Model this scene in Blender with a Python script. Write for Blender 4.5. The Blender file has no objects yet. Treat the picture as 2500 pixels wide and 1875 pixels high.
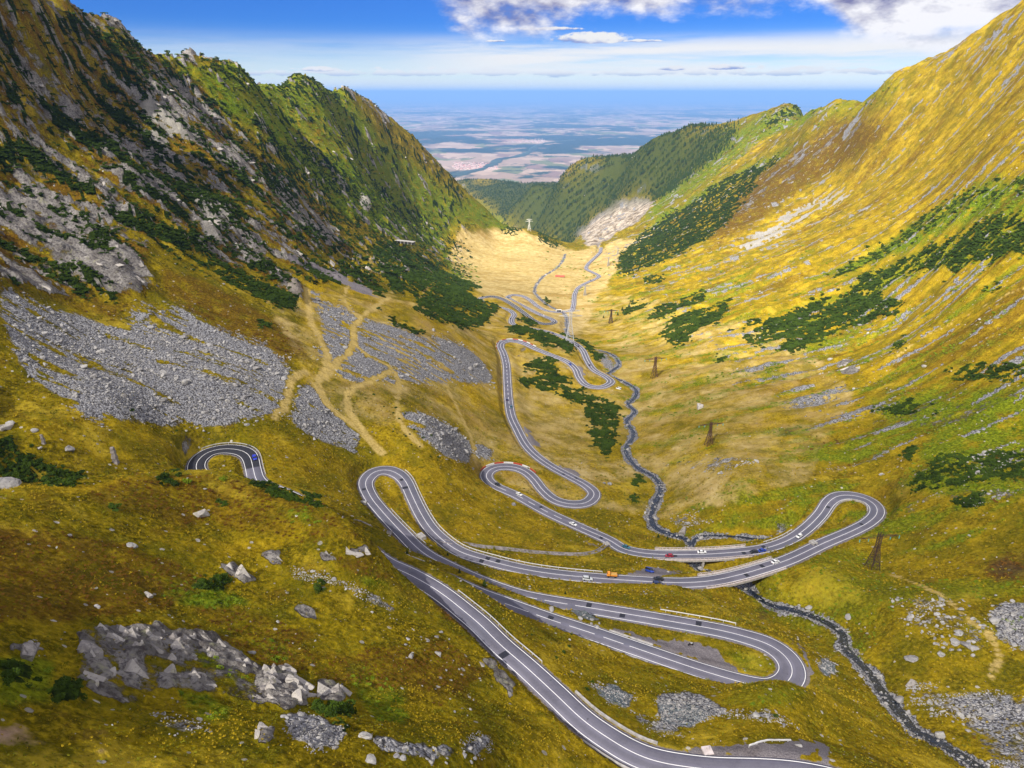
import bpy, bmesh, math, random
import numpy as np
from mathutils import Vector, Matrix, kdtree

random.seed(7)
rng = np.random.default_rng(7)
SC = bpy.context.scene
COL = SC.collection

# ------------------------------------------------------------------ camera
FPX = 1667.0                      # focal length in pixels of the 2500 px wide photograph
PITCH = math.radians(23.1)
CP, SP = math.cos(PITCH), math.sin(PITCH)
cam_data = bpy.data.cameras.new('camera')
cam_data.sensor_width = 36.0
cam_data.lens = 36.0 * FPX / 2500.0
cam_data.clip_start = 1.0
cam_data.clip_end = 600000.0
cam = bpy.data.objects.new('camera', cam_data)
COL.objects.link(cam)
cam.location = (0, 0, 0)
cam.rotation_euler = (math.radians(90) - PITCH, 0, 0)
SC.camera = cam

# ------------------------------------------------------------------ sky, sun, exposure
SUN_EL, SUN_AZ = 43.0, 213.0      # azimuth clockwise from +Y (the view), so the sun is behind and to the left
SUN_STRENGTH, SKY_STRENGTH, EXPOSURE = 5.0, 0.050, 1.0
sun_dir = Vector((math.sin(math.radians(SUN_AZ)) * math.cos(math.radians(SUN_EL)),
                  math.cos(math.radians(SUN_AZ)) * math.cos(math.radians(SUN_EL)),
                  math.sin(math.radians(SUN_EL))))
world = bpy.data.worlds.new('World')
SC.world = world
world.use_nodes = True
class SkyNodes:
    def __init__(self, tree): self.t = tree; tree.nodes.clear()
    def n(self, typ, **kw):
        nd = self.t.nodes.new(typ)
        for k, v in kw.items(): setattr(nd, k, v)
        return nd
    def put(self, sock, v):
        if isinstance(v, bpy.types.NodeSocket): self.t.links.new(v, sock)
        elif isinstance(v, tuple) and len(v) == 3 and sock.type == 'RGBA': sock.default_value = (*v, 1)
        else: sock.default_value = v
    def m(self, op, a, b=0.0, clamp=False):
        nd = self.n('ShaderNodeMath', operation=op, use_clamp=clamp); self.put(nd.inputs[0], a); self.put(nd.inputs[1], b); return nd.outputs[0]
    def ss(self, x, a, b, lo=0.0, hi=1.0):
        nd = self.n('ShaderNodeMapRange', interpolation_type='SMOOTHSTEP'); self.put(nd.inputs[0], x)
        for i, v in enumerate((a, b, lo, hi)): nd.inputs[i + 1].default_value = v
        return nd.outputs[0]
    def mix(self, f, a, b, mode='MIX'):
        nd = self.n('ShaderNodeMix', data_type='RGBA', blend_type=mode); self.put(nd.inputs[0], f); self.put(nd.inputs[6], a); self.put(nd.inputs[7], b); return nd.outputs[2]
    def xyz(self, x, y, z):
        nd = self.n('ShaderNodeCombineXYZ'); self.put(nd.inputs[0], x); self.put(nd.inputs[1], y); self.put(nd.inputs[2], z); return nd.outputs[0]
    def noise(self, v, sc, det=6, ro=.55):
        nd = self.n('ShaderNodeTexNoise'); self.put(nd.inputs['Vector'], v); nd.inputs['Scale'].default_value = sc; nd.inputs['Detail'].default_value = det; nd.inputs['Roughness'].default_value = ro; return nd.outputs['Fac']
w_ = SkyNodes(world.node_tree)
sky_n = w_.n('ShaderNodeTexSky', sky_type='NISHITA', sun_disc=False)
sky_n.sun_elevation = math.radians(SUN_EL); sky_n.sun_rotation = math.radians(SUN_AZ); sky_n.altitude = 1900
tc = w_.n('ShaderNodeTexCoord')
sep = w_.n('ShaderNodeSeparateXYZ'); w_.put(sep.inputs[0], tc.outputs['Generated'])
dx_, dy_, dz_ = sep.outputs
el = w_.m('MULTIPLY', w_.m('ARCSINE', dz_), 57.2958)
az = w_.m('MULTIPLY', w_.m('ARCTAN2', dx_, dy_), 57.2958)
base = w_.mix(w_.ss(el, .6, 5.0), (1.05, 1.15, 1.28), (.13, .42, 1.12))
base = w_.mix(w_.ss(el, 8.0, 35.0), base, (.50, .70, 1.0))
col = w_.mix(1.0, sky_n.outputs[0], base, 'MULTIPLY')
CLOUD = 9.0                                             # radiance of sunlit cloud in sky units
# thin high sheet, streaky, strongest towards the right
streak = w_.noise(w_.xyz(w_.m('MULTIPLY', az, .05), w_.m('MULTIPLY', el, .75), 3.0), 1.0, 7, .62)
band = w_.m('MULTIPLY', w_.ss(el, .7, 1.5), w_.m('SUBTRACT', 1.0, w_.ss(el, 2.9, 4.3)))
side = w_.ss(az, -12.0, 1.0, .3, 1.0)
sheet = w_.m('MULTIPLY', w_.m('MULTIPLY', band, side), w_.ss(streak, .30, .58))
low = w_.m('MULTIPLY', w_.m('SUBTRACT', 1.0, w_.ss(el, .5, 1.6)), .45)
sheet = w_.m('MAXIMUM', w_.m('MULTIPLY', sheet, .92), low)
col = w_.mix(sheet, col, tuple(CLOUD * x for x in (1.12, 1.08, 1.02)))
# row of small cumulus over the far plain
pn = w_.noise(w_.xyz(w_.m('MULTIPLY', az, .42), w_.m('MULTIPLY', el, 1.5), 7.0), 1.0, 7, .6)
row = w_.m('MULTIPLY', w_.ss(el, .95, 1.3), w_.m('SUBTRACT', 1.0, w_.ss(el, 1.3, 2.3)))
rowm = w_.ss(w_.m('ADD', pn, w_.m('MULTIPLY', row, .30)), .72, .80)
col = w_.mix(w_.m('MULTIPLY', rowm, .9), col, w_.mix(w_.ss(el, 1.05, 1.5), tuple(CLOUD * x for x in (.50, .60, .82)), tuple(CLOUD * x for x in (1.02, 1.02, 1.0))))
# single cumulus with flat dark bases
cn = w_.noise(w_.xyz(w_.m('MULTIPLY', az, .55), w_.m('MULTIPLY', el, 1.1), 1.7), 1.0, 7, .65)
for a0, e0, wa, we in ((5.6, 3.62, 3.3, .62), (-1.2, 3.55, 1.0, .14), (9.8, 3.50, 1.6, .16), (12.0, 1.62, 1.2, .28), (16.0, 1.66, 1.7, .32), (-14.5, 1.55, 1.3, .26), (3.0, 4.35, 3.0, .20), (-24, 6.9, 2.2, .7), (-14, 7.4, 2.5, .5)):
    u = w_.m('DIVIDE', w_.m('SUBTRACT', az, a0), wa); v = w_.m('DIVIDE', w_.m('SUBTRACT', el, e0), we)
    v2 = w_.m('MULTIPLY', v, w_.m('ADD', 1.0, w_.m('MULTIPLY', w_.m('LESS_THAN', v, 0.0), 1.6)))
    q = w_.m('SUBTRACT', 1.0, w_.m('ADD', w_.m('MULTIPLY', u, u), w_.m('MULTIPLY', v2, v2)))
    mk = w_.ss(w_.m('ADD', w_.m('MULTIPLY', q, .55), w_.m('MULTIPLY', w_.m('SUBTRACT', cn, .5), 2.2)), .05, .32)
    mk = w_.m('MULTIPLY', mk, w_.ss(q, -.6, .1))
    cc = w_.mix(w_.ss(w_.m('ADD', v, w_.m('MULTIPLY', w_.m('SUBTRACT', cn, .5), 3.0)), -.35, .35), tuple(CLOUD * x for x in (.30, .38, .72)), tuple(CLOUD * x for x in (1.05, 1.03, 1.0)))
    col = w_.mix(mk, col, cc)
# broken grey deck overhead, its edge reaching into the top of the view
zz = w_.m('MAXIMUM', dz_, .03)
px_, py_ = w_.m('DIVIDE', dx_, zz), w_.m('DIVIDE', dy_, zz)
dist = w_.m('SQRT', w_.m('ADD', w_.m('MULTIPLY', px_, px_), w_.m('MULTIPLY', py_, py_)))
pv = w_.xyz(px_, py_, 0.0)
dn = w_.noise(pv, .42, 8, .58)
dn2 = w_.noise(w_.xyz(w_.m('ADD', px_, .7), w_.m('ADD', py_, .8), 0.0), .42, 8, .58)
fill = w_.m('MULTIPLY', w_.m('SUBTRACT', 1.0, w_.ss(dist, 8.6, 13.2)), w_.m('MAXIMUM', w_.ss(px_, -2.6, .2), w_.m('SUBTRACT', 1.0, w_.ss(py_, 3.0, 7.0))))
right = w_.m('MULTIPLY', w_.m('SUBTRACT', 1.0, w_.ss(dist, 10.5, 17.0)), w_.ss(px_, 3.2, 6.2))
fill = w_.m('MAXIMUM', fill, w_.m('MULTIPLY', right, .95))
# in the lower sky the deck shows its billowed front, seen nearly edge-on
cl = w_.xyz(w_.m('MULTIPLY', az, .20), w_.m('MULTIPLY', el, .42), 4.3)
b1 = w_.noise(cl, 1.0, 9, .60)
b2 = w_.noise(w_.xyz(w_.m('ADD', w_.m('MULTIPLY', az, .20), .22), w_.m('SUBTRACT', w_.m('MULTIPLY', el, .42), .24), 4.3), 1.0, 9, .60)
def bump(a0, wd): 
    u = w_.m('DIVIDE', w_.m('SUBTRACT', az, a0), wd); return w_.m('SUBTRACT', 1.0, w_.ss(w_.m('MULTIPLY', u, u), 0.0, 1.0))
floor_ = w_.m('SUBTRACT', w_.m('SUBTRACT', w_.ss(az, -9.0, -4.5, 8.2, 5.25), w_.m('MULTIPLY', bump(.2, 5.6), 1.35)), w_.m('MULTIPLY', bump(29.0, 8.5), 2.9))
front = w_.m('ADD', w_.m('MULTIPLY', w_.m('SUBTRACT', el, floor_), .42), w_.m('MULTIPLY', w_.m('SUBTRACT', b1, .5), 2.6))
lowp = w_.m('SUBTRACT', 1.0, w_.ss(el, 7.5, 12.0))
over = w_.m('MULTIPLY', w_.m('SUBTRACT', w_.m('ADD', dn, w_.m('MULTIPLY', fill, .42)), .60), 4.0)
dens = w_.m('ADD', w_.m('MULTIPLY', front, lowp), w_.m('MULTIPLY', over, w_.m('SUBTRACT', 1.0, lowp)))
deck = w_.ss(dens, -.10, .70)
thick = w_.ss(dens, .25, 1.5)
puff = w_.m('MULTIPLY', w_.m('SUBTRACT', b1, b2), 4.2)
lit = w_.m('ADD', w_.m('SUBTRACT', .62, w_.m('MULTIPLY', thick, .40)), puff)
lit = w_.m('ADD', lit, w_.ss(az, 18.0, 30.0, 0.0, .55), True)
dcol = w_.mix(lit, tuple(CLOUD * x for x in (.24, .24, .46)), tuple(CLOUD * x for x in (1.12, 1.10, 1.12)))
col = w_.mix(deck, col, dcol)
bg = w_.n('ShaderNodeBackground'); bg.inputs[1].default_value = SKY_STRENGTH
wo = w_.n('ShaderNodeOutputWorld')
w_.put(bg.inputs[0], col); w_.t.links.new(bg.outputs[0], wo.inputs[0])

sun_data = bpy.data.lights.new('sun', 'SUN')
sun_data.energy = SUN_STRENGTH
sun_data.angle = math.radians(0.5)
sun_data.color = (1.0, 0.95, 0.86)
sun = bpy.data.objects.new('sun', sun_data)
COL.objects.link(sun)
sun.rotation_euler = (-sun_dir).to_track_quat('-Z', 'Y').to_euler()
SC.view_settings.view_transform = 'Standard'
SC.view_settings.look = 'None'
SC.view_settings.exposure = EXPOSURE
SC.view_settings.gamma = 1.0
SC.view_settings.use_curve_mapping = False
SC.cycles.max_bounces = 5
SC.cycles.diffuse_bounces = 2
SC.cycles.glossy_bounces = 2
SC.cycles.transmission_bounces = 2
SC.cycles.transparent_max_bounces = 48
SC.cycles.volume_bounces = 0
SC.cycles.use_denoising = True
SC.cycles.caustics_reflective = False
SC.cycles.caustics_refractive = False

# ------------------------------------------------------------------ helpers
K = 1.35                          # survey unit in metres

def ray(px, py):
    x = (px - 1250.0) / FPX
    u = (937.5 - py) / FPX
    return np.array([x, CP + u * SP, -SP + u * CP])

def by_z(px, py, z):              # point seen at a pixel, at height z (survey units)
    d = ray(px, py)
    return d * (z / d[2])

def by_y(px, py, Y):              # point seen at a pixel, at distance Y ahead (survey units)
    d = ray(px, py)
    return d * (Y / d[1])

def tag(o, label=None, cat=None, group=None, kind=None):
    if label: o['label'] = label
    if cat: o['category'] = cat
    if group: o['group'] = group
    if kind: o['kind'] = kind
    return o

def np_mesh(name, verts, faces, mats=(), smooth=False):
    verts = np.asarray(verts, dtype=np.float32)
    me = bpy.data.meshes.new(name)
    faces = np.asarray(faces, dtype=np.int32)
    n = faces.shape[1]
    me.vertices.add(len(verts))
    me.vertices.foreach_set('co', verts.ravel())
    me.loops.add(faces.size)
    me.loops.foreach_set('vertex_index', faces.ravel())
    me.polygons.add(len(faces))
    me.polygons.foreach_set('loop_start', np.arange(0, faces.size, n, dtype=np.int32))
    me.polygons.foreach_set('loop_total', np.full(len(faces), n, dtype=np.int32))
    if smooth:
        me.polygons.foreach_set('use_smooth', np.ones(len(faces), dtype=bool))
    me.update(calc_edges=True)
    for m in mats:
        me.materials.append(m)
    return me

def link(name, me, parent=None, loc=None, rot=None):
    o = bpy.data.objects.new(name, me)
    COL.objects.link(o)
    if parent: o.parent = parent
    if loc is not None: o.location = loc
    if rot is not None: o.rotation_euler = rot
    return o

def empty(name, loc, rz=0.0):
    o = bpy.data.objects.new(name, None)
    COL.objects.link(o)
    o.empty_display_size = 0.5
    o.location = loc
    o.rotation_euler = (0, 0, rz)
    return o

PERM = np.random.default_rng(3).permutation(256).astype(np.int64)
PERM = np.concatenate([PERM, PERM])
GA = np.linspace(0, 2 * np.pi, 16, endpoint=False)
GX, GY = np.cos(GA), np.sin(GA)

def perlin(x, y, seed=0):
    x = np.asarray(x, dtype=np.float64) + seed * 17.31
    y = np.asarray(y, dtype=np.float64) - seed * 9.77
    xi = np.floor(x).astype(np.int64); yi = np.floor(y).astype(np.int64)
    xf = x - xi; yf = y - yi
    u = xf * xf * xf * (xf * (xf * 6 - 15) + 10)
    v = yf * yf * yf * (yf * (yf * 6 - 15) + 10)
    xi &= 255; yi &= 255
    def g(ix, iy, dx, dy):
        h = PERM[PERM[(xi + ix) & 255] + ((yi + iy) & 255)] & 15
        return GX[h] * dx + GY[h] * dy
    a = g(0, 0, xf, yf); b = g(1, 0, xf - 1, yf)
    c = g(0, 1, xf, yf - 1); d = g(1, 1, xf - 1, yf - 1)
    return 1.5 * ((a + u * (b - a)) * (1 - v) + (c + u * (d - c)) * v)

def fbm(x, y, octaves=4, seed=0, gain=0.5):
    s = 0; a = 1.0; f = 1.0
    for i in range(octaves):
        s = s + a * perlin(x * f, y * f, seed + i)
        a *= gain; f *= 2.03
    return s

def ridged(x, y, octaves=4, seed=0):
    s = 0; a = 1.0; f = 1.0
    for i in range(octaves):
        s = s + a * (1.0 - 2.0 * np.abs(perlin(x * f, y * f, seed + i)))
        a *= 0.5; f *= 2.1
    return s

def in_poly(x, y, poly):
    poly = np.asarray(poly, dtype=np.float64)
    res = np.zeros(x.shape, dtype=bool)
    j = len(poly) - 1
    for i in range(len(poly)):
        xi, yi = poly[i]; xj, yj = poly[j]
        if yi != yj:
            hit = ((yi > y) != (yj > y)) & (x < (xj - xi) * (y - yi) / (yj - yi) + xi)
            res ^= hit
        j = i
    return res

def smoothstep(a, b, x):
    t = np.clip((x - a) / (b - a), 0, 1)
    return t * t * (3 - 2 * t)

# ------------------------------------------------------------------ the road: traced bends, falling at a steady grade
ROAD_A = [(2150,1945),(2050,1910),(1950,1890),(1850,1883),(1760,1881),(1687,1874),(1600,1859),(1543,1837),(1489,1805),(1426,1761),(1355,1694),(1280,1625),(1222,1575),(1171,1524),(1134,1493),(1089,1457),(1049,1430),(992,1399),(948,1380)]
ROAD_L = [(485,1154),(480,1131),(487,1120),(508,1104),(535,1096.6),(563,1095.6),(590,1100),(606,1109),(613,1122),(619,1148),(631,1178)]
ROAD_B = [(930,1352),(1005,1383),(1100,1420),(1170,1451),(1237,1475),(1349,1515),(1439,1544),(1550,1582),(1700,1633),(1772,1655),(1837,1673),(1880,1681),(1913,1672),(1933,1652),(1935,1632),(1926,1612),(1904,1590),(1874,1572),(1808,1551),(1754,1538),(1700,1528),(1608,1512),(1500,1494),(1403,1478),(1331,1466),(1276,1455),(1222,1438),(1162,1415),(1107,1390),(1035,1351),(981,1300),(930,1245),(905,1213),(892,1180),(898,1166),(916,1151),(945,1147),(972,1157),(990,1175),(1006,1209),(1028,1254),(1053,1292),(1089,1325),(1125,1348),(1204,1372),(1277,1389.5),(1349,1401),(1439,1410),(1550,1418),(1663,1422.6),(1735,1418),(1807,1403),(1862,1387),(1923,1367),(2011,1326),(2085,1294),(2123,1273),(2141,1253),(2138,1235),(2117,1219),(2085,1210),(2049.5,1210),(2026,1223),(2002.5,1256),(1967,1291),(1923,1320),(1864,1339.5),(1776,1350),(1688,1354),(1600,1353),(1554,1348),(1518,1338),(1492,1321),(1421,1289),(1340,1252),(1258.5,1207.5),(1204,1183),(1188,1167),(1188,1156),(1199,1145),(1220.5,1139),(1253,1140),(1280,1149),(1302,1167),(1326,1197),(1356,1221),(1394,1230.5),(1429,1228),(1448,1214),(1450,1202),(1429,1183),(1394,1164),(1351,1141),(1313,1115),(1286,1088),(1262,1045),(1249,1017),(1242.6,984),(1238.5,930),(1236,889),(1229,862),(1222,846),(1226,836),(1245,831),(1272,835),(1308,851),(1348,867),(1384,882),(1405,900),(1416,924),(1435,941),(1465,945),(1484,939),(1492,931),(1481,920),(1451,903),(1435,881),(1422,854),(1405,839),(1370,821),(1335,809),(1294,801),(1264,795.5),(1251,789),(1249,779),(1255,768),(1249,760),(1240,755),(1205,746),(1175,734),(1172,728),(1183,725),(1202,723),(1224,728),(1251,743),(1280.6,764),(1302,780.5),(1321,789),(1343,790),(1354,785),(1346,778),(1321,768),(1281,748),(1245,729),(1240,724),(1253,719.5),(1275,722),(1294,732),(1316,749),(1337.5,759),(1365,761),(1392,759),(1400,745),(1403,718),(1413.5,700.5),(1438,687),(1457,679),(1462,672),(1449,665),(1432,656),(1435,645),(1451.5,629),(1465,615),(1468,604)]
HID_A = [(905,1350),(800,1268),(680,1212),(560,1174)]
HID_B = [(700,1207),(800,1260),(870,1308)]
ROAD_PX = ROAD_A + HID_A + ROAD_L + HID_B + ROAD_B   # two short stretches run hidden behind the near hill

def march(pts, z0, g, i0):
    out = [None] * len(pts)
    out[i0] = by_z(*pts[i0], z0)
    for order, sg in ((range(i0 + 1, len(pts)), -1), (range(i0 - 1, -1, -1), 1)):
        for i in order:
            prev = out[i + (1 if sg > 0 else -1)]
            z = prev[2]
            for _ in range(40):
                q = by_z(*pts[i], z)
                z = .5 * z + .5 * (prev[2] + sg * g * math.hypot(q[0] - prev[0], q[1] - prev[1]))
            out[i] = by_z(*pts[i], z)
    return np.array(out)

road_ctrl = march(ROAD_PX, -104.0, 0.065, 10)          # survey units
ROAD_PXA = np.array(ROAD_PX, float)

def catmull(pts, step):
    pts = np.asarray(pts, float)
    P = np.vstack([2 * pts[0] - pts[1], pts, 2 * pts[-1] - pts[-2]])
    out = []
    for i in range(1, len(P) - 2):
        p0, p1, p2, p3 = P[i - 1:i + 3]
        n = max(4, int(np.linalg.norm(p2 - p1) / step) + 1)
        t0 = 0; t1 = max(1e-6, np.linalg.norm((p1 - p0)[:2]) ** .5)
        t2 = t1 + max(1e-6, np.linalg.norm((p2 - p1)[:2]) ** .5); t3 = t2 + max(1e-6, np.linalg.norm((p3 - p2)[:2]) ** .5)
        t = np.linspace(t1, t2, n, endpoint=False)[:, None]
        A1 = (t1 - t) / (t1 - t0) * p0 + (t - t0) / (t1 - t0) * p1
        A2 = (t2 - t) / (t2 - t1) * p1 + (t - t1) / (t2 - t1) * p2
        A3 = (t3 - t) / (t3 - t2) * p2 + (t - t2) / (t3 - t2) * p3
        B1 = (t2 - t) / (t2 - t0) * A1 + (t - t0) / (t2 - t0) * A2
        B2 = (t3 - t) / (t3 - t1) * A2 + (t - t1) / (t3 - t1) * A3
        out.append((t2 - t) / (t2 - t1) * B1 + (t - t1) / (t2 - t1) * B2)
    out.append(pts[-1:])
    return np.vstack(out)

def resample(p, step):
    d = np.r_[0, np.cumsum(np.linalg.norm(np.diff(p[:, :2], axis=0), axis=1))]
    n = int(d[-1] / step) + 1
    s = np.linspace(0, d[-1], n)
    return np.stack([np.interp(s, d, p[:, k]) for k in range(p.shape[1])], 1), s

def gsmooth(a, sigma):
    r = int(sigma * 3) + 1
    k = np.exp(-.5 * (np.arange(-r, r + 1) / sigma) ** 2); k /= k.sum()
    if a.ndim == 1: return np.convolve(np.pad(a, r, mode='edge'), k, 'valid')
    return np.stack([np.convolve(np.pad(a[:, i], r, mode='edge'), k, 'valid') for i in range(a.shape[1])], 1)

rp = catmull(np.c_[road_ctrl * K, ROAD_PXA], 2.0)
ROAD, ROAD_S = resample(rp, 1.0)                        # X Y Z px py every metre
ROAD[:, :3] = gsmooth(ROAD[:, :3], 2.2)
ROAD[:, 2] = gsmooth(ROAD[:, 2], 6)
T = np.gradient(ROAD[:, :2], axis=0); T /= np.linalg.norm(T, axis=1)[:, None]
T = gsmooth(T, 1.2); T /= np.linalg.norm(T, axis=1)[:, None]
ROAD_T = T
ROAD_N = np.c_[-T[:, 1], T[:, 0]]
ang = np.unwrap(np.arctan2(T[:, 1], T[:, 0]))
curv = np.abs(gsmooth(np.gradient(ang), 5))
ROAD_HW = 3.15 + np.clip((curv - 0.02) * 14, 0, 1.2)    # half width to the edge lines
ROAD_HW = gsmooth(ROAD_HW, 6)

def road_at(px, py, tol=None):    # index of the road sample seen nearest to a pixel
    return int(np.argmin((ROAD[:, 3] - px) ** 2 + (ROAD[:, 4] - py) ** 2))

# spans carried on bridges
BRIDGES = {'near': (road_at(1728, 1418), road_at(1893, 1377)), 'far': (road_at(1812, 1346), road_at(1616, 1353.5)),
           'low': (road_at(1500, 1565), road_at(1562, 1586))}
on_bridge = np.zeros(len(ROAD), bool)
for k_, (a_, b_) in BRIDGES.items():
    a_, b_ = min(a_, b_), max(a_, b_)
    BRIDGES[k_] = (a_, b_)
    on_bridge[a_ + 2:b_ - 1] = True

# ------------------------------------------------------------------ the stream
STREAM_PX = [(1380,619,-284),(1375,634,-280),(1356,656,-272),(1329,672,-266),(1310,694,-259),(1306,713,-255),(1335,742,-250.5),(1376,764,-248),(1384,790,-242),(1384,812,-237),(1420,845,-223),(1490,862,-214),(1511,889,-210),(1495,903,-208.5),(1484,913,-207.5),(1522,930,-205.5),(1552,949,-203.5),(1549,970,-202),(1533,984,-200.6),(1550,1003,-199),(1530,1026,-197.3),(1547,1057,-194.5),(1528,1099,-190),(1556,1139,-186),(1596,1162,-184),(1613,1190,-182),(1598,1230,-179),(1590,1264,-176.3),(1602,1287,-175),(1640,1303,-174),(1675,1315,-173),(1689,1332,-171.8),(1703,1383,-165.5),(1760,1405,-161.5),(1808,1422,-159),(1845,1451,-157),(1879,1473,-155.3),(1947,1490,-153.3),(2009,1513,-151),(2055,1541,-148.5),(2066,1581,-145.5),(2117,1632,-142),(2157,1689,-138.5),(2196,1734,-135.5),(2236,1779,-132.5),(2298,1813,-130),(2355,1847,-127.5),(2395,1870,-125.5),(2450,1905,-122.5)]
BROOK_PX = [(1990,1290,-166),(1930,1305,-168),(1862,1314,-169.5),(1800,1308,-171),(1740,1305,-172),(1703,1310,-172.5),(1689,1330,-172)]
stream_ctrl = np.array([by_z(x, y, z) for x, y, z in STREAM_PX])
brook_ctrl = np.array([by_z(x, y, z) for x, y, z in BROOK_PX])
STREAM, _ = resample(catmull(stream_ctrl * K, 2.0), 2.0)
STREAM[:, 2] = gsmooth(STREAM[:, 2], 4)
BROOK, _ = resample(catmull(brook_ctrl * K, 2.0), 2.0)

# ------------------------------------------------------------------ terrain height survey (pixel, distance ahead)
CTRL = []
def cy(lst):
    for px, py, Y in lst: CTRL.append(by_y(px, py, Y))
left_ridge = [(-300,-330,400),(-100,-170,470),(40,-80,520),(150,0,560),(240,65,620),(340,133,680),(390,136,710),(450,148,760),(497,176,805),(554,160,865),(638,202,960),(718,182,1060),(780,204,1140),(842,217,1210),(900,250,1270),(950,290,1320),(1000,330,1370),(1100,430,1400),(1180,500,1400),(1250,560,1380)]
right_ridge = [(2900,-200,720),(2700,-90,850),(2480,30,960),(2300,130,1020),(2180,185,1080),(2050,246,1200),(1995,268,1340)]
cy(left_ridge); cy(right_ridge)
for lst in (left_ridge[:-3], right_ridge[:-2]):
    for px, py, Y in lst:
        p = by_y(px, py, Y); r = math.hypot(p[0], p[1])
        for f in (1.08, 1.25, 1.5):
            CTRL.append(np.array([p[0] * f, p[1] * f, p[2] - 0.75 * r * (f - 1)]))
# near hill
crest = [(-350,1230,95),(0,1205,112),(120,1187,122),(250,1166,132),(400,1157,142),(500,1152,147),(560,1160,146),(617,1177,144),(660,1187,142),(708,1204,139),(782,1234,134),(850,1272,129),(907,1322,126),(942,1362,126)]
cy(crest)
for px, py, Y in crest[:-3]:
    p = by_y(px, py, Y); r = math.hypot(p[0], p[1])
    f = (r + 26) / r
    CTRL.append(np.array([p[0] * f, p[1] * f, p[2] - 20]))
cy([(300,1500,82),(300,1300,107),(300,1870,46),(300,1700,60),(700,1320,122),(700,1500,97),(700,1700,72),(700,1870,51),(0,1400,80),(0,1600,58),(0,1870,41),(500,1250,128),(500,1400,104),
    (1000,1480,113),(1000,1600,93),(1000,1750,74),(1000,1870,58),(850,1380,116),(900,1400,117),(1150,1560,107),(1150,1700,87),(1150,1870,64),(1300,1730,90),(1300,1870,72),(1450,1870,78),(500,1600,78),
    (0,2200,27),(600,2200,33),(1250,2200,52),(1900,2200,62),(2480,2200,75),(1250,2050,61),(2000,2050,69),(-350,1600,47),(-350,1900,35)])
# knoll in front of the low hairpin
cy([(1790,1685,108),(1850,1670,108.5),(1880,1664,108.5),(1920,1668,109),(1950,1677,109.5),(2000,1695,111),(1880,1750,95),(1750,1780,90),(1650,1720,101),(2000,1780,97),(2000,1870,83),(2150,1870,88),(1600,1780,90)])
# right bank and right slope
cy([(2480,1870,98),(2480,1700,119),(2350,1650,128),(2480,1600,132),(2300,1500,151),(2480,1400,167),(2480,1250,197),(2480,1100,236),(2480,900,292),(2480,750,346),(2480,600,414),(2480,450,500),(2480,300,620),(2480,160,790),
    (2140,1390,193),(2250,1300,205),(2300,1150,238),(1900,1100,300),(2150,1050,300),(1730,1085,322),(2300,950,312),(2000,900,430),(1597,925,480),(1760,960,415),(2200,800,450),(1900,750,600),(2000,600,745),(1750,700,790),(1600,760,740),(1550,650,1080),
    (1700,570,1100),(1850,500,1090),(2200,500,730),(2250,330,900),(2050,400,1060),(1900,380,1290),(1750,430,1440),(1600,530,1460),(2200,650,560),(2330,450,650),(2350,250,850),
    (2850,1870,97),(2850,1600,117),(2850,1250,170),(2850,900,245),(2850,600,335),(2850,300,470),(2850,30,660),
    (2000,1450,172),(2150,1500,158),(1800,1200,258)])
# left slope
cy([(700,1000,246),(500,1000,226),(300,1000,202),(100,1050,172),(0,1000,180),(0,850,206),(200,850,240),(450,850,272),(700,850,312),(900,950,300),(900,800,400),(1050,1050,272),(1100,850,430),(1050,750,540),
    (0,650,266),(300,650,322),(600,650,422),(850,680,540),(1000,700,640),(1150,800,545),(1130,720,735),(1050,790,560),(0,400,362),(300,400,432),(600,400,600),(800,450,850),(950,500,1040),(1000,600,960),(800,600,690),(500,500,480),
    (0,150,460),(200,200,530),(450,270,690),(700,330,920),(870,380,1130),(1000,460,1230),(1100,540,1270),(1130,620,1190),(1080,660,980),(1230,640,1170),(1200,570,1340),(1290,557,1390),(1380,592,1400),(1500,600,1370),(1590,568,1400),(1440,700,960),
    (-350,1000,140),(-350,850,160),(-350,650,200),(-350,400,275),(-350,150,350),(-350,-100,400)])
# gorge, wooded ridges, and the fall to the plain
cy([(1944,262,1600),(1865,278,1720),(1752,322,1830),(1672,322,1960),(1582,351,2120),(1458,396,2330),(1362,446,2480),(1300,455,2700),(1440,560,1900),(1560,500,1870),(1400,596,1800),(1390,590,2050),(1330,530,2500),(1340,490,2420),(1500,450,2150),(1650,420,1850),(1520,540,1700),(1650,370,1930),(1900,330,1480),(1990,285,1330),(1800,350,1640),
    (1356,446,3500),(1260,452,3600),(1180,460,3600),(1130,452,4300),(1270,560,2600),(1230,520,2900),(1200,490,3200),(1100,470,4300)])
for px, py, Y in [(2050,246,1200),(1995,268,1340),(1944,262,1600),(1865,278,1720),(1752,322,1830),(1672,322,1960),(1582,351,2120),(1458,396,2330),(1362,446,2480)]:
    p = by_y(px, py, Y); f = 1.16
    CTRL.append(np.array([p[0] * f, p[1] * f, p[2] * f - 0.045 * Y]))
for X, Y, Z in [(20,1560,-385),(90,1600,-370),(-90,1560,-370),(160,1640,-330),(-250,1800,-420),(-600,2200,-600),(-1100,2600,-700),(0,4600,-800),(300,4600,-800),(-600,4600,-900),(-1500,4000,-900),(800,4200,-800),(1500,3600,-700),(2200,3200,-600),(1200,2600,-420),(800,2600,-380),(-3000,4400,-1040),(-1800,5200,-1040),(-600,5700,-1040),(300,5800,-1040),(1200,5700,-1040),(2400,5200,-1040),(3600,4300,-1040),(1900,2200,-400),(3000,2300,-600),(-1500,1700,-450),(-2400,2400,-750)]:
    CTRL.append(np.array([X, Y, Z], float))
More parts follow.
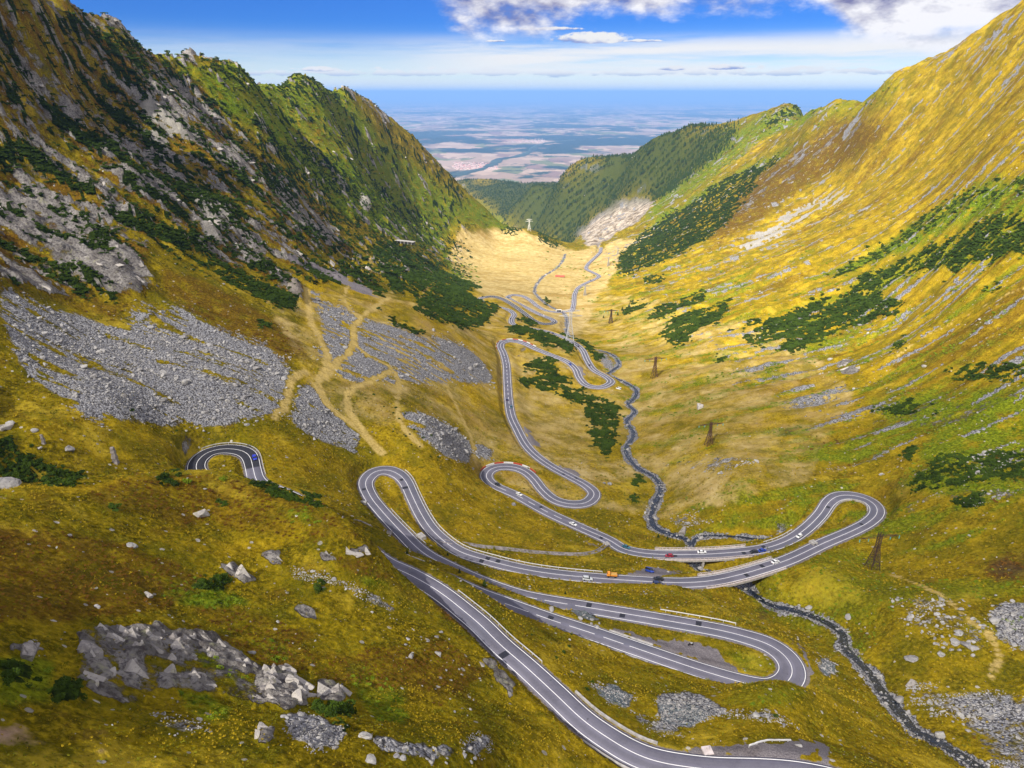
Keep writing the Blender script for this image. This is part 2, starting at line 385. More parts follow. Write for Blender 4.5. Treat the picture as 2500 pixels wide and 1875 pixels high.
road_keep = [p for p, q in zip(road_ctrl, ROAD_PXA) if not ((1740 < q[0] < 1885 and 1370 < q[1] < 1421) or (1630 < q[0] < 1800 and 1340 < q[1] < 1358))]
CTRL += road_keep[::2] + list(stream_ctrl) + list(brook_ctrl[::2])
# drop survey points that fall on top of each other
keep = []
for p in CTRL:
    r = math.hypot(p[0], p[1]); q = (math.atan2(p[0], p[1]), math.log(r))
    if all((q[0] - k[0]) ** 2 + (q[1] - k[1]) ** 2 > 0.012 ** 2 for k, _ in keep): keep.append((q, p[2] / r))
QC = np.array([k for k, _ in keep]); WC = np.array([w for _, w in keep])
QC = QC * np.array([1.5, 1.0])

def tps_fit(q, w, lam):
    d = np.linalg.norm(q[:, None] - q[None], axis=2)
    Kk = np.where(d > 0, d * d * np.log(np.maximum(d, 1e-9)), 0) + lam * np.eye(len(q))
    Pm = np.c_[np.ones(len(q)), q]
    M = np.block([[Kk, Pm], [Pm.T, np.zeros((3, 3))]])
    return np.linalg.solve(M, np.r_[w, np.zeros(3)])

TPS = tps_fit(QC, WC, 2e-4)
AZ_MAX = math.radians(54)
LR0, LR1 = math.log(18.0), math.log(6000.0)
NA, NR = 330, 420
ca = np.linspace(-AZ_MAX, AZ_MAX, NA); cr = np.linspace(LR0, LR1, NR)
coarse = np.zeros((NR, NA))
for i0 in range(0, NR, 20):
    g = np.stack(np.meshgrid(ca * 1.5, cr[i0:i0 + 20]), -1).reshape(-1, 2)
    d2 = ((g[:, None] - QC[None]) ** 2).sum(2)
    kk = 0.5 * d2 * np.log(np.maximum(d2, 1e-16))
    coarse[i0:i0 + 20] = (kk @ TPS[:-3] + TPS[-3] + g @ TPS[-2:]).reshape(-1, NA)

def cubic_w(t):
    return np.stack([-.5 * t + t * t - .5 * t ** 3, 1 - 2.5 * t * t + 1.5 * t ** 3, .5 * t + 2 * t * t - 1.5 * t ** 3, -.5 * t * t + .5 * t ** 3])

def upsample(grid, ra, rr):       # separable cubic interpolation at azimuths ra and log-radii rr
    fa = (ra + AZ_MAX) / (2 * AZ_MAX) * (NA - 1); ia = np.clip(np.floor(fa).astype(int), 1, NA - 3); wa = cubic_w(fa - ia)
    fr = (rr - LR0) / (LR1 - LR0) * (NR - 1); ir = np.clip(np.floor(fr).astype(int), 1, NR - 3); wr = cubic_w(fr - ir)
    t = sum(wa[k][None] * grid[:, ia - 1 + k] for k in range(4))
    return sum(wr[k][:, None] * t[ir - 1 + k] for k in range(4))

# fine grid (finer where the valley is near)
NAF = 1000
AZF = np.linspace(-AZ_MAX, AZ_MAX, NAF)
LRF = np.concatenate([np.linspace(LR0, math.log(38), 14, endpoint=False), np.linspace(math.log(38), math.log(300), 560, endpoint=False),
                      np.linspace(math.log(300), math.log(1700), 400, endpoint=False), np.linspace(math.log(1700), LR1, 90)])
NRF = len(LRF)
W = upsample(coarse, AZF, LRF)
RF = np.exp(LRF)[:, None] * K
GXW = RF * np.sin(AZF)[None]; GYW = RF * np.cos(AZF)[None]
GZ = W * RF

def project(X, Y, Z):
    depth = Y * CP - Z * SP
    up = Y * SP + Z * CP
    depth = np.maximum(depth, 1e-3)
    return 1250 + FPX * X / depth, 937.5 - FPX * up / depth

PX, PY = project(GXW, GYW, GZ)

# ------------------------------------------------------------------ ground cover survey: outlines traced in four quarter views of the photograph
S = 1250.0 / 2206.0
ORG = {'a': (0, 0, S), 'b': (1250, 0, S), 'c': (0, 935, S), 'd': (1250, 935, S), 'e': (1050, 550, 600.0 / 2212.0), 'o': (0, 0, 2500.0 / 2212.0)}
COVER = [
# kind, strength, view, outline
('shrub',1,'a',[(0,580),(120,640),(250,740),(430,860),(440,895),(340,880),(200,790),(80,720),(0,690)]),
('shrub',1,'a',[(170,440),(260,500),(380,600),(520,680),(640,760),(760,830),(890,870),(885,895),(800,885),(640,830),(520,740),(390,680),(280,580),(190,520)]),
('shrub',1,'a',[(430,910),(560,950),(700,1000),(860,1030),(940,1080),(960,1150),(1100,1210),(1200,1260),(1285,1320),(1270,1355),(1200,1350),(1080,1290),(960,1210),(860,1140),(760,1100),(640,1060),(520,1000)]),
('shrub',1,'a',[(380,1060),(440,1030),(500,1070),(500,1120),(440,1130),(390,1100)]),
('shrub',1,'a',[(670,880),(740,890),(830,960),(810,985),(730,950)]),
('shrub',1,'a',[(560,560),(700,640),(740,700),(700,700),(620,650)]),
('shrub',1,'a',[(780,660),(860,690),(945,745),(920,755),(840,710)]),
('shrub',.8,'a',[(600,690),(760,740),(840,790),(760,790),(660,750)]),
('shrub',.7,'a',[(10,10),(90,20),(120,90),(60,90)]),
('shrub',.7,'a',[(150,20),(300,90),(420,130),(560,200),(640,240),(600,260),(420,190),(330,170),(380,230),(300,210),(180,100)]),
('shrub',.7,'a',[(640,240),(760,290),(850,400),(880,440),(800,420),(700,320)]),
('shrub',.6,'a',[(0,260),(60,260),(140,340),(110,360),(20,320)]),
('shrub',.6,'a',[(250,590),(360,600),(420,650),(330,680)]),
('shrub',.6,'a',[(400,480),(470,490),(480,520),(430,510)]),
('shrub',.75,'a',[(1230,760),(1300,800),(1300,890),(1180,860),(1090,700),(1110,690)]),
('shrub',.9,'a',[(1470,1150),(1560,1170),(1650,1260),(1660,1285),(1560,1240),(1480,1190)]),
('shrub',.8,'a',[(1160,990),(1280,1010),(1330,1080),(1240,1060)]),
('shrub',.8,'a',[(1300,1000),(1380,1020),(1400,1060),(1320,1050)]),
('shrub',.6,'a',[(960,960),(1050,965),(1050,980),(960,975)]),
('shrub',.6,'a',[(820,1000),(870,980),(870,1030),(840,1040)]),
('shrub',.7,'a',[(990,1010),(1100,990),(1140,1010),(1010,1040)]),
('shrub',.8,'a',[(1350,1190),(1420,1210),(1420,1235),(1360,1225)]),
('shrub',.9,'a',[(1100,1400),(1150,1395),(1170,1425),(1130,1440)]),
('shrub',.7,'a',[(1640,1340),(1740,1390),(1830,1440),(1800,1455),(1700,1410)]),
('shrub',.8,'a',[(1290,1160),(1330,1180),(1320,1210),(1290,1190)]),
('shrub',1,'a',[(1600,1060),(1650,1040),(1760,1080),(1830,1110),(1920,1170),(1960,1200),(2080,1240),(2000,1250),(1890,1215),(1800,1280),(1700,1270),(1640,1180)]),
('shrub',1,'a',[(1810,1290),(1890,1228),(1960,1230),(2050,1290),(2150,1330),(2080,1400),(2000,1410),(1880,1380),(1790,1340)]),
('green',1,'a',[(640,240),(760,290),(900,400),(960,520),(1100,560),(1220,700),(1380,820),(1420,900),(1560,960),(1680,1040),(1900,1080),(1930,1160),(1960,1200),(2060,1240),(2060,1170),(1920,1090),(1920,1020),(1800,900),(1650,820),(1500,720),(1350,640),(1200,520),(1050,440),(930,330),(800,280),(720,240)]),
('green',.85,'a',[(900,320),(1000,270),(1140,350),(1260,310),(1480,400),(1650,600),(1900,800),(2206,960),(2206,1010),(2000,960),(1900,1040),(1700,850),(1500,720),(1200,520)]),
('shrub',.55,'a',[(1150,350),(1260,310),(1400,360),(1500,430),(1420,470),(1300,430),(1220,400)]),
('shrub',.55,'a',[(880,300),(960,270),(1060,320),(1000,360),(930,330)]),
('shrub',.6,'a',[(960,520),(1100,560),(1220,700),(1380,820),(1420,900),(1560,960),(1680,1040),(1600,1010),(1400,950),(1300,830),(1100,660)]),
('shrub',.45,'a',[(1100,560),(1400,640),(1700,860),(1900,1000),(1800,1010),(1560,930),(1380,800),(1200,640)]),
('gold',.8,'a',[(1250,440),(1400,500),(1520,620),(1480,660),(1350,600),(1250,520)]),
('heather',.5,'a',[(1280,500),(1400,560),(1460,640),(1350,610)]),
('heather',.7,'a',[(700,1180),(900,1240),(1100,1340),(1300,1480),(1340,1560),(1200,1570),(1000,1480),(850,1380),(720,1280)]),
('heather',.5,'a',[(0,1120),(200,1210),(420,1300),(600,1350),(480,1400),(250,1310),(0,1220)]),
('heather',.6,'a',[(1640,1440),(1850,1450),(2000,1490),(1900,1500),(1700,1480)]),
('rock',.5,'a',[(0,0),(270,0),(640,230),(900,420),(1000,600),(1250,780),(1450,1000),(1560,1100),(1300,1100),(1310,1310),(1100,1200),(700,1060),(620,1180),(700,1280),(600,1310),(300,1290),(0,1150)]),
('rock',1,'a',[(560,520),(650,450),(800,560),(860,650),(780,640),(640,600)]),
('pale',.5,'a',[(560,520),(650,450),(800,560),(860,650),(780,640),(640,600)]),
('rock',1,'a',[(840,890),(960,900),(1040,960),(990,1040),(930,1080),(880,1010)]),
('pale',.4,'a',[(840,890),(960,900),(1040,960),(990,1040),(930,1080),(880,1010)]),
('rock',1,'a',[(480,760),(600,780),(740,860),(740,900),(620,900),(520,840)]),
('rock',.95,'a',[(0,720),(200,860),(380,990),(600,1150),(680,1230),(600,1300),(380,1250),(100,1050),(0,900)]),
('rock',1,'a',[(1000,1040),(1120,1050),(1200,1180),(1310,1270),(1300,1320),(1180,1230),(1100,1190)]),
('rock',.9,'a',[(860,640),(1000,640),(1100,720),(1120,780),(1000,740),(900,700)]),
('rock',.8,'a',[(1140,740),(1200,760),(1300,880),(1420,1000),(1440,1070),(1380,1060),(1250,950)]),
('rock',1,'a',[(500,960),(560,950),(640,1010),(600,1020)]),
('rock',.9,'a',[(90,480),(200,500),(330,580),(300,600),(180,560)]),
('rock',.8,'a',[(620,320),(740,360),(900,480),(960,600),(860,560),(700,450)]),
('rock',1,'a',[(1080,500),(1130,540),(1190,610),(1120,580)]),('pale',.8,'a',[(1080,500),(1130,540),(1190,610),(1120,580)]),
('rock',1,'a',[(1010,560),(1060,600),(1095,635),(1050,640)]),('pale',.6,'a',[(1010,560),(1060,600),(1095,635),(1050,640)]),
('rock',1,'a',[(1550,860),(1605,860),(1605,920),(1570,920)]),('pale',.9,'a',[(1550,860),(1605,860),(1605,920),(1570,920)]),
('rock',1,'a',[(1280,830),(1330,840),(1320,870)]),('rock',1,'a',[(1320,650),(1355,660),(1340,695)]),('rock',1,'a',[(1370,705),(1415,745),(1370,745)]),
('rock',1,'a',[(1450,780),(1500,800),(1490,830)]),('rock',1,'a',[(1360,870),(1420,900),(1400,920)]),('rock',1,'a',[(1670,970),(1700,980),(1690,1010)]),
('rock',.8,'a',[(760,255),(810,245),(890,310),(880,330),(800,280)]),('rock',.8,'a',[(1470,380),(1500,372),(1640,480),(1700,560),(1660,540),(1540,430)]),
('heather',.6,'a',[(1700,560),(1850,680),(1950,780),(1900,760),(1780,650)]),
('scree',1,'a',[(10,1240),(100,1290),(250,1340),(420,1400),(480,1440),(620,1310),(800,1400),(1000,1500),(1230,1600),(1240,1659),(200,1659),(100,1620),(20,1400)]),
('scree',.7,'a',[(700,1280),(760,1290),(900,1380),(1150,1500),(1300,1600),(1250,1640),(1000,1500),(800,1400)]),
('scree',.72,'a',[(1400,1340),(1700,1400),(2100,1560),(2150,1659),(1500,1659),(1350,1550)]),
('scree',.7,'a',[(1280,1220),(1420,1310),(1560,1380),(1500,1480),(1380,1400)]),
('scree',.5,'a',[(1790,1380),(2000,1420),(2120,1440),(2050,1440),(1900,1410)]),
('scree',.6,'a',[(1500,1290),(1530,1300),(1500,1400),(1470,1350)]),
('gravel',.9,'a',[(1220,1120),(1300,1130),(1450,1190),(1640,1280),(1620,1288),(1450,1222),(1250,1147)]),
('scree',1,'c',[(150,0),(1240,0),(1230,80),(1180,150),(1050,170),(950,210),(700,190),(400,180),(270,80),(200,40)]),
('scree',.9,'c',[(1260,100),(1300,0),(1370,20),(1430,100),(1520,190),(1560,280),(1510,290),(1400,260),(1240,180)]),
('scree',1,'c',[(1500,200),(1555,210),(1540,335),(1505,335)]),
('scree',.95,'c',[(1700,120),(1830,130),(1950,180),(2030,260),(2020,350),(1950,330),(1800,230)]),
('scree',.95,'c',[(2040,260),(2130,280),(2125,330),(2040,330)]),
('scree',.5,'c',[(280,290),(420,310),(500,380),(640,370),(520,340),(380,280)]),
('scree',.7,'c',[(40,210),(150,240),(300,290),(280,300),(130,265)]),
('shrub',1,'c',[(0,180),(60,250),(80,300),(0,330)]),('shrub',.8,'c',[(60,280),(180,330),(250,370),(380,390),(300,450),(120,440),(0,420),(0,330)]),
('heather',.5,'c',[(350,480),(600,400),(900,400),(1100,440),(1400,560),(1600,690),(1350,690),(900,620),(500,560)]),
('heather',.55,'c',[(800,960),(1000,960),(1400,1100),(1250,1150),(1000,1080)]),
('heather',.6,'c',[(1400,740),(1600,760),(1700,850),(1550,850)]),('heather',.8,'c',[(1850,920),(1990,980),(2010,1050),(1900,1000)]),
('heather',.6,'c',[(0,620),(300,640),(700,760),(900,860),(700,1000),(300,1040),(0,1000)]),('heather',.5,'c',[(700,1000),(1100,1130),(1500,1180),(1900,1100),(2100,1250),(1900,1400),(1500,1300),(1100,1200)]),('pale',.55,'c',[(0,475),(200,452),(420,432),(560,405),(600,415),(420,450),(200,475),(0,500)]),
('gold',.9,'c',[(0,470),(350,440),(550,405),(700,400),(500,450),(250,500),(0,540)]),
('pale',.35,'c',[(0,480),(300,450),(550,405),(400,450),(200,480),(0,505)]),
('gold',.7,'c',[(700,700),(1000,690),(1200,680),(1250,700),(1000,760),(760,740)]),
('green',.9,'c',[(700,900),(850,850),(1000,900),(1100,950),(900,980),(720,950)]),('green',.8,'c',[(1080,1110),(1240,1130),(1280,1200),(1150,1200)]),
('shrub',.8,'c',[(230,1330),(330,1290),(360,1370),(260,1400)]),('shrub',.7,'c',[(30,1200),(160,1220),(130,1330),(20,1320)]),
('shrub',.7,'c',[(1350,1380),(1530,1400),(1500,1500),(1400,1450)]),('shrub',.7,'c',[(690,415),(780,398),(780,440),(700,445)]),
('shrub',1,'c',[(1090,437),(1150,435),(1250,480),(1390,530),(1370,548),(1200,490)]),
('green',.8,'c',[(1480,1200),(1600,1230),(1750,1330),(1740,1470),(1600,1450),(1520,1300)]),('green',.8,'c',[(780,1340),(900,1350),(1000,1400),(960,1460),(800,1420)]),
('green',.7,'c',[(1190,540),(1340,560),(1380,620),(1260,600)]),('shrub',.5,'c',[(460,520),(520,530),(520,555),(460,545)]),('shrub',.6,'c',[(940,510),(1020,520),(1020,560),(950,545)]),
('green',.6,'c',[(840,1160),(1010,1260),(1100,1300),(1000,1300),(860,1220)]),('green',.6,'c',[(1500,800),(1640,840),(1700,880),(1560,870)]),('green',.7,'c',[(0,1180),(240,1200),(220,1400),(0,1420)]),
('shrub',.7,'c',[(840,840),(980,830),(960,900),(860,890)]),('shrub',.8,'c',[(1360,860),(1400,870),(1400,910),(1360,905)]),
('rock',.47,'c',[(340,1060),(560,1060),(760,1080),(1000,1150),(1180,1230),(1340,1320),(1330,1400),(1140,1400),(960,1350),(700,1340),(560,1420),(420,1350),(340,1280)]),
('rock',1,'c',[(430,1060),(560,1080),(720,1070),(730,1120),(700,1180),(640,1200),(560,1160),(460,1130)]),
('rock',1,'c',[(830,1080),(930,1090),(1010,1170),(1100,1220),(1150,1280),(1060,1270),(900,1190),(840,1130)]),
('rock',1,'c',[(1150,1240),(1250,1240),(1330,1320),(1330,1390),(1250,1420),(1160,1400),(1110,1300)]),
('rock',1,'c',[(320,1290),(440,1290),(540,1370),(550,1420),(460,1370)]),('rock',1,'c',[(790,1270),(880,1280),(940,1330),(860,1330)]),
('rock',1,'c',[(1370,1290),(1480,1310),(1500,1350),(1470,1400),(1380,1360)]),('rock',1,'c',[(330,1080),(380,1100),(500,1290),(430,1270),(370,1180)]),
('rock',1,'c',[(950,790),(1020,790),(1100,850),(1060,880),(980,830)]),('rock',.9,'c',[(1110,730),(1200,740),(1230,800),(1150,790)]),
('rock',1,'c',[(1340,710),(1400,720),(1460,780),(1400,770)]),('rock',1,'c',[(1500,712),(1600,725),(1600,755),(1510,748)]),('rock',.8,'c',[(1260,980),(1340,980),(1380,1020),(1300,1030)]),
('rock',1,'c',[(40,1150),(120,1145),(210,1165),(150,1190),(60,1185)]),('rock',.9,'c',[(680,1280),(780,1270),(760,1330),(700,1320)]),
('rock',.9,'c',[(560,1150),(640,1190),(600,1330),(560,1330),(520,1250)]),('rock',.9,'c',[(740,1100),(830,1100),(840,1200),(760,1230)]),('rock',.8,'c',[(1080,1370),(1150,1360),(1160,1400),(1100,1390)]),
('scree',.9,'c',[(1200,1430),(1300,1420),(1400,1450),(1500,1500),(1460,1580),(1350,1580),(1250,1520)]),('rock',.8,'c',[(1120,1500),(1190,1500),(1190,1560),(1110,1570)]),
('scree',.8,'c',[(1600,1520),(1800,1560),(2000,1580),(2100,1500),(2130,1560),(2050,1620),(1800,1620),(1620,1580)]),
('scree',.55,'c',[(1480,850),(1650,920),(1750,1000),(1700,1020),(1550,950)]),('scree',.5,'c',[(1150,760),(1400,830),(1560,880),(1500,900),(1300,850)]),
('dirt',.55,'c',[(0,1480),(150,1470),(250,1530),(500,1590),(480,1640),(300,1600),(0,1580)]),
('rock',.8,'c',[(2070,1180),(2130,1200),(2206,1290),(2206,1370),(2130,1270)]),
('scree',.5,'c',[(600,1440),(850,1420),(920,1520),(700,1530)]),
('rock',.7,'c',[(780,240),(900,245),(830,265),(800,310),(770,350),(765,290)]),
('scree',.9,'d',[(330,1310),(440,1310),(530,1350),(500,1410),(420,1400)]),('blue',.8,'d',[(330,1310),(440,1310),(530,1350),(500,1410),(420,1400)]),
('scree',1,'d',[(620,1340),(760,1330),(900,1380),(950,1420),(850,1440),(760,1500),(640,1470)]),('blue',.6,'d',[(620,1380),(850,1400),(850,1440),(760,1500),(640,1470)]),
('scree',.7,'d',[(900,1400),(1080,1420),(1260,1470),(1200,1490),(1000,1450)]),('scree',.6,'d',[(480,1420),(700,1480),(760,1560),(560,1500)]),
('scree',.45,'d',[(1600,930),(1800,910),(1960,960),(2060,1080),(2080,1170),(1980,1180),(1850,1140),(1700,1050),(1640,1000)]),
('scree',.85,'d',[(2040,960),(2206,920),(2206,1200),(2140,1140),(2060,1030)]),
('scree',.55,'d',[(1850,1330),(2000,1300),(2206,1360),(2206,1659),(2060,1640),(1950,1500)]),
('scree',.45,'d',[(1680,1300),(1820,1290),(1960,1440),(1880,1470),(1740,1420)]),
('scree',1,'d',[(1330,1190),(1380,1180),(1400,1250),(1340,1280),(1320,1240)]),('blue',.9,'d',[(1330,1220),(1400,1210),(1400,1250),(1340,1280)]),
('scree',.8,'d',[(1110,600),(1200,570),(1230,610),(1150,660)]),('rock',1,'d',[(240,990),(330,1000),(400,1050),(300,1040)]),('blue',.8,'d',[(240,990),(330,1000),(400,1050),(300,1040)]),
('scree',.5,'d',[(590,330),(1000,300),(1100,340),(900,400),(650,380)]),('scree',.35,'d',[(560,230),(1000,150),(1400,40),(1700,0),(1700,60),(1300,180),(900,260)]),
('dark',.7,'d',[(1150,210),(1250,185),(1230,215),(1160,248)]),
('scree',.5,'d',[(640,540),(800,560),(900,640),(700,640)]),
('shrub',.6,'d',[(1720,420),(1850,330),(2206,250),(2206,420),(2050,440),(1900,470),(1700,480)]),('shrub',.7,'d',[(1540,120),(1700,100),(1850,140),(1700,160)]),
('green',.8,'d',[(1520,100),(1750,40),(2206,0),(2206,520),(1850,500),(1660,450),(1800,250),(1620,180)]),('shrub',.8,'d',[(1650,330),(1720,290),(1760,310),(1700,350)]),
('shrub',1,'d',[(1890,530),(1960,510),(2030,510),(2020,545),(1930,545)]),('shrub',.7,'d',[(500,400),(570,420),(580,450),(530,440)]),('shrub',.8,'d',[(490,480),(540,480),(550,520),(500,510)]),
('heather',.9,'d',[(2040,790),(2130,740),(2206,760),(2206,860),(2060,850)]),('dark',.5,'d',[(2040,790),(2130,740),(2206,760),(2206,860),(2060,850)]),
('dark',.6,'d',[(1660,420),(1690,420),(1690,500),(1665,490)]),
('rock',.42,'d',[(1600,560),(1700,510),(1900,460),(2206,420),(2206,520),(1900,540),(1700,600),(1620,640)]),
('rock',.5,'d',[(1500,100),(1700,80),(2206,40),(2206,200),(1800,210),(1560,260)]),
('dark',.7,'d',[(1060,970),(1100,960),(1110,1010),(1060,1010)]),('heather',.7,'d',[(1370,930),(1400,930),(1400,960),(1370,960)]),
('gravel',1,'d',[(500,830),(560,800),(660,800),(740,830),(600,850),(520,840)]),('gravel',1,'d',[(420,1080),(500,1080),(620,1110),(730,1110),(850,1140),(920,1200),(980,1258),(820,1212),(620,1140),(480,1100)]),
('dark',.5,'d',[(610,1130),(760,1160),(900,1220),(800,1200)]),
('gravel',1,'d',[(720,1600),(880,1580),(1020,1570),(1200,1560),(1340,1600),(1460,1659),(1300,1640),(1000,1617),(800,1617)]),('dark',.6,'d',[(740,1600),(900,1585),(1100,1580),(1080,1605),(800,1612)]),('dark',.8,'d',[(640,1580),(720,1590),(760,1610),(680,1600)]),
('gravel',1,'d',[(1190,1110),(1260,1180),(1290,1260),(1260,1310),(1240,1310),(1270,1230),(1230,1160)]),
('gravel',1,'e',[(1300,1250),(1360,1280),(1395,1340),(1380,1370),(1340,1330)]),('gravel',.9,'e',[(1255,690),(1285,690),(1285,720),(1255,715)]),
('gravel',.9,'d',[(40,190),(60,200),(120,270),(110,290),(70,250)]),('gravel',.8,'d',[(170,350),(240,370),(310,410),(290,415),(210,385)]),
('pale',.9,'d',[(260,680),(310,675),(310,710),(270,710)]),('gravel',.5,'d',[(300,680),(400,690),(340,715)]),
('dirt',.8,'d',[(200,615),(240,620),(245,635),(215,635)]),
# right slope
('shrub',.95,'b',[(470,1100),(560,1020),(640,960),(800,860),(960,760),(1150,690),(1060,770),(1010,860),(920,980),(820,1060),(720,1110),(600,1160),(460,1180)]),
('green',1,'b',[(470,1100),(640,940),(820,830),(1000,730),(1200,640),(1290,590),(1150,690),(960,780),(700,940),(560,1040)]),
('green',.9,'b',[(600,960),(700,870),(900,760),(1090,600),(1300,520),(1320,470),(1220,460),(1080,510),(960,560),(880,570),(860,640),(640,860),(560,960)]),
('green',.5,'b',[(1300,500),(1500,400),(1700,330),(1600,480),(1400,540)]),
('shrub',.6,'b',[(1220,460),(1290,470),(1320,475),(1260,500),(1100,560),(1080,520)]),
('shrub',1,'b',[(640,1450),(700,1390),(850,1340),(940,1300),(900,1400),(800,1440),(740,1500),(680,1480)]),
('shrub',.9,'b',[(600,1380),(640,1340),(740,1310),(840,1275),(820,1300),(720,1340),(640,1380)]),
('shrub',1,'b',[(990,1460),(1100,1400),(1280,1320),(1450,1290),(1560,1290),(1680,1330),(1660,1370),(1500,1420),(1400,1460),(1320,1500),(1200,1550),(1140,1540),(1180,1480),(1060,1510)]),
('green',1,'b',[(1350,1220),(1500,1120),(1700,1000),(1900,880),(2050,800),(2206,720),(2206,920),(2000,960),(1880,1010),(1720,1090),(1560,1150),(1440,1200)]),
('shrub',.42,'b',[(1350,1220),(1500,1120),(1700,1000),(1900,880),(2050,800),(2206,720),(2206,800),(2000,880),(1880,960),(1720,1060),(1560,1150),(1440,1200)]),
('shrub',.85,'b',[(1400,1290),(1500,1220),(1640,1160),(1800,1080),(1960,1010),(2100,960),(2206,900),(2206,1040),(2100,1130),(1950,1170),(1800,1180),(1680,1210),(1560,1270),(1450,1290)]),
('green',.7,'b',[(1400,1290),(1500,1220),(1640,1160),(1800,1080),(1960,1010),(2100,960),(2206,900),(2206,1040),(2100,1130),(1950,1170),(1800,1180),(1680,1210),(1560,1270),(1450,1290)]),
('shrub',.6,'b',[(1850,1640),(1960,1580),(2206,1560),(2206,1659)]),('shrub',.6,'b',[(1620,1510),(1680,1480),(1700,1500),(1660,1530)]),('shrub',.7,'b',[(2040,1270),(2110,1250),(2110,1270),(2050,1280)]),
('shrub',.8,'b',[(480,1340),(560,1310),(580,1330),(500,1360)]),('shrub',.8,'b',[(560,1220),(660,1200),(640,1230)]),('shrub',.8,'b',[(450,1180),(520,1160),(560,1190),(480,1190)]),
('shrub',.7,'b',[(900,1440),(960,1430),(940,1460)]),('shrub',.7,'b',[(880,1550),(920,1540),(910,1590)]),('shrub',.7,'b',[(1000,1400),(1080,1380),(1040,1420)]),
('heather',.8,'b',[(1060,770),(1180,690),(1300,600),(1480,510),(1640,540),(1600,600),(1480,690),(1330,780),(1200,850),(1060,960),(900,1050),(820,1060)]),
('rock',.55,'b',[(1060,770),(1180,690),(1300,600),(1480,510),(1580,510),(1500,600),(1330,700),(1200,800),(1060,900),(900,1000)]),('dark',.12,'b',[(1060,770),(1180,690),(1300,600),(1480,510),(1580,510),(1500,600),(1330,720),(1200,820),(1060,920),(900,1020)]),  # dark outline: cloud shadow on the spur painted into the ground colour
('rock',.6,'b',[(1640,480),(1720,450),(1760,470),(1700,510)]),
('scree',.8,'b',[(860,1150),(960,1070),(1080,980),(1180,920),(1290,850),(1400,800),(1480,820),(1400,900),(1250,970),(1130,1060),(980,1110)]),('pale',.7,'b',[(860,1150),(960,1070),(1080,980),(1180,920),(1290,850),(1400,800),(1480,820),(1400,900),(1250,970),(1130,1060),(980,1110)]),
('scree',.5,'b',[(1560,720),(1640,650),(1700,640),(1840,600),(1830,640),(1700,690),(1600,740)]),
('scree',.5,'b',[(1480,1090),(1560,1030),(1700,950),(1680,970),(1580,1060)]),('scree',.35,'b',[(1700,470),(1900,340),(2100,240),(2206,220),(2206,280),(2000,350),(1800,470)]),
('scree',.55,'b',[(1360,1500),(1480,1420),(1600,1370),(1700,1370),(1640,1430),(1500,1480),(1420,1530)]),('scree',.5,'b',[(1780,1500),(1900,1390),(2100,1300),(2206,1230),(2206,1260),(2050,1370),(1900,1440)]),
('scree',.6,'b',[(1710,1090),(1800,1030),(1920,1020),(1880,1060),(1760,1100)]),('scree',.5,'b',[(2040,840),(2140,790),(2206,790),(2100,850)]),('scree',.5,'b',[(2150,850),(2206,840),(2206,900),(2170,900)]),
('rock',.9,'b',[(1390,1590),(1450,1560),(1490,1610),(1420,1640)]),('scree',.3,'b',[(600,1500),(1000,1420),(1400,1520),(1800,1540),(2206,1420),(2206,1600),(1700,1640),(1000,1640),(700,1600)]),
('scree',.35,'b',[(560,1200),(900,1100),(1300,1100),(1300,1220),(900,1300),(640,1290)]),
('rock',1,'b',[(245,1030),(330,960),(440,900),(500,860),(630,870),(560,940),(450,1020),(380,1060),(320,1070),(300,1020)]),('cream',1,'b',[(245,1030),(330,960),(440,900),(500,860),(630,870),(560,940),(450,1020),(380,1060),(320,1070),(300,1020)]),
('rock',.9,'b',[(370,850),(460,860),(460,890),(400,890)]),('cream',.8,'b',[(370,850),(460,860),(460,890),(400,890)]),('rock',.8,'b',[(110,880),(160,840),(190,830),(180,850),(130,890)]),('cream',.8,'b',[(110,880),(160,840),(190,830),(180,850),(130,890)]),
('scree',.8,'b',[(470,880),(560,855),(610,870),(540,920)]),
('gold',1,'b',[(860,740),(920,680),(1040,620),(1100,620),(1000,700),(900,750)]),('rock',.5,'b',[(860,740),(920,680),(1040,620),(1100,620),(1000,700),(900,750)]),
('rock',.8,'b',[(710,740),(750,725),(760,745),(715,760)]),('gold',1,'b',[(480,660),(530,650),(530,680),(500,690)]),('gold',.8,'b',[(290,800),(400,785),(410,800),(300,815)]),
('forest',1,'o',[(989,392),(1045,400),(1106,389),(1150,416),(1150,495),(1117,492),(1053,435)]),
('forest',1,'b',[(0,790),(230,770),(380,690),(520,620),(680,560),(780,558),(880,570),(1000,560),(900,700),(700,850),(640,870),(500,860),(440,900),(330,960),(240,1060),(0,1000)]),
('gold',.75,'b',[(450,1180),(820,1060),(1060,960),(1340,780),(1600,600),(1320,470),(1700,290),(2206,0),(2206,1659),(300,1659),(300,1250)]),
('gold',.3,'d',[(0,0),(2206,0),(2206,1659),(0,1659)]),
('gold',.5,'d',[(0,0),(1600,0),(1500,260),(1200,400),(700,420),(300,480),(0,900)]),
('green',.35,'d',[(900,830),(1500,700),(1700,900),(1500,1200),(1100,1000)]),('green',.35,'d',[(1000,1290),(1300,1330),(1100,1420),(900,1380)]),('green',.5,'d',[(900,1150),(1120,1200),(1150,1250),(1000,1270)]),
('gold',.6,'c',[(1550,100),(2206,100),(2206,700),(1700,700)]),('gold',.5,'c',[(1100,180),(1540,350),(1540,600),(1200,480)]),('gold',.5,'c',[(300,100),(700,240),(780,330),(500,380),(100,180)]),
('gold',.7,'a',[(1300,1200),(1700,1290),(2206,1450),(2206,1659),(1300,1659)]),
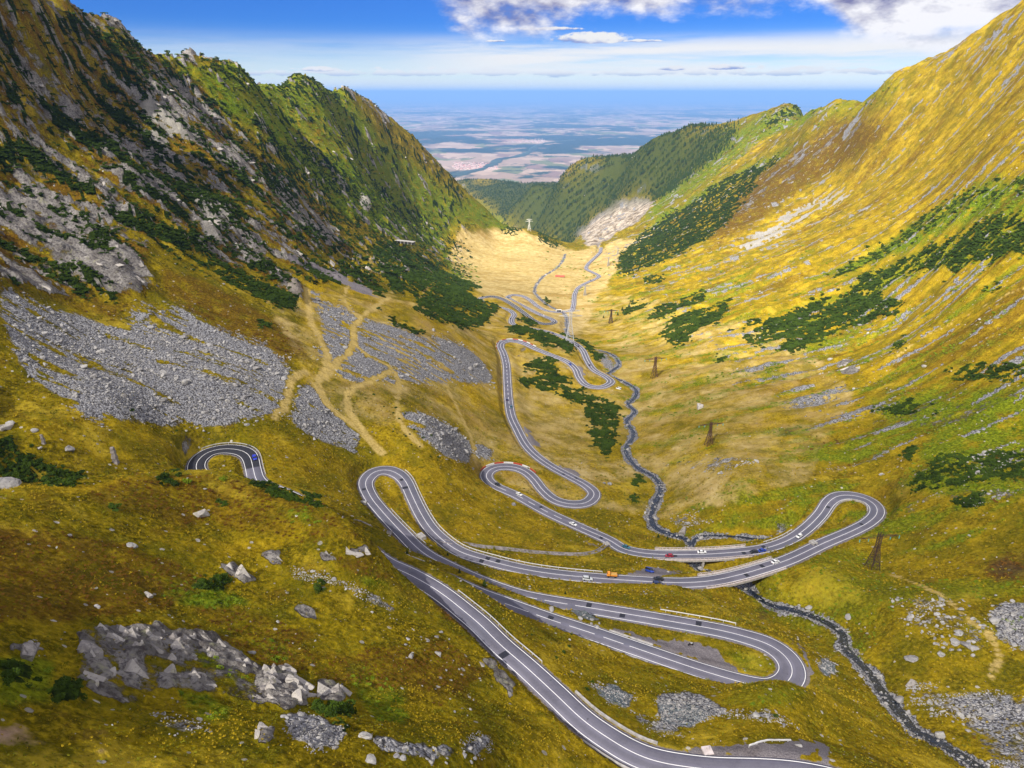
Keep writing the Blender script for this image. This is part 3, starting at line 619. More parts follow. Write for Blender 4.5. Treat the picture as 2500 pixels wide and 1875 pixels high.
('cream',.50,'o',[(560,640),(800,620),(1000,700),(1350,640),(1700,720),(1850,860),(1750,1040),(1450,1120),(1150,1080),(950,960),(700,900)]),
('cream',.42,'e',[(300,600),(1500,450),(1750,700),(1550,1100),(1300,1200),(700,1000)]),
('cream',1,'e',[(150,330),(250,60),(780,20),(1180,200),(1280,240),(1540,200),(2050,80),(1720,280),(1680,430),(1500,600),(1400,900),(1300,1000),(1100,850),(400,580)]),
('gold',1,'e',[(400,600),(1100,850),(1300,1000),(1700,1659),(0,1659),(0,1200),(300,900)]),
('gold',1,'e',[(0,0),(280,0),(240,120),(300,350),(180,330),(100,150)]),
('green',.8,'e',[(1190,380),(1240,365),(1340,380),(1270,400)]),('green',.5,'e',[(1290,480),(1400,440),(1480,450),(1420,510),(1300,530)]),
('shrub',.8,'e',[(960,60),(1050,80),(1180,190),(1140,200),(1000,170)]),('shrub',.8,'e',[(590,20),(800,0),(820,60),(700,90)]),
('shrub',1,'e',[(700,920),(760,915),(900,940),(1100,1010),(1290,1080),(1310,1110),(1280,1160),(1180,1130),(1150,1080),(1000,1060),(880,1040),(980,1020),(860,990),(760,960)]),
('shrub',1,'e',[(1160,960),(1280,1010),(1400,1060),(1470,1120),(1560,1180),(1570,1210),(1500,1200),(1420,1140),(1320,1060),(1180,990)]),
('shrub',1,'e',[(810,860),(850,810),(930,860),(950,900),(900,905),(830,880)]),('shrub',1,'e',[(990,635),(1060,680),(1080,715),(1040,710)]),
('shrub',1,'e',[(840,1240),(1000,1215),(1180,1205),(1090,1240),(1100,1290),(1150,1330),(1210,1370),(1290,1430),(1280,1470),(1200,1470),(1060,1480),(840,1450),(790,1400),(800,1380),(960,1390),(1030,1350),(940,1310),(850,1280)]),
('shrub',1,'e',[(1180,1500),(1280,1510),(1400,1540),(1500,1590),(1460,1620),(1350,1590),(1180,1530)]),('shrub',1,'e',[(1440,1640),(1560,1570),(1690,1600),(1700,1659),(1420,1659)]),
('shrub',1,'d',[(310,120),(360,80),(440,90),(470,150),(440,210),(440,270),(400,310),(370,280),(330,210),(340,160)]),('shrub',1,'d',[(210,20),(300,30),(380,80),(330,100),(250,60)]),
('shrub',.8,'e',[(1890,520),(2000,490),(2110,490),(2050,540),(1940,550)]),('shrub',.8,'e',[(1770,770),(1830,720),(1950,720),(1900,760),(1790,800)]),('shrub',.9,'e',[(1940,850),(2030,790),(2212,740),(2212,830),(2050,860)]),
('rock',.6,'e',[(750,1090),(880,1080),(900,1160),(800,1180)]),('scree',.7,'e',[(850,1280),(1000,1300),(1030,1340),(950,1380)]),('scree',.6,'e',[(1100,1240),(1260,1230),(1300,1330),(1170,1330)]),
('scree',.7,'e',[(1470,1100),(1600,1150),(1700,1250),(1650,1350),(1560,1290),(1480,1200)]),('scree',.6,'e',[(0,950),(300,1050),(500,1250),(500,1450),(0,1300)]),
('scree',.5,'e',[(480,770),(600,770),(560,850),(480,880)]),
]
PATHS = [  # worn tracks: width m, view, line
(4.5,'a',[(1320,1240),(1345,1400),(1400,1500),(1405,1580),(1370,1659),(1420,1750),(1520,1830),(1600,1900),(1640,1950)]),
(4.5,'a',[(1680,1285),(1620,1320),(1530,1400),(1520,1480),(1440,1570),(1400,1630)]),(4,'a',[(1520,1480),(1600,1540),(1680,1580),(1600,1640),(1500,1700),(1510,1780),(1570,1860)]),
(3.5,'a',[(1700,1600),(1720,1659),(1710,1760),(1740,1840),(1810,1920)]),(4,'a',[(1310,1600),(1255,1640),(1230,1740),(1180,1800)]),
(2.5,'a',[(1500,1230),(1490,1300),(1540,1370)]),(3,'a',[(1570,1050),(1600,1120),(1590,1190)]),(3,'c',[(1930,30),(1990,150),(2035,250),(2045,335)]),
(2.2,'a',[(1800,1285),(1830,1255),(1880,1218),(1980,1190)]),(2.5,'a',[(1850,960),(1900,1010),(1920,1040)]),
(2.2,'d',[(1640,830),(1700,850),(1850,920),(1960,1010),(2060,1090),(2100,1180),(2060,1260)]),(1.5,'b',[(2206,1240),(2000,1340),(1800,1440),(1650,1540)]),
]
PXV, PYV = PX.ravel(), PY.ravel()
XV, YV = GXW.ravel(), GYW.ravel()
rv = np.hypot(XV, YV)
in_view = (PXV > -500) & (PXV < 3000) & (PYV > -300) & (PYV < 2300)
wob = 0.016 * rv
dx = np.zeros(XV.size); dy = np.zeros(XV.size)
lr_ = np.log(rv) * 42; az_ = np.arctan2(XV, YV) * 42
jx = (fbm(az_, lr_, 4, 11, .6)) * 9; jy = (fbm(az_, lr_, 4, 23, .6)) * 9
QX = PXV + jx; QY = PYV + jy
MASK = {k: np.zeros(XV.size, np.float32) for k in ('shrub', 'green', 'gold', 'heather', 'rock', 'scree', 'pale', 'cream', 'gravel', 'dirt', 'blue', 'dark', 'forest', 'path')}
for kind, st, vw, poly in COVER:
    ox, oy, sc = ORG[vw]
    P_ = np.array(poly, float) * sc + np.array([ox, oy])
    x0, y0 = P_.min(0); x1, y1 = P_.max(0)
    # let outlines that reach the frame edge run on beyond it
    P_[:, 0] = np.where(P_[:, 0] >= 2495, 3000, np.where(P_[:, 0] <= 3, -500, P_[:, 0]))
    P_[:, 1] = np.where(P_[:, 1] >= 1870, 2300, np.where(P_[:, 1] <= 2, -300, P_[:, 1]))
    x0, y0 = P_.min(0); x1, y1 = P_.max(0)
    idx = np.nonzero((QX > x0) & (QX < x1) & (QY > y0) & (QY < y1))[0]
    if len(idx) == 0: continue
    hit = in_poly(QX[idx], QY[idx], P_)
    idx = idx[hit]
    MASK[kind][idx] = np.maximum(MASK[kind][idx], st)

def blur_grid(a, n=1):
    g = a.reshape(NRF, NAF).astype(np.float32)
    for _ in range(n):
        p = np.pad(g, 1, mode='edge')
        g = (p[1:-1, 1:-1] * 4 + (p[:-2, 1:-1] + p[2:, 1:-1] + p[1:-1, :-2] + p[1:-1, 2:]) * 2 + p[:-2, :-2] + p[:-2, 2:] + p[2:, :-2] + p[2:, 2:]) / 16
    return g.ravel()

for k in ('gold', 'green', 'heather', 'cream', 'pale', 'blue', 'dark'):
    MASK[k] = blur_grid(MASK[k], 6)
for k, n_b_ in (('scree', 34), ('rock', 4), ('dirt', 6), ('forest', 5)):
    MASK[k] = blur_grid(MASK[k], n_b_)
MASK['forest'] *= smoothstep(2200, 2500, rv)
for k in ('shrub', 'gravel'):
    MASK[k] = blur_grid(MASK[k], 1)

# ------------------------------------------------------------------ relief: gullies, crags, tussocks
ZV = GZ.ravel().copy()
# streaks of dwarf pine and bare rock that follow the fall line of the two mountain sides
ls_ = smoothstep(-30, -170, XV) * smoothstep(190, 330, rv) * (PYV < 1000) * (PXV < 1150)
st1 = fbm(XV / 85 + .1 * perlin(XV / 30, YV / 30, 9), YV / 20, 5, 171, .6); st2 = fbm(XV / 60, YV / 13, 5, 181, .62)
rid = fbm(XV / 45, YV / 22, 5, 191, .65)
upper = np.clip((MASK['rock'] > .3) * 1.0, 0, 1)
MASK['shrub'] = np.maximum(MASK['shrub'], blur_grid((ls_ * upper * smoothstep(.28, .42, st1)).astype(np.float32)) * .85)
MASK['rock'] = np.maximum(MASK['rock'], (ls_ * upper * smoothstep(.16, .42, rid) * .9).astype(np.float32))
gl_ = ls_ * (PYV < 700) * smoothstep(500, 640, rv)
MASK['shrub'] = np.maximum(MASK['shrub'], blur_grid((gl_ * smoothstep(.10, .3, st2) * .8).astype(np.float32)))
MASK['rock'] = np.maximum(MASK['rock'], (gl_ * smoothstep(.46, .6, rid) * .9).astype(np.float32))
MASK['heather'] = np.maximum(MASK['heather'], (ls_ * upper * smoothstep(-.35, .2, st2) * .85).astype(np.float32))
MASK['green'] = np.maximum(MASK['green'], (smoothstep(60, 160, XV) * smoothstep(210, 330, rv) * smoothstep(560, 700, PYV) * smoothstep(.12, .42, fbm(XV / 90, YV / 24, 5, 271, .62)) * .7).astype(np.float32))
farm = smoothstep(380, 520, rv)
strk = fbm(XV / 70 + .12 * perlin(XV / 25, YV / 25, 19), YV / 16, 5, 221, .66)
for k, lo_, hi_ in (('rock', -.35, .20), ('scree', -.40, .12)):
    MASK[k] = (MASK[k] * (1 - farm * (MASK['cream'] < .3) * (1 - smoothstep(lo_, hi_, strk)) * np.where(XV > 20, .85, .45))).astype(np.float32)
scl_ = smoothstep(215, 290, rv) * smoothstep(-25, -60, XV)
MASK['scree'] = (MASK['scree'] * (1 - scl_ * .6 * (1 - smoothstep(-.62, -.02, fbm(XV / 46 + .2 * perlin(XV / 18, YV / 18, 39), YV / 8.5, 5, 261, .66))))).astype(np.float32)
shr_n = fbm(XV / 55 + .15 * perlin(XV / 20, YV / 20, 29), YV / 13, 5, 231, .68)
MASK['shrub'] = (MASK['shrub'] * (1 - farm * smoothstep(-.12, -.42, shr_n) * .8)).astype(np.float32)
rs_ = smoothstep(120, 260, XV) * smoothstep(250, 420, rv) * (PYV < 1250)
MASK['scree'] = np.maximum(MASK['scree'], (rs_ * smoothstep(.24, .56, fbm(XV / 75, YV / 11, 5, 201, .62)) * .65).astype(np.float32))
MASK['heather'] = np.maximum(MASK['heather'], (rs_ * smoothstep(.2, .5, fbm(XV / 110, YV / 26, 4, 211, .6)) * .6).astype(np.float32))
Xr, Yr = XV, YV
far = smoothstep(250, 900, rv)
und = fbm(Xr / 34, Yr / 34, 4, 31) * (0.55 + 0.9 * far)                     # rolling turf
tus = fbm(Xr / 4.2, Yr / 4.2, 4, 37, .65) * 0.30                                # tussocks
slope_side = smoothstep(0.15, 0.5, np.abs(np.arctan2(XV, YV)))
left_side = smoothstep(-30, -170, XV + 0.0 * YV) * smoothstep(190, 330, rv)
right_side = smoothstep(120, 260, XV) * smoothstep(250, 420, rv)
crag = ridged(Xr / 110 + 0.15 * perlin(Xr / 60, Yr / 60, 5), Yr / 42, 4, 41)  # spurs run down the fall line
crag2 = ridged(Xr / 26, Yr / 15, 3, 47)
amp = np.clip(rv / 420, 0.25, 2.0)
ZV += und + tus
steep = np.clip(left_side, 0, 1)
amp_c = np.clip(amp, 0, 1.35)
ZV += steep * (crag * 4.6 * amp_c * (0.45 + 0.7 * MASK['rock']) + crag2 * 1.8 * amp_c * (0.2 + 1.2 * MASK['rock']))
ZV += np.clip(right_side, 0, 1) * (ridged(Xr / 150, Yr / 50, 4, 53) * 2.6 * amp + crag2 * 0.7 * amp * (0.3 + MASK['rock'] + MASK['scree']))
near = 1 - smoothstep(180, 320, rv)
ledge = ridged(Xr / 9 + .4 * Yr / 9, Yr / 5 - .3 * Xr / 9, 4, 59)
ZV += MASK['rock'] * near * (0.5 + ledge * 0.9)
ZV += near * 0.5 * ridged(Xr / 22, Yr / 22, 3, 61)
ZV += MASK['rock'] * (1 - near) * (1 - np.clip(left_side + right_side, 0, 1)) * ledge * 1.0
rough = perlin(Xr / 1.7, Yr / 1.7, 67) + .6 * perlin(Xr / .8, Yr / .8, 71)
ZV += MASK['scree'] * rough * (0.22 + 0.25 * far)
shn = fbm(Xr / 7.0, Yr / 5.0, 4, 73, .65)
shrub_cut = np.clip((MASK['shrub'] + 0.75 * shn - 0.46) * 4, 0, 1) * (MASK['shrub'] > 0.02)
ZV += shrub_cut * (0.5 + 0.5 * np.clip(shn + .5, 0, 1)) * (0.8 + .8 * far)
FAR = rv > 5000
ZV = np.where(rv > 2400, ZV + smoothstep(2400, 3400, rv) * 16 * fbm(Xr / 300, Yr / 300, 4, 83), ZV)

# ------------------------------------------------------------------ shape the ground to the road and the stream
def corridor(path, width):
    """ground points near a path: (indices, nearest sample)"""
    cell = 8.0
    x0, y0 = path[:, 0].min() - width - cell, path[:, 1].min() - width - cell
    nx = int((path[:, 0].max() + width - x0) / cell) + 3; ny = int((path[:, 1].max() + width - y0) / cell) + 3
    occ = np.zeros((nx, ny), bool)
    r = int(width / cell) + 1
    ii = ((path[:, 0] - x0) / cell).astype(int); jj = ((path[:, 1] - y0) / cell).astype(int)
    for a in range(-r, r + 1):
        for b in range(-r, r + 1):
            occ[np.clip(ii + a, 0, nx - 1), np.clip(jj + b, 0, ny - 1)] = True
    ci = ((XV - x0) / cell).astype(int); cj = ((YV - y0) / cell).astype(int)
    ok = (ci >= 0) & (ci < nx) & (cj >= 0) & (cj < ny)
    sel = np.nonzero(ok)[0]
    sel = sel[occ[ci[sel], cj[sel]]]
    kd = kdtree.KDTree(len(path))
    for i, p in enumerate(path): kd.insert((p[0], p[1], 0), i)
    kd.balance()
    find = kd.find
    near_i = np.fromiter((find((x, y, 0.0))[1] for x, y in zip(XV[sel].tolist(), YV[sel].tolist())), dtype=np.int64, count=len(sel))
    return sel, near_i

road_solid = ROAD[~on_bridge]
T_solid, HW_solid = ROAD_T[~on_bridge], ROAD_HW[~on_bridge]
sel, ni = corridor(road_solid, 26)
dxy = np.c_[XV[sel], YV[sel]] - road_solid[ni, :2]
along = np.clip((dxy * T_solid[ni]).sum(1), -1, 1)
lat = np.sqrt(np.maximum((dxy ** 2).sum(1) - along ** 2, 0))
zr = road_solid[ni, 2]
pad = HW_solid[ni] + 0.9 + 0.0035 * rv[sel]
bed = zr - 0.16 - 0.0006 * rv[sel]
dzr = ZV[sel] - bed
reach = np.where(dzr > 0, 1.5 + 0.35 * dzr, 2.0 - 1.5 * dzr)
wgt = 1 - smoothstep(0, 1, (lat - pad) / np.minimum(reach, 20))
ZV[sel] = ZV[sel] * (1 - wgt) + bed * wgt
ROADNEAR = np.zeros(XV.size, np.float32); ROADNEAR[sel] = np.clip(1 - (lat - HW_solid[ni] - 0.5) / (1.2 + .002 * rv[sel]), 0, 1)
road_lat = np.full(XV.size, 99.0, np.float32); road_lat[sel] = lat - HW_solid[ni]
for k in ('shrub', 'rock', 'scree'):
    MASK[k] *= 1 - np.clip(1.6 - road_lat / 2.5, 0, 1)

STREAM_W = 2.4
strm = np.vstack([STREAM, BROOK])
sel, ni = corridor(strm, 22)
d = np.hypot(XV[sel] - strm[ni, 0], YV[sel] - strm[ni, 1])
halfw = np.where(ni < len(STREAM), 1.9, 1.0) + 1.5 * fbm(strm[ni, 0] / 12, strm[ni, 1] / 12, 2, 91) + 0.0006 * rv[sel] - .7 * smoothstep(700, 1100, rv[sel])
bed = strm[ni, 2] - 1.1 + 0.75 * rough[sel]
rd = smoothstep(3.5, 8, road_lat[sel])
wgt = (1 - smoothstep(0, 1, (d - halfw) / np.clip(3 + 1.2 * np.abs(ZV[sel] - bed), 3, 16))) * rd
ZV[sel] = ZV[sel] * (1 - wgt) + bed * wgt
STREAMNEAR = np.zeros(XV.size, np.float32); STREAMNEAR[sel] = np.clip(1.25 - (d - halfw) / 2.4, 0, 1) * rd
sb = np.clip(STREAMNEAR * (0.9 + 0.5 * fbm(XV / 6, YV / 6, 2, 93)), 0, 1)
MASK['scree'] = np.maximum(MASK['scree'], sb * .9)
MASK['shrub'] *= 1 - np.clip(STREAMNEAR, 0, 1)

# tracks
def visible_point(px, py, z=None, first_r=None):
    """where the line of sight through a pixel meets the ground"""
    d_ = ray(px, py); az = math.atan2(d_[0], d_[1]); w = d_[2] / math.hypot(d_[0], d_[1])
    f = (az + AZ_MAX) / (2 * AZ_MAX) * (NAF - 1); i = int(np.clip(math.floor(f), 0, NAF - 2)); t = f - i
    zc = ZG[:, i] * (1 - t) + ZG[:, i + 1] * t
    rr = np.exp(LRF) * K
    wc = zc / rr
    ok = wc >= w
    if first_r is not None: ok &= rr > first_r
    j = int(np.argmax(ok)) if ok.any() else NRF - 1
    if j > 0:
        tt = (w - wc[j - 1]) / max(1e-9, wc[j] - wc[j - 1]); tt = min(max(tt, 0), 1)
    else: tt = 0
    r = rr[j - 1] * (1 - tt) + rr[j] * tt
    return np.array([r * math.sin(az), r * math.cos(az), w * r])

ZG = ZV.reshape(NRF, NAF)

def ground_z(x, y):
    r = math.hypot(x, y); az = math.atan2(x, y)
    f = (az + AZ_MAX) / (2 * AZ_MAX) * (NAF - 1); i = int(np.clip(math.floor(f), 0, NAF - 2)); t = min(max(f - i, 0), 1)
    l = math.log(r / K); j = int(np.clip(np.searchsorted(LRF, l) - 1, 0, NRF - 2)); s = min(max((l - LRF[j]) / (LRF[j + 1] - LRF[j]), 0), 1)
    return (ZG[j, i] * (1 - t) + ZG[j, i + 1] * t) * (1 - s) + (ZG[j + 1, i] * (1 - t) + ZG[j + 1, i + 1] * t) * s

def ground_n(x, y, e=1.5):
    gx = (ground_z(x + e, y) - ground_z(x - e, y)) / (2 * e); gy = (ground_z(x, y + e) - ground_z(x, y - e)) / (2 * e)
    return Vector((-gx, -gy, 1)).normalized()

for wid, vw, line in PATHS:
    ox, oy, sc = ORG[vw]
    pts = np.array([visible_point(ox + x * sc, oy + y * sc) for x, y in line])
    pth, _ = resample(catmull(pts, 3.0), 3.0)
    sel, ni = corridor(pth, wid + 4)
    d = np.hypot(XV[sel] - pth[ni, 0], YV[sel] - pth[ni, 1]) + 1.1 * fbm(XV[sel] / 7, YV[sel] / 7, 3, 97)
    v = 1 - smoothstep(wid * .35, wid * .75, d)
    MASK['path'][sel] = np.maximum(MASK['path'][sel], v)
for k in ('scree', 'rock', 'shrub'):
    MASK[k] *= 1 - 0.85 * MASK['path']
MASK['gravel'] = np.maximum(MASK['gravel'], ROADNEAR * 0.75)

# ------------------------------------------------------------------ materials
class NT:
    """small helper to write node trees"""
    def __init__(self, mat):
        mat.use_nodes = True
        self.t = mat.node_tree
        self.t.nodes.clear()
    def n(self, typ, **kw):
        nd = self.t.nodes.new(typ)
        for k, v in kw.items():
            if k.startswith('i_'):
                key = k[2:]
                nd.inputs[int(key) if key.isdigit() else key.replace('_', ' ')].default_value = v
            else: setattr(nd, k, v)
        return nd
    def l(self, a, b): self.t.links.new(a, b)
    def val(self, sock, v):
        if hasattr(v, 'is_output') or isinstance(v, bpy.types.NodeSocket): self.l(v, sock)
        else: sock.default_value = v
    def math(self, op, a, b=0.0, clamp=False):
        nd = self.n('ShaderNodeMath', operation=op, use_clamp=clamp)
        self.val(nd.inputs[0], a); self.val(nd.inputs[1], b)
        return nd.outputs[0]
    def mix(self, f, a, b, mode='MIX'):
        nd = self.n('ShaderNodeMix', data_type='RGBA', blend_type=mode)
        self.val(nd.inputs[0], f)
        for s, v in ((nd.inputs[6], a), (nd.inputs[7], b)):
            if isinstance(v, tuple): s.default_value = (*v, 1) if len(v) == 3 else v
            else: self.l(v, s)
        return nd.outputs[2]
    def noise(self, vec, scale, detail=4, rough=.55, dims='3D', dist=0.0):
        nd = self.n('ShaderNodeTexNoise', noise_dimensions=dims)
        self.l(vec, nd.inputs['Vector'])
        nd.inputs['Scale'].default_value = scale; nd.inputs['Detail'].default_value = detail; nd.inputs['Roughness'].default_value = rough
        nd.inputs['Distortion'].default_value = dist
        return nd.outputs['Fac']
    def ramp(self, f, lo, hi, a=0.0, b=1.0, smooth=True):
        nd = self.n('ShaderNodeMapRange', interpolation_type='SMOOTHSTEP' if smooth else 'LINEAR')
        self.val(nd.inputs[0], f); nd.inputs[1].default_value = lo; nd.inputs[2].default_value = hi; nd.inputs[3].default_value = a; nd.inputs[4].default_value = b
        return nd.outputs[0]

def simple_mat(name, col, rough=.7, metal=0.0, var=0.15, scale=3.0, spec=.3):
    m = bpy.data.materials.new(name)
    t = NT(m)
    tc = t.n('ShaderNodeTexCoord')
    nz = t.noise(tc.outputs['Object'], scale, 4)
    c = t.mix(t.ramp(nz, .3, .7), tuple(x * (1 - var) for x in col), tuple(min(1, x * (1 + var)) for x in col))
    b = t.n('ShaderNodeBsdfPrincipled')
    t.l(c, b.inputs['Base Color']); b.inputs['Roughness'].default_value = rough; b.inputs['Metallic'].default_value = metal
    b.inputs['Specular IOR Level'].default_value = spec
    o = t.n('ShaderNodeOutputMaterial'); t.l(b.outputs[0], o.inputs[0])
    return m

def ground_material():
    m = bpy.data.materials.new('mountain_ground')
    t = NT(m)
    geo = t.n('ShaderNodeNewGeometry')
    pos = geo.outputs['Position']
    def attr(name):
        a = t.n('ShaderNodeAttribute', attribute_name=name)
        s = t.n('ShaderNodeSeparateColor'); t.l(a.outputs['Color'], s.inputs[0])
        return s.outputs[0], s.outputs[1], s.outputs[2], a.outputs['Alpha']
    shrub, scree, rock, gravel = attr('cover_a')
    gold, cream, heather, path = attr('cover_b')
    green, forest, pale, dirt = attr('cover_c')
    blue, dark, _, _ = attr('cover_d')
    n_big = t.noise(pos, .016, 5, .6)
    n_mid = t.noise(pos, .11, 5, .62)
    n_fine = t.noise(pos, .75, 4, .65)
    n_dust = t.noise(pos, 3.1, 3, .7)
    # turf
    olive = t.mix(t.ramp(n_mid, .32, .68), (.060, .049, .002), (.200, .147, .004))
    olive = t.mix(t.ramp(n_fine, .40, .72, 0, .85), olive, (.35, .255, .010))
    gold_c = t.mix(t.ramp(n_mid, .30, .70), (.225, .142, .003), (.44, .292, .010))
    gold_c = t.mix(t.ramp(n_fine, .45, .75, 0, .6), gold_c, (.62, .44, .035))
    c = t.mix(t.math('MULTIPLY', gold, t.ramp(n_big, .25, .62, .35, 1.0), True), olive, gold_c)
    # green flushes and red-brown heath
    patch = t.ramp(t.noise(pos, .05, 5, .65), .47, .60)
    c = t.mix(t.math('MULTIPLY', patch, .5), c, (.075, .080, .004))
    c = t.mix(t.ramp(t.noise(pos, .034, 6, .68), .55, .66, 0, .55), c, (.50, .36, .030))
    c = t.mix(t.ramp(t.noise(pos, .06, 6, .7), .57, .68, 0, .55), c, (.110, .062, .007))
    g_c = t.mix(t.ramp(n_fine, .35, .7), (.045, .082, .003), (.190, .255, .010))
    c = t.mix(t.math('MULTIPLY', green, t.ramp(t.noise(pos, .085, 6, .68), .30, .54), True), c, g_c)
    h_c = t.mix(t.ramp(n_fine, .35, .7), (.070, .030, .005), (.165, .085, .009))
    c = t.mix(t.math('MULTIPLY', heather, t.ramp(t.noise(pos, .12, 5, .65), .30, .55), True), c, h_c)
    mpc = t.n('ShaderNodeMapping'); t.l(pos, mpc.inputs['Vector']); mpc.inputs['Scale'].default_value = (.006, .022, .01)
    cream_c = t.mix(t.ramp(n_mid, .3, .7), (.38, .27, .085), (.55, .42, .19))
    cream_c = t.mix(t.ramp(t.noise(mpc.outputs[0], 1.0, 7, .68), .48, .66, 0, .75), cream_c, (.30, .19, .045))
    cream_c = t.mix(t.ramp(t.noise(pos, .045, 6, .7), .58, .68, 0, .6), cream_c, (.20, .16, .05))
    c = t.mix(t.math('MULTIPLY', t.ramp(t.math('ADD', cream, t.math('MULTIPLY', t.math('SUBTRACT', t.noise(pos, .03, 6, .7), .5), 1.6)), .30, .85), .92), c, cream_c)
    c = t.mix(t.ramp(n_fine, .28, .42, .75, 0), c, (.028, .026, .002))  # dark specks: shade in the turf hollows painted into the colour
    c = t.mix(t.ramp(n_dust, .5, .9, 0, .5), c, t.mix(.5, c, (.42, .285, .008)))
    # stones
    rk = t.mix(t.ramp(n_mid, .3, .7), (.135, .122, .112), (.34, .315, .29))
    rk = t.mix(t.ramp(n_fine, .46, .62, 0, .8), rk, (.075, .063, .062))
    rk = t.mix(t.ramp(t.noise(pos, .3, 4, .7), .56, .70, 0, .75), rk, (.33, .32, .20))
    rk = t.mix(blue, rk, t.mix(t.ramp(n_fine, .35, .65), (.07, .09, .10), (.20, .24, .25)))
    rk = t.mix(pale, rk, t.mix(t.ramp(n_fine, .35, .65), (.30, .28, .23), (.56, .53, .46)))
    rk = t.mix(t.math('MULTIPLY', cream, rock), rk, t.mix(t.ramp(t.noise(pos, .05, 7, .75), .38, .62), (.13, .095, .06), (.54, .46, .36)))
    vor = t.n('ShaderNodeTexVoronoi', feature='F1'); t.l(pos, vor.inputs['Vector']); vor.inputs['Scale'].default_value = 1.15; vor.inputs['Randomness'].default_value = 1
    wv = t.n('ShaderNodeVectorMath', operation='MULTIPLY_ADD'); nz_ = t.n('ShaderNodeTexNoise'); nz_.inputs['Scale'].default_value = .8; nz_.inputs['Detail'].default_value = 3; t.l(pos, nz_.inputs['Vector']); t.l(nz_.outputs['Color'], wv.inputs[0]); wv.inputs[1].default_value = (1.6, 1.6, 1.6); t.l(pos, wv.inputs[2]); t.l(wv.outputs[0], vor.inputs['Vector'])
    sp = t.n('ShaderNodeSeparateColor'); t.l(vor.outputs['Color'], sp.inputs[0])
    sc_c = t.mix(t.math('ADD', t.math('MULTIPLY', sp.outputs[0], .6), t.math('MULTIPLY', n_fine, .4)), (.16, .158, .17), (.48, .475, .485))
    sc_c = t.mix(t.ramp(vor.outputs['Distance'], .48, .72, 0, .85), sc_c, (.055, .050, .048))
    sc_c = t.mix(blue, sc_c, t.mix(sp.outputs[1], (.07, .095, .105), (.23, .28, .29)))
    sc_c = t.mix(t.math('MULTIPLY', pale, .8), sc_c, t.mix(sp.outputs[1], (.33, .30, .24), (.58, .54, .46)))
    n_r = t.noise(pos, .16, 6, .72)
    f_r = t.ramp(t.math('ADD', t.math('MULTIPLY', rock, 1.15), t.math('SUBTRACT', n_r, .5)), .52, .66)
    c = t.mix(f_r, c, rk)
    mps = t.n('ShaderNodeMapping'); t.l(pos, mps.inputs['Vector']); mps.inputs['Scale'].default_value = (.035, .11, .05)
    n_s = t.mix(.5, t.noise(pos, .24, 6, .75), t.noise(mps.outputs[0], 1.0, 6, .75))
    f_s = t.ramp(t.math('ADD', t.math('MULTIPLY', scree, 1.1), t.math('MULTIPLY', t.math('SUBTRACT', n_s, .5), 1.6)), .48, .62)
    c = t.mix(f_s, c, sc_c)
    # stray pale stones everywhere in the turf
    v2 = t.n('ShaderNodeTexVoronoi', feature='F1'); t.l(pos, v2.inputs['Vector']); v2.inputs['Scale'].default_value = .42
    s2 = t.n('ShaderNodeSeparateColor'); t.l(v2.outputs['Color'], s2.inputs[0])
    st = t.math('MULTIPLY', t.math('LESS_THAN', v2.outputs['Distance'], t.math('MULTIPLY', s2.outputs[1], .30)), t.math('GREATER_THAN', t.math('ADD', s2.outputs[0], t.math('MULTIPLY', t.noise(pos, .03, 3), .45)), 1.02))
    st = t.math('MULTIPLY', st, t.math('SUBTRACT', 1.0, t.math('MAXIMUM', cream, shrub), True))
    c = t.mix(t.math('MULTIPLY', st, .85), c, t.mix(s2.outputs[2], (.24, .225, .20), (.50, .47, .42)))
    # tracks, gravel, bare earth
    c = t.mix(t.math('MULTIPLY', path, t.ramp(n_fine, .25, .6, .55, 1)), c, t.mix(n_fine, (.36, .25, .06), (.56, .42, .16)))
    gr = t.mix(t.ramp(n_dust, .3, .7), (.13, .115, .125), (.26, .235, .235))
    c = t.mix(t.ramp(t.math('ADD', gravel, t.math('MULTIPLY', t.math('SUBTRACT', n_fine, .5), .9)), .38, .62), c, gr)
    c = t.mix(t.ramp(t.math('ADD', dirt, t.math('SUBTRACT', n_mid, .5)), .5, .7), c, t.mix(n_fine, (.20, .11, .06), (.46, .33, .25)))
    c = t.mix(t.math('MULTIPLY', dark, t.ramp(n_mid, .3, .6)), c, (.040, .028, .024))  # dark-toned outlines, with the painted cloud shadow of the spur
    # dwarf pine mats and the forest floor
    sh_c = t.mix(t.ramp(n_fine, .35, .7), (.008, .014, .003), (.032, .050, .007))
    f_h = t.ramp(shrub, .35, .6)
    c = t.mix(f_h, c, sh_c)
    c = t.mix(forest, c, t.mix(n_mid, (.025, .036, .007), (.075, .085, .014)))
    b = t.n('ShaderNodeBsdfPrincipled')
    t.l(c, b.inputs['Base Color']); b.inputs['Roughness'].default_value = 1.0; b.inputs['Specular IOR Level'].default_value = .02
    hgt = t.math('ADD', t.math('MULTIPLY', n_fine, .5), t.math('MULTIPLY', n_dust, .18))
    hgt = t.math('ADD', hgt, t.math('MULTIPLY', f_s, t.math('MULTIPLY', vor.outputs['Distance'], -.9)))
    hgt = t.math('ADD', hgt, t.math('MULTIPLY', f_r, t.math('MULTIPLY', t.noise(pos, .5, 6, .7), 1.6)))
    bp = t.n('ShaderNodeBump'); bp.inputs['Strength'].default_value = .9; bp.inputs['Distance'].default_value = 1.3
    t.l(hgt, bp.inputs['Height']); t.l(bp.outputs[0], b.inputs['Normal'])
    o = t.n('ShaderNodeOutputMaterial'); t.l(b.outputs[0], o.inputs[0])
    return m

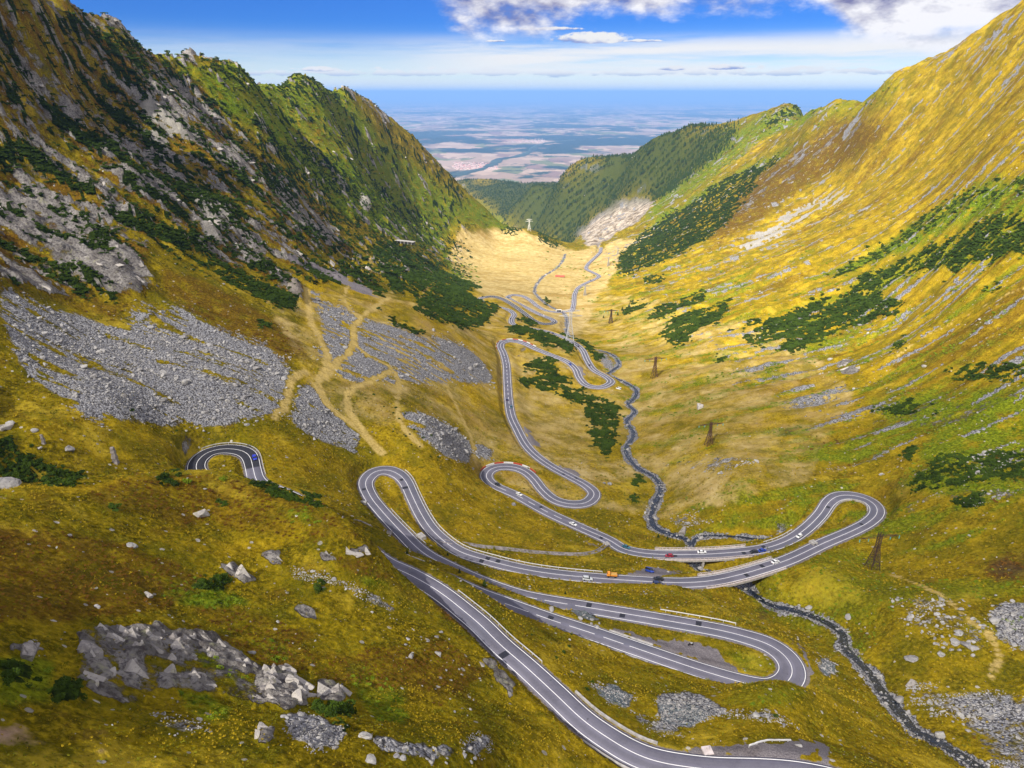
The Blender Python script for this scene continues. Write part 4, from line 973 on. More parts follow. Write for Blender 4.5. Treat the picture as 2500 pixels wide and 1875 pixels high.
# ------------------------------------------------------------------ the valley and mountains: one sheet of ground
verts = np.c_[XV, YV, ZV]
ii = np.arange(NRF * NAF).reshape(NRF, NAF)
quads = np.stack([ii[:-1, :-1], ii[:-1, 1:], ii[1:, 1:], ii[1:, :-1]], -1).reshape(-1, 4)[:, ::-1]
me = np_mesh('mountain_valley', verts, quads, [ground_material()], smooth=True)
def color_attr(name, r, g, b, a):
    at = me.attributes.new(name, 'FLOAT_COLOR', 'POINT')
    at.data.foreach_set('color', np.stack([r, g, b, a], -1).astype(np.float32).ravel())
Z0 = np.zeros(XV.size, np.float32)
color_attr('cover_a', np.clip(shrub_cut * (MASK['shrub'] > .02), 0, 1), MASK['scree'], MASK['rock'], MASK['gravel'])
color_attr('cover_b', MASK['gold'], MASK['cream'], MASK['heather'], MASK['path'])
color_attr('cover_c', MASK['green'], MASK['forest'], MASK['pale'], MASK['dirt'])
color_attr('cover_d', MASK['blue'], MASK['dark'], Z0, Z0)
valley = tag(link('mountain_valley', me), 'steep grassy mountain valley with rocky sides', None, None, 'structure')

# ------------------------------------------------------------------ far plain
PLAIN_Z = -1300.0 * 1.04
def plain_material():
    m = bpy.data.materials.new('farmland')
    t = NT(m)
    geo = t.n('ShaderNodeNewGeometry'); pos = geo.outputs['Position']
    ln = t.n('ShaderNodeVectorMath', operation='LENGTH'); t.l(pos, ln.inputs[0])
    warp = t.n('ShaderNodeVectorMath', operation='MULTIPLY_ADD'); nw = t.n('ShaderNodeTexNoise'); nw.inputs['Scale'].default_value = .0006; nw.inputs['Detail'].default_value = 4; t.l(pos, nw.inputs['Vector'])
    t.l(nw.outputs['Color'], warp.inputs[0]); warp.inputs[1].default_value = (900, 900, 0); t.l(pos, warp.inputs[2])
    mp = t.n('ShaderNodeMapping'); t.l(warp.outputs[0], mp.inputs['Vector']); mp.inputs['Scale'].default_value = (.0022, .0013, 0); mp.inputs['Rotation'].default_value = (0, 0, .4)
    v = t.n('ShaderNodeTexVoronoi', feature='F1', distance='CHEBYCHEV'); t.l(mp.outputs[0], v.inputs['Vector']); v.inputs['Scale'].default_value = 1
    s = t.n('ShaderNodeSeparateColor'); t.l(v.outputs['Color'], s.inputs[0])
    c = t.mix(s.outputs[0], (.25, .17, .11), (.45, .325, .225))
    c = t.mix(t.math('GREATER_THAN', s.outputs[1], .80), c, (.15, .155, .055))
    c = t.mix(t.math('GREATER_THAN', s.outputs[2], .90), c, (.22, .14, .10))
    far_ = t.ramp(ln.outputs['Value'], 14000, 24000)
    fo = t.math('ADD', t.noise(warp.outputs[0], .00050, 9, .70), t.math('MULTIPLY', far_, .03))
    c = t.mix(t.ramp(fo, .56, .60), c, (.030, .050, .026))
    mp3 = t.n('ShaderNodeMapping'); t.l(pos, mp3.inputs['Vector']); mp3.inputs['Scale'].default_value = (.00016, .00011, 0); mp3.inputs['Rotation'].default_value = (0, 0, -.3)
    c = t.mix(t.ramp(t.noise(mp3.outputs[0], 1, 7, .68), .53, .57), c, (.028, .046, .026))
    belt = t.math('MULTIPLY', t.ramp(ln.outputs['Value'], 16500, 18500), t.math('SUBTRACT', 1.0, t.ramp(ln.outputs['Value'], 24500, 28000)))
    c = t.mix(t.ramp(t.math('ADD', t.math('MULTIPLY', belt, .13), t.noise(mp3.outputs[0], 2.2, 6, .6)), .60, .66), c, (.022, .040, .022))
    b = t.n('ShaderNodeBsdfDiffuse'); t.l(c, b.inputs[0])
    o = t.n('ShaderNodeOutputMaterial'); t.l(b.outputs[0], o.inputs[0])
    return m
pa = np.linspace(-math.pi, math.pi, 241)
pr = np.exp(np.linspace(math.log(5200), math.log(150000), 90))
gx = pr[:, None] * np.sin(pa)[None]; gy = pr[:, None] * np.cos(pa)[None]
gz = PLAIN_Z + smoothstep(14000, 30000, pr)[:, None] * (1 - smoothstep(60000, 120000, pr)[:, None]) * 120 * np.clip(fbm(gx / 9000, gy / 5000, 4, 101) + .1, 0, 2) + 0 * gx
ip = np.arange(gx.size).reshape(gx.shape)
fq = np.stack([ip[:-1, :-1], ip[:-1, 1:], ip[1:, 1:], ip[1:, :-1]], -1).reshape(-1, 4)[:, ::-1]
pl = link('plain', np_mesh('plain', np.c_[gx.ravel(), gy.ravel(), gz.ravel()], fq, [plain_material()], True))
def on_plain(px, py, dz=0.0): return by_z(px, py, (PLAIN_Z + dz) / K) * K
rvp, _ = resample(catmull(np.array([on_plain(x, y, 6.0) for x, y in [(1098, 432), (1140, 420), (1172, 414), (1205, 400), (1222, 388), (1258, 383), (1290, 372), (1312, 356), (1345, 348), (1400, 342)]]), 200), 60.0)
rw_ = 95 * (1 + .6 * fbm(rvp[:, 0] / 500, rvp[:, 1] / 500, 3, 301))
dn_ = np.gradient(rvp[:, :2], axis=0); dn_ /= np.linalg.norm(dn_, axis=1)[:, None]
rw3 = np.stack([np.c_[rvp[:, 0] - dn_[:, 1] * o, rvp[:, 1] + dn_[:, 0] * o, rvp[:, 2] + h] for o, h in ((-rw_, -8), (-rw_ * .8, 12), (rw_ * .8, 12), (rw_, -8))], 1)
kk = np.arange(len(rvp) * 4).reshape(-1, 4)
ff = np.stack([kk[:-1, :-1], kk[1:, :-1], kk[1:, 1:], kk[:-1, 1:]], -1).reshape(-1, 4)
tag(link('riverside_woodland', np_mesh('riverside_woodland', rw3.reshape(-1, 3), ff, [simple_mat('riverside_trees', (.030, .055, .030), .9, 0, .4, .004)])), 'dark ribbon of riverside trees winding over the far plain', None, None, 'stuff')
def village(name, px0, px1, py0, py1, n, label):
    V, Fq = [], []
    for _ in range(n):
        p = on_plain(rng.uniform(px0, px1), py0 + (py1 - py0) * rng.beta(2, 2))
        a = rng.uniform(0, 3.14); l_, w2, h_ = rng.uniform(9, 16), rng.uniform(6, 9), rng.uniform(6, 9); b = len(V)
        for z_, m2 in ((-10, 1), (h_, 1)):
            for sx, sy in ((-1, -1), (1, -1), (1, 1), (-1, 1)):
                V.append((p[0] + (sx * l_ * math.cos(a) - sy * w2 * math.sin(a)), p[1] + (sx * l_ * math.sin(a) + sy * w2 * math.cos(a)), PLAIN_Z + z_))
        for sx in (-1, 1): V.append((p[0] + sx * l_ * math.cos(a), p[1] + sx * l_ * math.sin(a), PLAIN_Z + h_ + 5))
        Fq += [(b, b+1, b+5, b+4), (b+1, b+2, b+6, b+5), (b+2, b+3, b+7, b+6), (b+3, b, b+4, b+7), (b+4, b+5, b+9, b+8), (b+6, b+7, b+8, b+9)]
    me_ = np_mesh(name, V, Fq, [simple_mat('village_walls', (.62, .56, .50), .8, 0, .2, .02), simple_mat('village_tiles', (.42, .13, .08), .8, 0, .2, .02)])
    mi = np.zeros(len(Fq), np.int32); mi[4::6] = 1; mi[5::6] = 1; me_.polygons.foreach_set('material_index', mi)
    tag(link(name, me_), label, None, None, 'stuff')
village('village_houses', 1105, 1215, 396, 416, 420, 'red-roofed village houses far out on the plain')
village('village_houses', 1225, 1330, 338, 350, 300, 'white specks of a second village farther out on the plain')
tag(pl, 'hazy blue farmland plain far below the mountains', None, None, 'structure')

# ------------------------------------------------------------------ road surface and markings
def ribbon(name, path, normals, offs, lift, mat, parent=None, drop=None):
    """strip along a path; offs = lateral offsets (scalars or arrays), one vertex column each"""
    cols = [np.c_[path[:, 0] + normals[:, 0] * o, path[:, 1] + normals[:, 1] * o, path[:, 2] + l] for o, l in zip(offs, lift)]
    n, mcols = len(path), len(cols)
    v = np.stack(cols, 1).reshape(-1, 3)
    idx = np.arange(n * mcols).reshape(n, mcols)
    f = np.stack([idx[:-1, :-1], idx[1:, :-1], idx[1:, 1:], idx[:-1, 1:]], -1).reshape(-1, 4)
    return link(name, np_mesh(name, v, f, [mat], False), parent)

def asphalt_material():
    m = bpy.data.materials.new('asphalt')
    t = NT(m)
    pos = t.n('ShaderNodeNewGeometry').outputs['Position']
    a = t.n('ShaderNodeAttribute', attribute_name='age'); 
    n1 = t.noise(pos, .12, 5, .65); n2 = t.noise(pos, 2.5, 4, .7)
    c = t.mix(t.ramp(n1, .3, .7), (.110, .106, .142), (.170, .164, .212))
    c = t.mix(t.ramp(n2, .35, .75, 0, .5), c, (.20, .195, .225))
    lane = t.n('ShaderNodeAttribute', attribute_name='lateral')
    c = t.mix(t.math('MULTIPLY', t.math('MULTIPLY', t.ramp(lane.outputs['Fac'], -.15, .15), t.ramp(t.noise(pos, .02, 3, .6), .45, .55)), .5), c, (.105, .112, .150))
    trk = t.math('ABSOLUTE', t.math('SUBTRACT', t.math('ABSOLUTE', lane.outputs['Fac']), .48))
    c = t.mix(t.ramp(trk, .12, .30, .30, 0), c, (.085, .080, .090))
    c = t.mix(a.outputs['Fac'], c, (.030, .031, .040))
    c = t.mix(t.ramp(t.noise(pos, .35, 3, .8), .66, .72, 0, .55), c, (.05, .048, .055))
    b = t.n('ShaderNodeBsdfPrincipled'); t.l(c, b.inputs['Base Color']); b.inputs['Roughness'].default_value = .85; b.inputs['Specular IOR Level'].default_value = .25
    o = t.n('ShaderNodeOutputMaterial'); t.l(b.outputs[0], o.inputs[0])
    return m
M_ASPHALT = asphalt_material()
M_LINE = simple_mat('road_paint', (.80, .79, .78), .6, 0, .06, .6)
hw = ROAD_HW + 0.45
road = ribbon('road', ROAD, ROAD_N, [-hw - .05, -hw, -ROAD_HW * .5, 0 * hw, ROAD_HW * .5, hw, hw + .05], [-.8, 0, .03, .05, .03, 0, -.8], M_ASPHALT)
tag(road, 'grey asphalt mountain road with white lines winding in hairpins down the valley', None, None, 'structure')
age = np.zeros(len(ROAD), np.float32)
iL0, iL1 = road_at(485, 1154), road_at(619, 1143)
age[iL0 - 30:iL1] = 1.0
i_u0, i_u1 = road_at(1183, 725), road_at(1354, 785)
age[i_u0:i_u1] = .8
at = road.data.attributes.new('age', 'FLOAT', 'POINT'); at.data.foreach_set('value', np.repeat(age, 7))
at = road.data.attributes.new('lateral', 'FLOAT', 'POINT'); at.data.foreach_set('value', np.tile(np.array([-1.1, -1.05, -.5, 0, .5, 1.05, 1.1], np.float32), len(ROAD)))
def marking(name, i0, i1, off, w, lift=.055, dash=None, parent=road):
    segs = [(i0, i1)] if dash is None else [(a, min(a + dash[0], i1)) for a in range(i0, i1 - 2, dash[0] + dash[1])]
    V, Fc = [], []; base = 0
    for a, b in segs:
        P_ = ROAD[a:b + 1]; N_ = ROAD_N[a:b + 1]; O_ = off[a:b + 1] if hasattr(off, '__len__') else np.full(len(P_), off)
        w_ = w[a:b + 1] if hasattr(w, '__len__') else np.full(len(P_), w)
        zl = lift - .04 * np.abs(O_) / 3.2
        c0 = np.c_[P_[:, :2] + N_ * (O_ - w_ / 2)[:, None], P_[:, 2] + zl]; c1 = np.c_[P_[:, :2] + N_ * (O_ + w_ / 2)[:, None], P_[:, 2] + zl]
        n = len(P_)
        V.append(np.stack([c0, c1], 1).reshape(-1, 3))
        k = np.arange(n - 1) * 2 + base
        Fc.append(np.stack([k, k + 2, k + 3, k + 1], -1)); base += 2 * n
    return link(name, np_mesh(name, np.vstack(V), np.vstack(Fc), [M_LINE]), parent)
n_ = len(ROAD)
lw = np.clip(0.16 + 0.00022 * np.hypot(ROAD[:, 0], ROAD[:, 1]), .2, .32)
marking('edge_line', 0, n_ - 1, ROAD_HW, lw, .075); marking('edge_line', 0, n_ - 1, -ROAD_HW, lw, .075)
dash_zones = [(road_at(1215, 1467), road_at(1520, 1574), (9, 3)), (road_at(1404, 1479), road_at(1150, 1410), (9, 3)), (road_at(1240, 1200), road_at(1420, 1288), (6, 5)), (road_at(1240, 1000), road_at(1236, 870), (5, 6))]
dash_zones = [(min(a, b), max(a, b), d_) for a, b, d_ in dash_zones]
dash_zones.sort()
prev = 0
for a, b, d_ in dash_zones:
    marking('centre_line', prev, a, 0.0, lw, .075); marking('centre_line', a + 3, b, 0.0, lw, .075, d_); prev = b + 2
marking('centre_line', prev, n_ - 1, 0.0, lw, .075)
M_TAR = simple_mat('fresh_tar', (.022, .023, .032), .6)
keep_line = M_LINE; M_LINE = M_TAR
for px, py, o_, w_t in [(1241,1607,1.6,2.6),(1175,1357,-1.4,2.2),(1210,1371,1.2,2.4),(1181,1371,1.3,2.2),(1443,1480,-1.2,2.6),(1527,1503,1.3,2.0),(1711,1523,-1.2,2.6),(1809,1654,-1.2,2.4),(1634,1359,1.5,2.2),(1652,1356,1.0,1.8),(1811,1397,-1.3,2.2),(1864,1391,1.2,2.2),(1320,1243,-1.2,2.0),(1471,1320,1.2,1.8),(1818,1345,1.2,2.2),(1870,1338,-1.2,2.2),(2022,1236,1.3,2.0),(2103,1278,1.0,2.0),(890,1199,1.4,2.0),(990,1188,-1.6,3.4),(978,1172,-1.2,2.0),(1383,1153,1.2,1.8),(1404,1177,-1.1,1.6),(1240,900,0,2.2),(1243,940,0.8,2.0),(1340,1500,.8,2.0),(1590,1423,-1.0,2.0)]:
    i_ = road_at(px, py); marking('tar_patch', i_, min(i_ + 2, n_ - 1), o_, w_t, .068)
M_LINE = keep_line

# ------------------------------------------------------------------ stream
def water_material():
    m = bpy.data.materials.new('stream_water')
    t = NT(m)
    pos = t.n('ShaderNodeNewGeometry').outputs['Position']
    n1 = t.noise(pos, .5, 4, .7); n2 = t.noise(pos, 1.3, 4, .75)
    c = t.mix(t.ramp(n2, .60, .70), (.004, .010, .020), (.62, .66, .70))
    b = t.n('ShaderNodeBsdfPrincipled'); t.l(c, b.inputs['Base Color'])
    t.l(t.ramp(n2, .60, .70, .12, .7), b.inputs['Roughness'])
    bp = t.n('ShaderNodeBump'); bp.inputs['Strength'].default_value = .6; bp.inputs['Distance'].default_value = .6
    t.l(n1, bp.inputs['Height']); t.l(bp.outputs[0], b.inputs['Normal'])
    o = t.n('ShaderNodeOutputMaterial'); t.l(b.outputs[0], o.inputs[0])
    return m
M_WATER = water_material()
def norms(p):
    d = np.gradient(p[:, :2], axis=0); d /= np.linalg.norm(d, axis=1)[:, None]
    return np.c_[-d[:, 1], d[:, 0]]
for nm, p, w, lab in (('stream', STREAM, 1.5, 'dark mountain stream tumbling through boulders along the valley floor'), ('brook', BROOK, .9, 'narrow brook joining the stream beside the upper bridge')):
    w_ = w * (1 - .72 * smoothstep(600, 1100, np.hypot(p[:, 0], p[:, 1]))) * (1 + .35 * fbm(p[:, 0] / 14, p[:, 1] / 14, 2, 95))
    tag(ribbon(nm, p, norms(p), [-w_, 0 * w_, w_], [-.65, -.6, -.65], M_WATER), lab, None, None, 'structure')

# ------------------------------------------------------------------ air: pale blue haze over the lowland
ztop = float(ZV.max()) + 60.0
def box_mesh(name, lo, hi, mats=()):
    x0, y0, z0 = lo; x1, y1, z1 = hi
    v = [(x0,y0,z0),(x1,y0,z0),(x1,y1,z0),(x0,y1,z0),(x0,y0,z1),(x1,y0,z1),(x1,y1,z1),(x0,y1,z1)]
    f = [(0,3,2,1),(4,5,6,7),(0,1,5,4),(1,2,6,5),(2,3,7,6),(3,0,4,7)]
    return np_mesh(name, v, f, mats)
hm = bpy.data.materials.new('haze')
t = NT(hm)
pv_ = t.n('ShaderNodeVolumePrincipled'); pv_.inputs['Color'].default_value = (.27, .52, 1.0, 1); pv_.inputs['Density'].default_value = 3.2e-5; pv_.inputs['Anisotropy'].default_value = 0.0
t.l(pv_.outputs[0], t.n('ShaderNodeOutputMaterial').inputs['Volume'])
HB = 165000.0
tag(link('haze', box_mesh('haze', (-HB, -HB, PLAIN_Z - 25), (HB, HB, ztop), [hm])), 'thin blue haze over the far plain', None, None, 'stuff')

# ------------------------------------------------------------------ clouds above the valley (they shade the near slopes)
cm = bpy.data.materials.new('cloud')
t = NT(cm)
cv = t.n('ShaderNodeVolumePrincipled'); cv.inputs['Color'].default_value = (.97, .97, 1.0, 1); cv.inputs['Density'].default_value = .00065; cv.inputs['Anisotropy'].default_value = .5
t.l(cv.outputs[0], t.n('ShaderNodeOutputMaterial').inputs['Volume'])
CLOUD_Z = 1150.0
CLOUD_WORDS = ['over the near hill', 'over the lowest hairpin', 'over the boulder field', 'shading the grey scree', 'over the two bridges', 'beyond the right bank', 'shading the left crags', 'nearest the right edge', 'over the stony slope', 'over the dwarf pines of the right slope', 'shading the foot of the far spur', 'shading the brown spur', 'shading the upper spur ridge']
def cloud(px, py, rx, ry, rz, rot=0.0, seed=0, at=None):
    g = visible_point(px, py) if at is None else np.array(at, float)
    k = (CLOUD_Z - g[2]) / sun_dir.z
    c = (g[0] + sun_dir.x * k, g[1] + sun_dir.y * k, CLOUD_Z)
    nu, nv = 64, 24
    th = np.linspace(0, 2 * np.pi, nu, endpoint=False); ph = np.linspace(-np.pi / 2, np.pi / 2, nv)
    T_, P_ = np.meshgrid(th, ph)
    ux, uy, uz = np.cos(T_) * np.cos(P_), np.sin(T_) * np.cos(P_), np.sin(P_)
    k_ = 1 + .34 * fbm(ux * 2.3 + seed * 3.1, uy * 2.3 + uz * 1.7 + seed, 4, 7 + seed, .55)
    x = ux * rx * k_; y = uy * ry * k_; z = np.where(uz < 0, uz * .45, uz) * rz * k_
    v = np.stack([x, y, z], -1).reshape(-1, 3)
    idx = np.arange(nu * nv).reshape(nv, nu)
    nx = np.roll(idx, -1, axis=1)
    f = np.stack([idx[:-1], nx[:-1], nx[1:], idx[1:]], -1).reshape(-1, 4)
    o = link('cloud', np_mesh('cloud', v, f, [cm], True), None, c, (0, 0, rot))
    return tag(o, 'grey-white cumulus cloud high above the valley ' + CLOUD_WORDS[len([c for c in COL.objects if c.name.startswith('cloud')]) - 1], 'cloud', 'clouds above the valley')
CLOUDS = [(600,1500,330,300,290,.3,1),(1500,1550,300,260,130,0,2),(2250,1500,300,280,160,.5,3),(300,700,330,330,300,.2,4),(1500,1080,330,260,90,.1,5),(150,250,300,380,300,.1,7),(2500,1750,150,150,90,0,6),(1000,820,230,260,80,0,8),(1500,500,150,140,50,.4,9),(1640,590,130,80,230,.6,10),(1850,490,140,80,300,.6,11),(2060,370,110,70,240,.6,12)]
for c_ in CLOUDS: cloud(*c_)

# ------------------------------------------------------------------ built things along the road
class MB:
    """collects shapes into one mesh"""
    def __init__(self): self.v, self.f = [], []
    def add(self, v, f):
        b = len(self.v); self.v += [tuple(p) for p in v]; self.f += [tuple(i + b for i in q) for q in f]
    def box(self, c, s, rz=0.0):
        hx, hy, hz = s[0] / 2, s[1] / 2, s[2] / 2; cr_, sr_ = math.cos(rz), math.sin(rz)
        v = [(c[0] + x * cr_ - y * sr_, c[1] + x * sr_ + y * cr_, c[2] + z) for z in (-hz, hz) for x, y in ((-hx, -hy), (hx, -hy), (hx, hy), (-hx, hy))]
        self.add(v, [(0,3,2,1),(4,5,6,7),(0,1,5,4),(1,2,6,5),(2,3,7,6),(3,0,4,7)])
    def bar(self, a, b, r, n=4, r2=None):
        a, b = Vector(a), Vector(b); d = (b - a).normalized()
        u = d.orthogonal().normalized(); w = d.cross(u); r2 = r if r2 is None else r2
        v = [a + (u * math.cos(k * 2 * math.pi / n) + w * math.sin(k * 2 * math.pi / n)) * r for k in range(n)]
        v += [b + (u * math.cos(k * 2 * math.pi / n) + w * math.sin(k * 2 * math.pi / n)) * r2 for k in range(n)]
        f = [(k, (k + 1) % n, n + (k + 1) % n, n + k) for k in range(n)] + [tuple(range(n))[::-1], tuple(range(n, 2 * n))]
        self.add(v, f)
    def mesh(self, name, mats, smooth=False):
        me = bpy.data.meshes.new(name); me.from_pydata([tuple(p) for p in self.v], [], self.f)
        for m in mats: me.materials.append(m)
        if smooth: me.polygons.foreach_set('use_smooth', [True] * len(me.polygons))
        me.update(); return me
    def build(self, name, mat, parent=None, smooth=False, loc=None):
        return link(name, self.mesh(name, [mat], smooth), parent, loc)

def copy_tree(o, parent=None):
    c = o.copy(); COL.objects.link(c); c.parent = parent
    for ch in o.children: copy_tree(ch, c)
    return c

M_CONC = simple_mat('weathered_concrete', (.36, .34, .32), .85, 0, .25, .8)
M_CONC_P = simple_mat('pinkish_concrete', (.55, .48, .46), .85, 0, .15, .8)
M_STEEL = simple_mat('galvanised_steel', (.62, .62, .62), .5, .3, .08, 1.5)
M_WHITE = simple_mat('white_paint', (.66, .65, .63), .6, 0, .08, 1.0)
M_RED = simple_mat('red_paint', (.42, .06, .03), .6, 0, .1, 1.0)
M_DARKST = simple_mat('rusty_steel', (.060, .034, .024), .8, .2, .3, 1.0)
M_RUST = simple_mat('rust_brown_steel', (.090, .045, .028), .8, .2, .3, 1.0)
M_FAINT = simple_mat('dull_zinc_steel', (.30, .29, .27), .7, .2, .1, 1.0)
M_PALEST = simple_mat('pale_zinc_steel', (.44, .44, .45), .6, .2, .1, 1.0)
M_INSUL = simple_mat('teal_glass', (.10, .38, .36), .2, 0, .1, 3)
M_STONE = simple_mat('dry_stone', (.24, .215, .205), .9, 0, .4, .7)

def offs_path(i0, i1, off, step=1):
    i = np.arange(i0, i1 + 1, step)
    o = (ROAD_HW[i] + abs(off)) * np.sign(off)
    return np.c_[ROAD[i, 0] + ROAD_N[i, 0] * o, ROAD[i, 1] + ROAD_N[i, 1] * o, ROAD[i, 2]], ROAD_N[i] * np.sign(off)

def side_of(i, px, py):
    best = None
    for sg in (1, -1):
        q = ROAD[i, :2] + ROAD_N[i] * sg * 6
        x, y = project(q[0], q[1], ROAD[i, 2])
        d = math.hypot(x - px, y - py)
        if best is None or d < best[0]: best = (d, sg)
    return best[1]

def sweep(path, prof, closed_ends=True):
    """sweep a profile [(lateral, up)] along a path; returns MB"""
    n = norms(path); mb = MB(); m_ = len(prof)
    V = [(p[0] + n[k, 0] * a, p[1] + n[k, 1] * a, p[2] + b) for k, p in enumerate(path) for a, b in prof]
    F = [(k * m_ + j, k * m_ + (j + 1) % m_, (k + 1) * m_ + (j + 1) % m_, (k + 1) * m_ + j) for k in range(len(path) - 1) for j in range(m_)]
    F += [tuple(range(m_)), tuple(range((len(path) - 1) * m_, len(path) * m_))[::-1]]
    mb.add(V, F); return mb

def guardrail(i0, i1, px, py, label, off=1.15, group='guardrails beside the road', mat=None, h=.75):
    i0, i1 = min(i0, i1), max(i0, i1)
    sg = side_of((i0 + i1) // 2, px, py)
    p, _ = offs_path(i0, i1, off * sg, 2)
    p[:, 2] = [max(z, min(ground_z(x, y), z + 1.5)) for x, y, z in p]
    root = empty('guardrail', p[0]); tag(root, label, 'guardrail', group)
    q = p - p[0]
    thick = .05 + .00009 * np.linalg.norm(p[0])
    sweep(q, [(-thick, h - .32), (thick, h - .32), (thick * 1.3, h - .16), (thick, h), (-thick, h)]).build('beam', mat or M_STEEL, root)
    mb = MB()
    for k in range(0, len(q), 2): mb.box((q[k, 0], q[k, 1], q[k, 2] + h / 2 - .5), (.14, .14, h + .9))
    tag(mb.build('post', mat or M_STEEL, root), kind='stuff')
    return root

def low_wall(i0, i1, px, py, label, off=1.3, h=.7, w=.5, mat=None, group='low walls beside the road', deep=1.6):
    i0, i1 = min(i0, i1), max(i0, i1)
    sg = side_of((i0 + i1) // 2, px, py)
    p, _ = offs_path(i0, i1, off * sg, 3)
    o = sweep(p - p[0], [(-w / 2, -deep), (w / 2, -deep), (w / 2, h), (-w / 2, h)]).build('low_wall', mat or M_CONC_P, None, False, p[0])
    return tag(o, label, 'wall', group)

guardrail(road_at(1090, 1457), road_at(1290, 1640), 1250, 1550, 'long steel guardrail on the outer side of the nearest road')
guardrail(road_at(930, 1352), road_at(1000, 1382), 960, 1375, 'short white guardrail on the lower road emerging behind the near hill', mat=M_WHITE)
guardrail(road_at(920, 1347), road_at(1020, 1390), 980, 1340, 'rail along the far edge of the road behind the near hill')
guardrail(road_at(935, 1250), road_at(1021, 1336), 1010, 1270, 'guardrail between the two legs of the narrow loop')
guardrail(road_at(972, 1157), road_at(1480, 1413), 1200, 1340, 'longest guardrail following the outer edge from the narrow loop to the lay-by', mat=M_WHITE)
guardrail(road_at(1608, 1512), road_at(1790, 1547), 1720, 1505, 'straight white guardrail above the low hairpin', off=1.7, mat=M_WHITE)
guardrail(road_at(508, 1104), road_at(625, 1165), 670, 1120, 'guardrail around the outside of the dark newly paved bend')
guardrail(road_at(1870, 1338), road_at(1950, 1303), 1890, 1310, 'guardrail at the right end of the upper bridge', mat=M_WHITE)
low_wall(road_at(1975, 1282), road_at(2141, 1253), 2080, 1190, 'low kerb wall around the outside of the right-hand loop', mat=M_CONC)
low_wall(road_at(1367, 1704), road_at(1600, 1859), 1500, 1730, 'low concrete wall on the outer edge of the nearest road', mat=M_CONC, off=1.5, h=.35)
low_wall(road_at(1450, 1778), road_at(1590, 1857), 1440, 1830, 'low concrete wall on the hill side of the nearest road', mat=M_CONC, off=1.7, h=.9)

def striped_barrier(i0, i1, px, py, label):
    i0, i1 = min(i0, i1), max(i0, i1); sg = side_of((i0 + i1) // 2, px, py)
    p, _ = offs_path(i0, i1, 1.5 * sg, 1)
    root = empty('striped_barrier', p[0]); tag(root, label, 'barrier', 'red and white barriers')
    q = p - p[0]; step = 5
    for n, k in enumerate(range(0, len(q) - step, step)):
        o = sweep(q[k:k + step + 1:1], [(-.28, -.3), (.28, -.3), (.16, .55), (-.16, .55)]).build('barrier_block', (M_RED, M_WHITE)[n % 2], root)
    return root
striped_barrier(road_at(1190, 1150), road_at(1300, 1165), 1240, 1120, 'red and white block barrier around the bend left of the middle loop')
striped_barrier(road_at(1224, 850), road_at(1308, 851), 1240, 815, 'red and white block barrier on the far bend above the dwarf pines')

# bridges
def bridge(key, label, piers, sides):
    a, b = BRIDGES[key]; a -= 3; b += 3
    i = np.arange(a, b + 1)
    p = ROAD[i, :3].copy(); o0 = p[len(p) // 2].copy()
    root = empty('road_bridge', o0); tag(root, label, 'bridge', 'bridges carrying the road')
    q = p - o0
    w = float(ROAD_HW[i].max()) + 1.5
    sweep(q, [(-w, -1.15), (w, -1.15), (w, -.10), (-w, -.10)]).build('deck', M_CONC, root)
    for sg in (-1, 1) if key != 'low' else ():
        n = norms(q); e = np.c_[q[:, 0] + n[:, 0] * sg * (w - .2), q[:, 1] + n[:, 1] * sg * (w - .2), q[:, 2]]
        kb = sweep(e[::2], [(-.22, -.12), (.22, -.12), (.22, .28), (-.22, .28)]).build('parapet', M_CONC_P, root)
        r_ = sweep(e[::2], [(-.09, 1.0), (.09, 1.0), (.09, 1.2), (-.09, 1.2)]).build('handrail', M_CONC_P, kb)
        mb = MB()
        for k in range(0, len(e), 2): mb.box((e[k, 0], e[k, 1], e[k, 2] + .6), (.16, .16, 1.0))
        tag(mb.build('baluster', M_CONC_P, kb), kind='stuff')
    for f in piers:
        k = int(f * (len(q) - 1)); T_ = ROAD_T[i[k]]; rz = math.atan2(T_[1], T_[0])
        for s_ in sides:
            x = q[k, 0] + ROAD_N[i[k], 0] * s_ * w; y = q[k, 1] + ROAD_N[i[k], 1] * s_ * w
            gz_ = ground_z(x + o0[0], y + o0[1]) - o0[2] - 1.5
            top = q[k, 2] - 1.14
            if top - gz_ > 1:
                mb = MB(); mb.box((x, y, (top + gz_) / 2), (.9, 1.5, top - gz_), rz); mb.build('pier', M_CONC, root)
    for k in (1, len(q) - 2):
        T_ = ROAD_T[i[k]]; rz = math.atan2(T_[1], T_[0])
        mb = MB(); mb.box((q[k, 0], q[k, 1], q[k, 2] - 4.2), (2.0, 2 * w - .4, 6.0), rz); mb.build('abutment', M_CONC, root)
bridge('far', 'upper concrete bridge on tall thin piers over the stream', (.28, .5, .74), (-.72, .72))
bridge('near', 'lower curved concrete bridge with pinkish railings over the stream', (.22, .8), (-.6, .6))
bridge('low', 'short viaduct with two slanting piers under the lowest straight', (.4, .6), (.95, -.8))

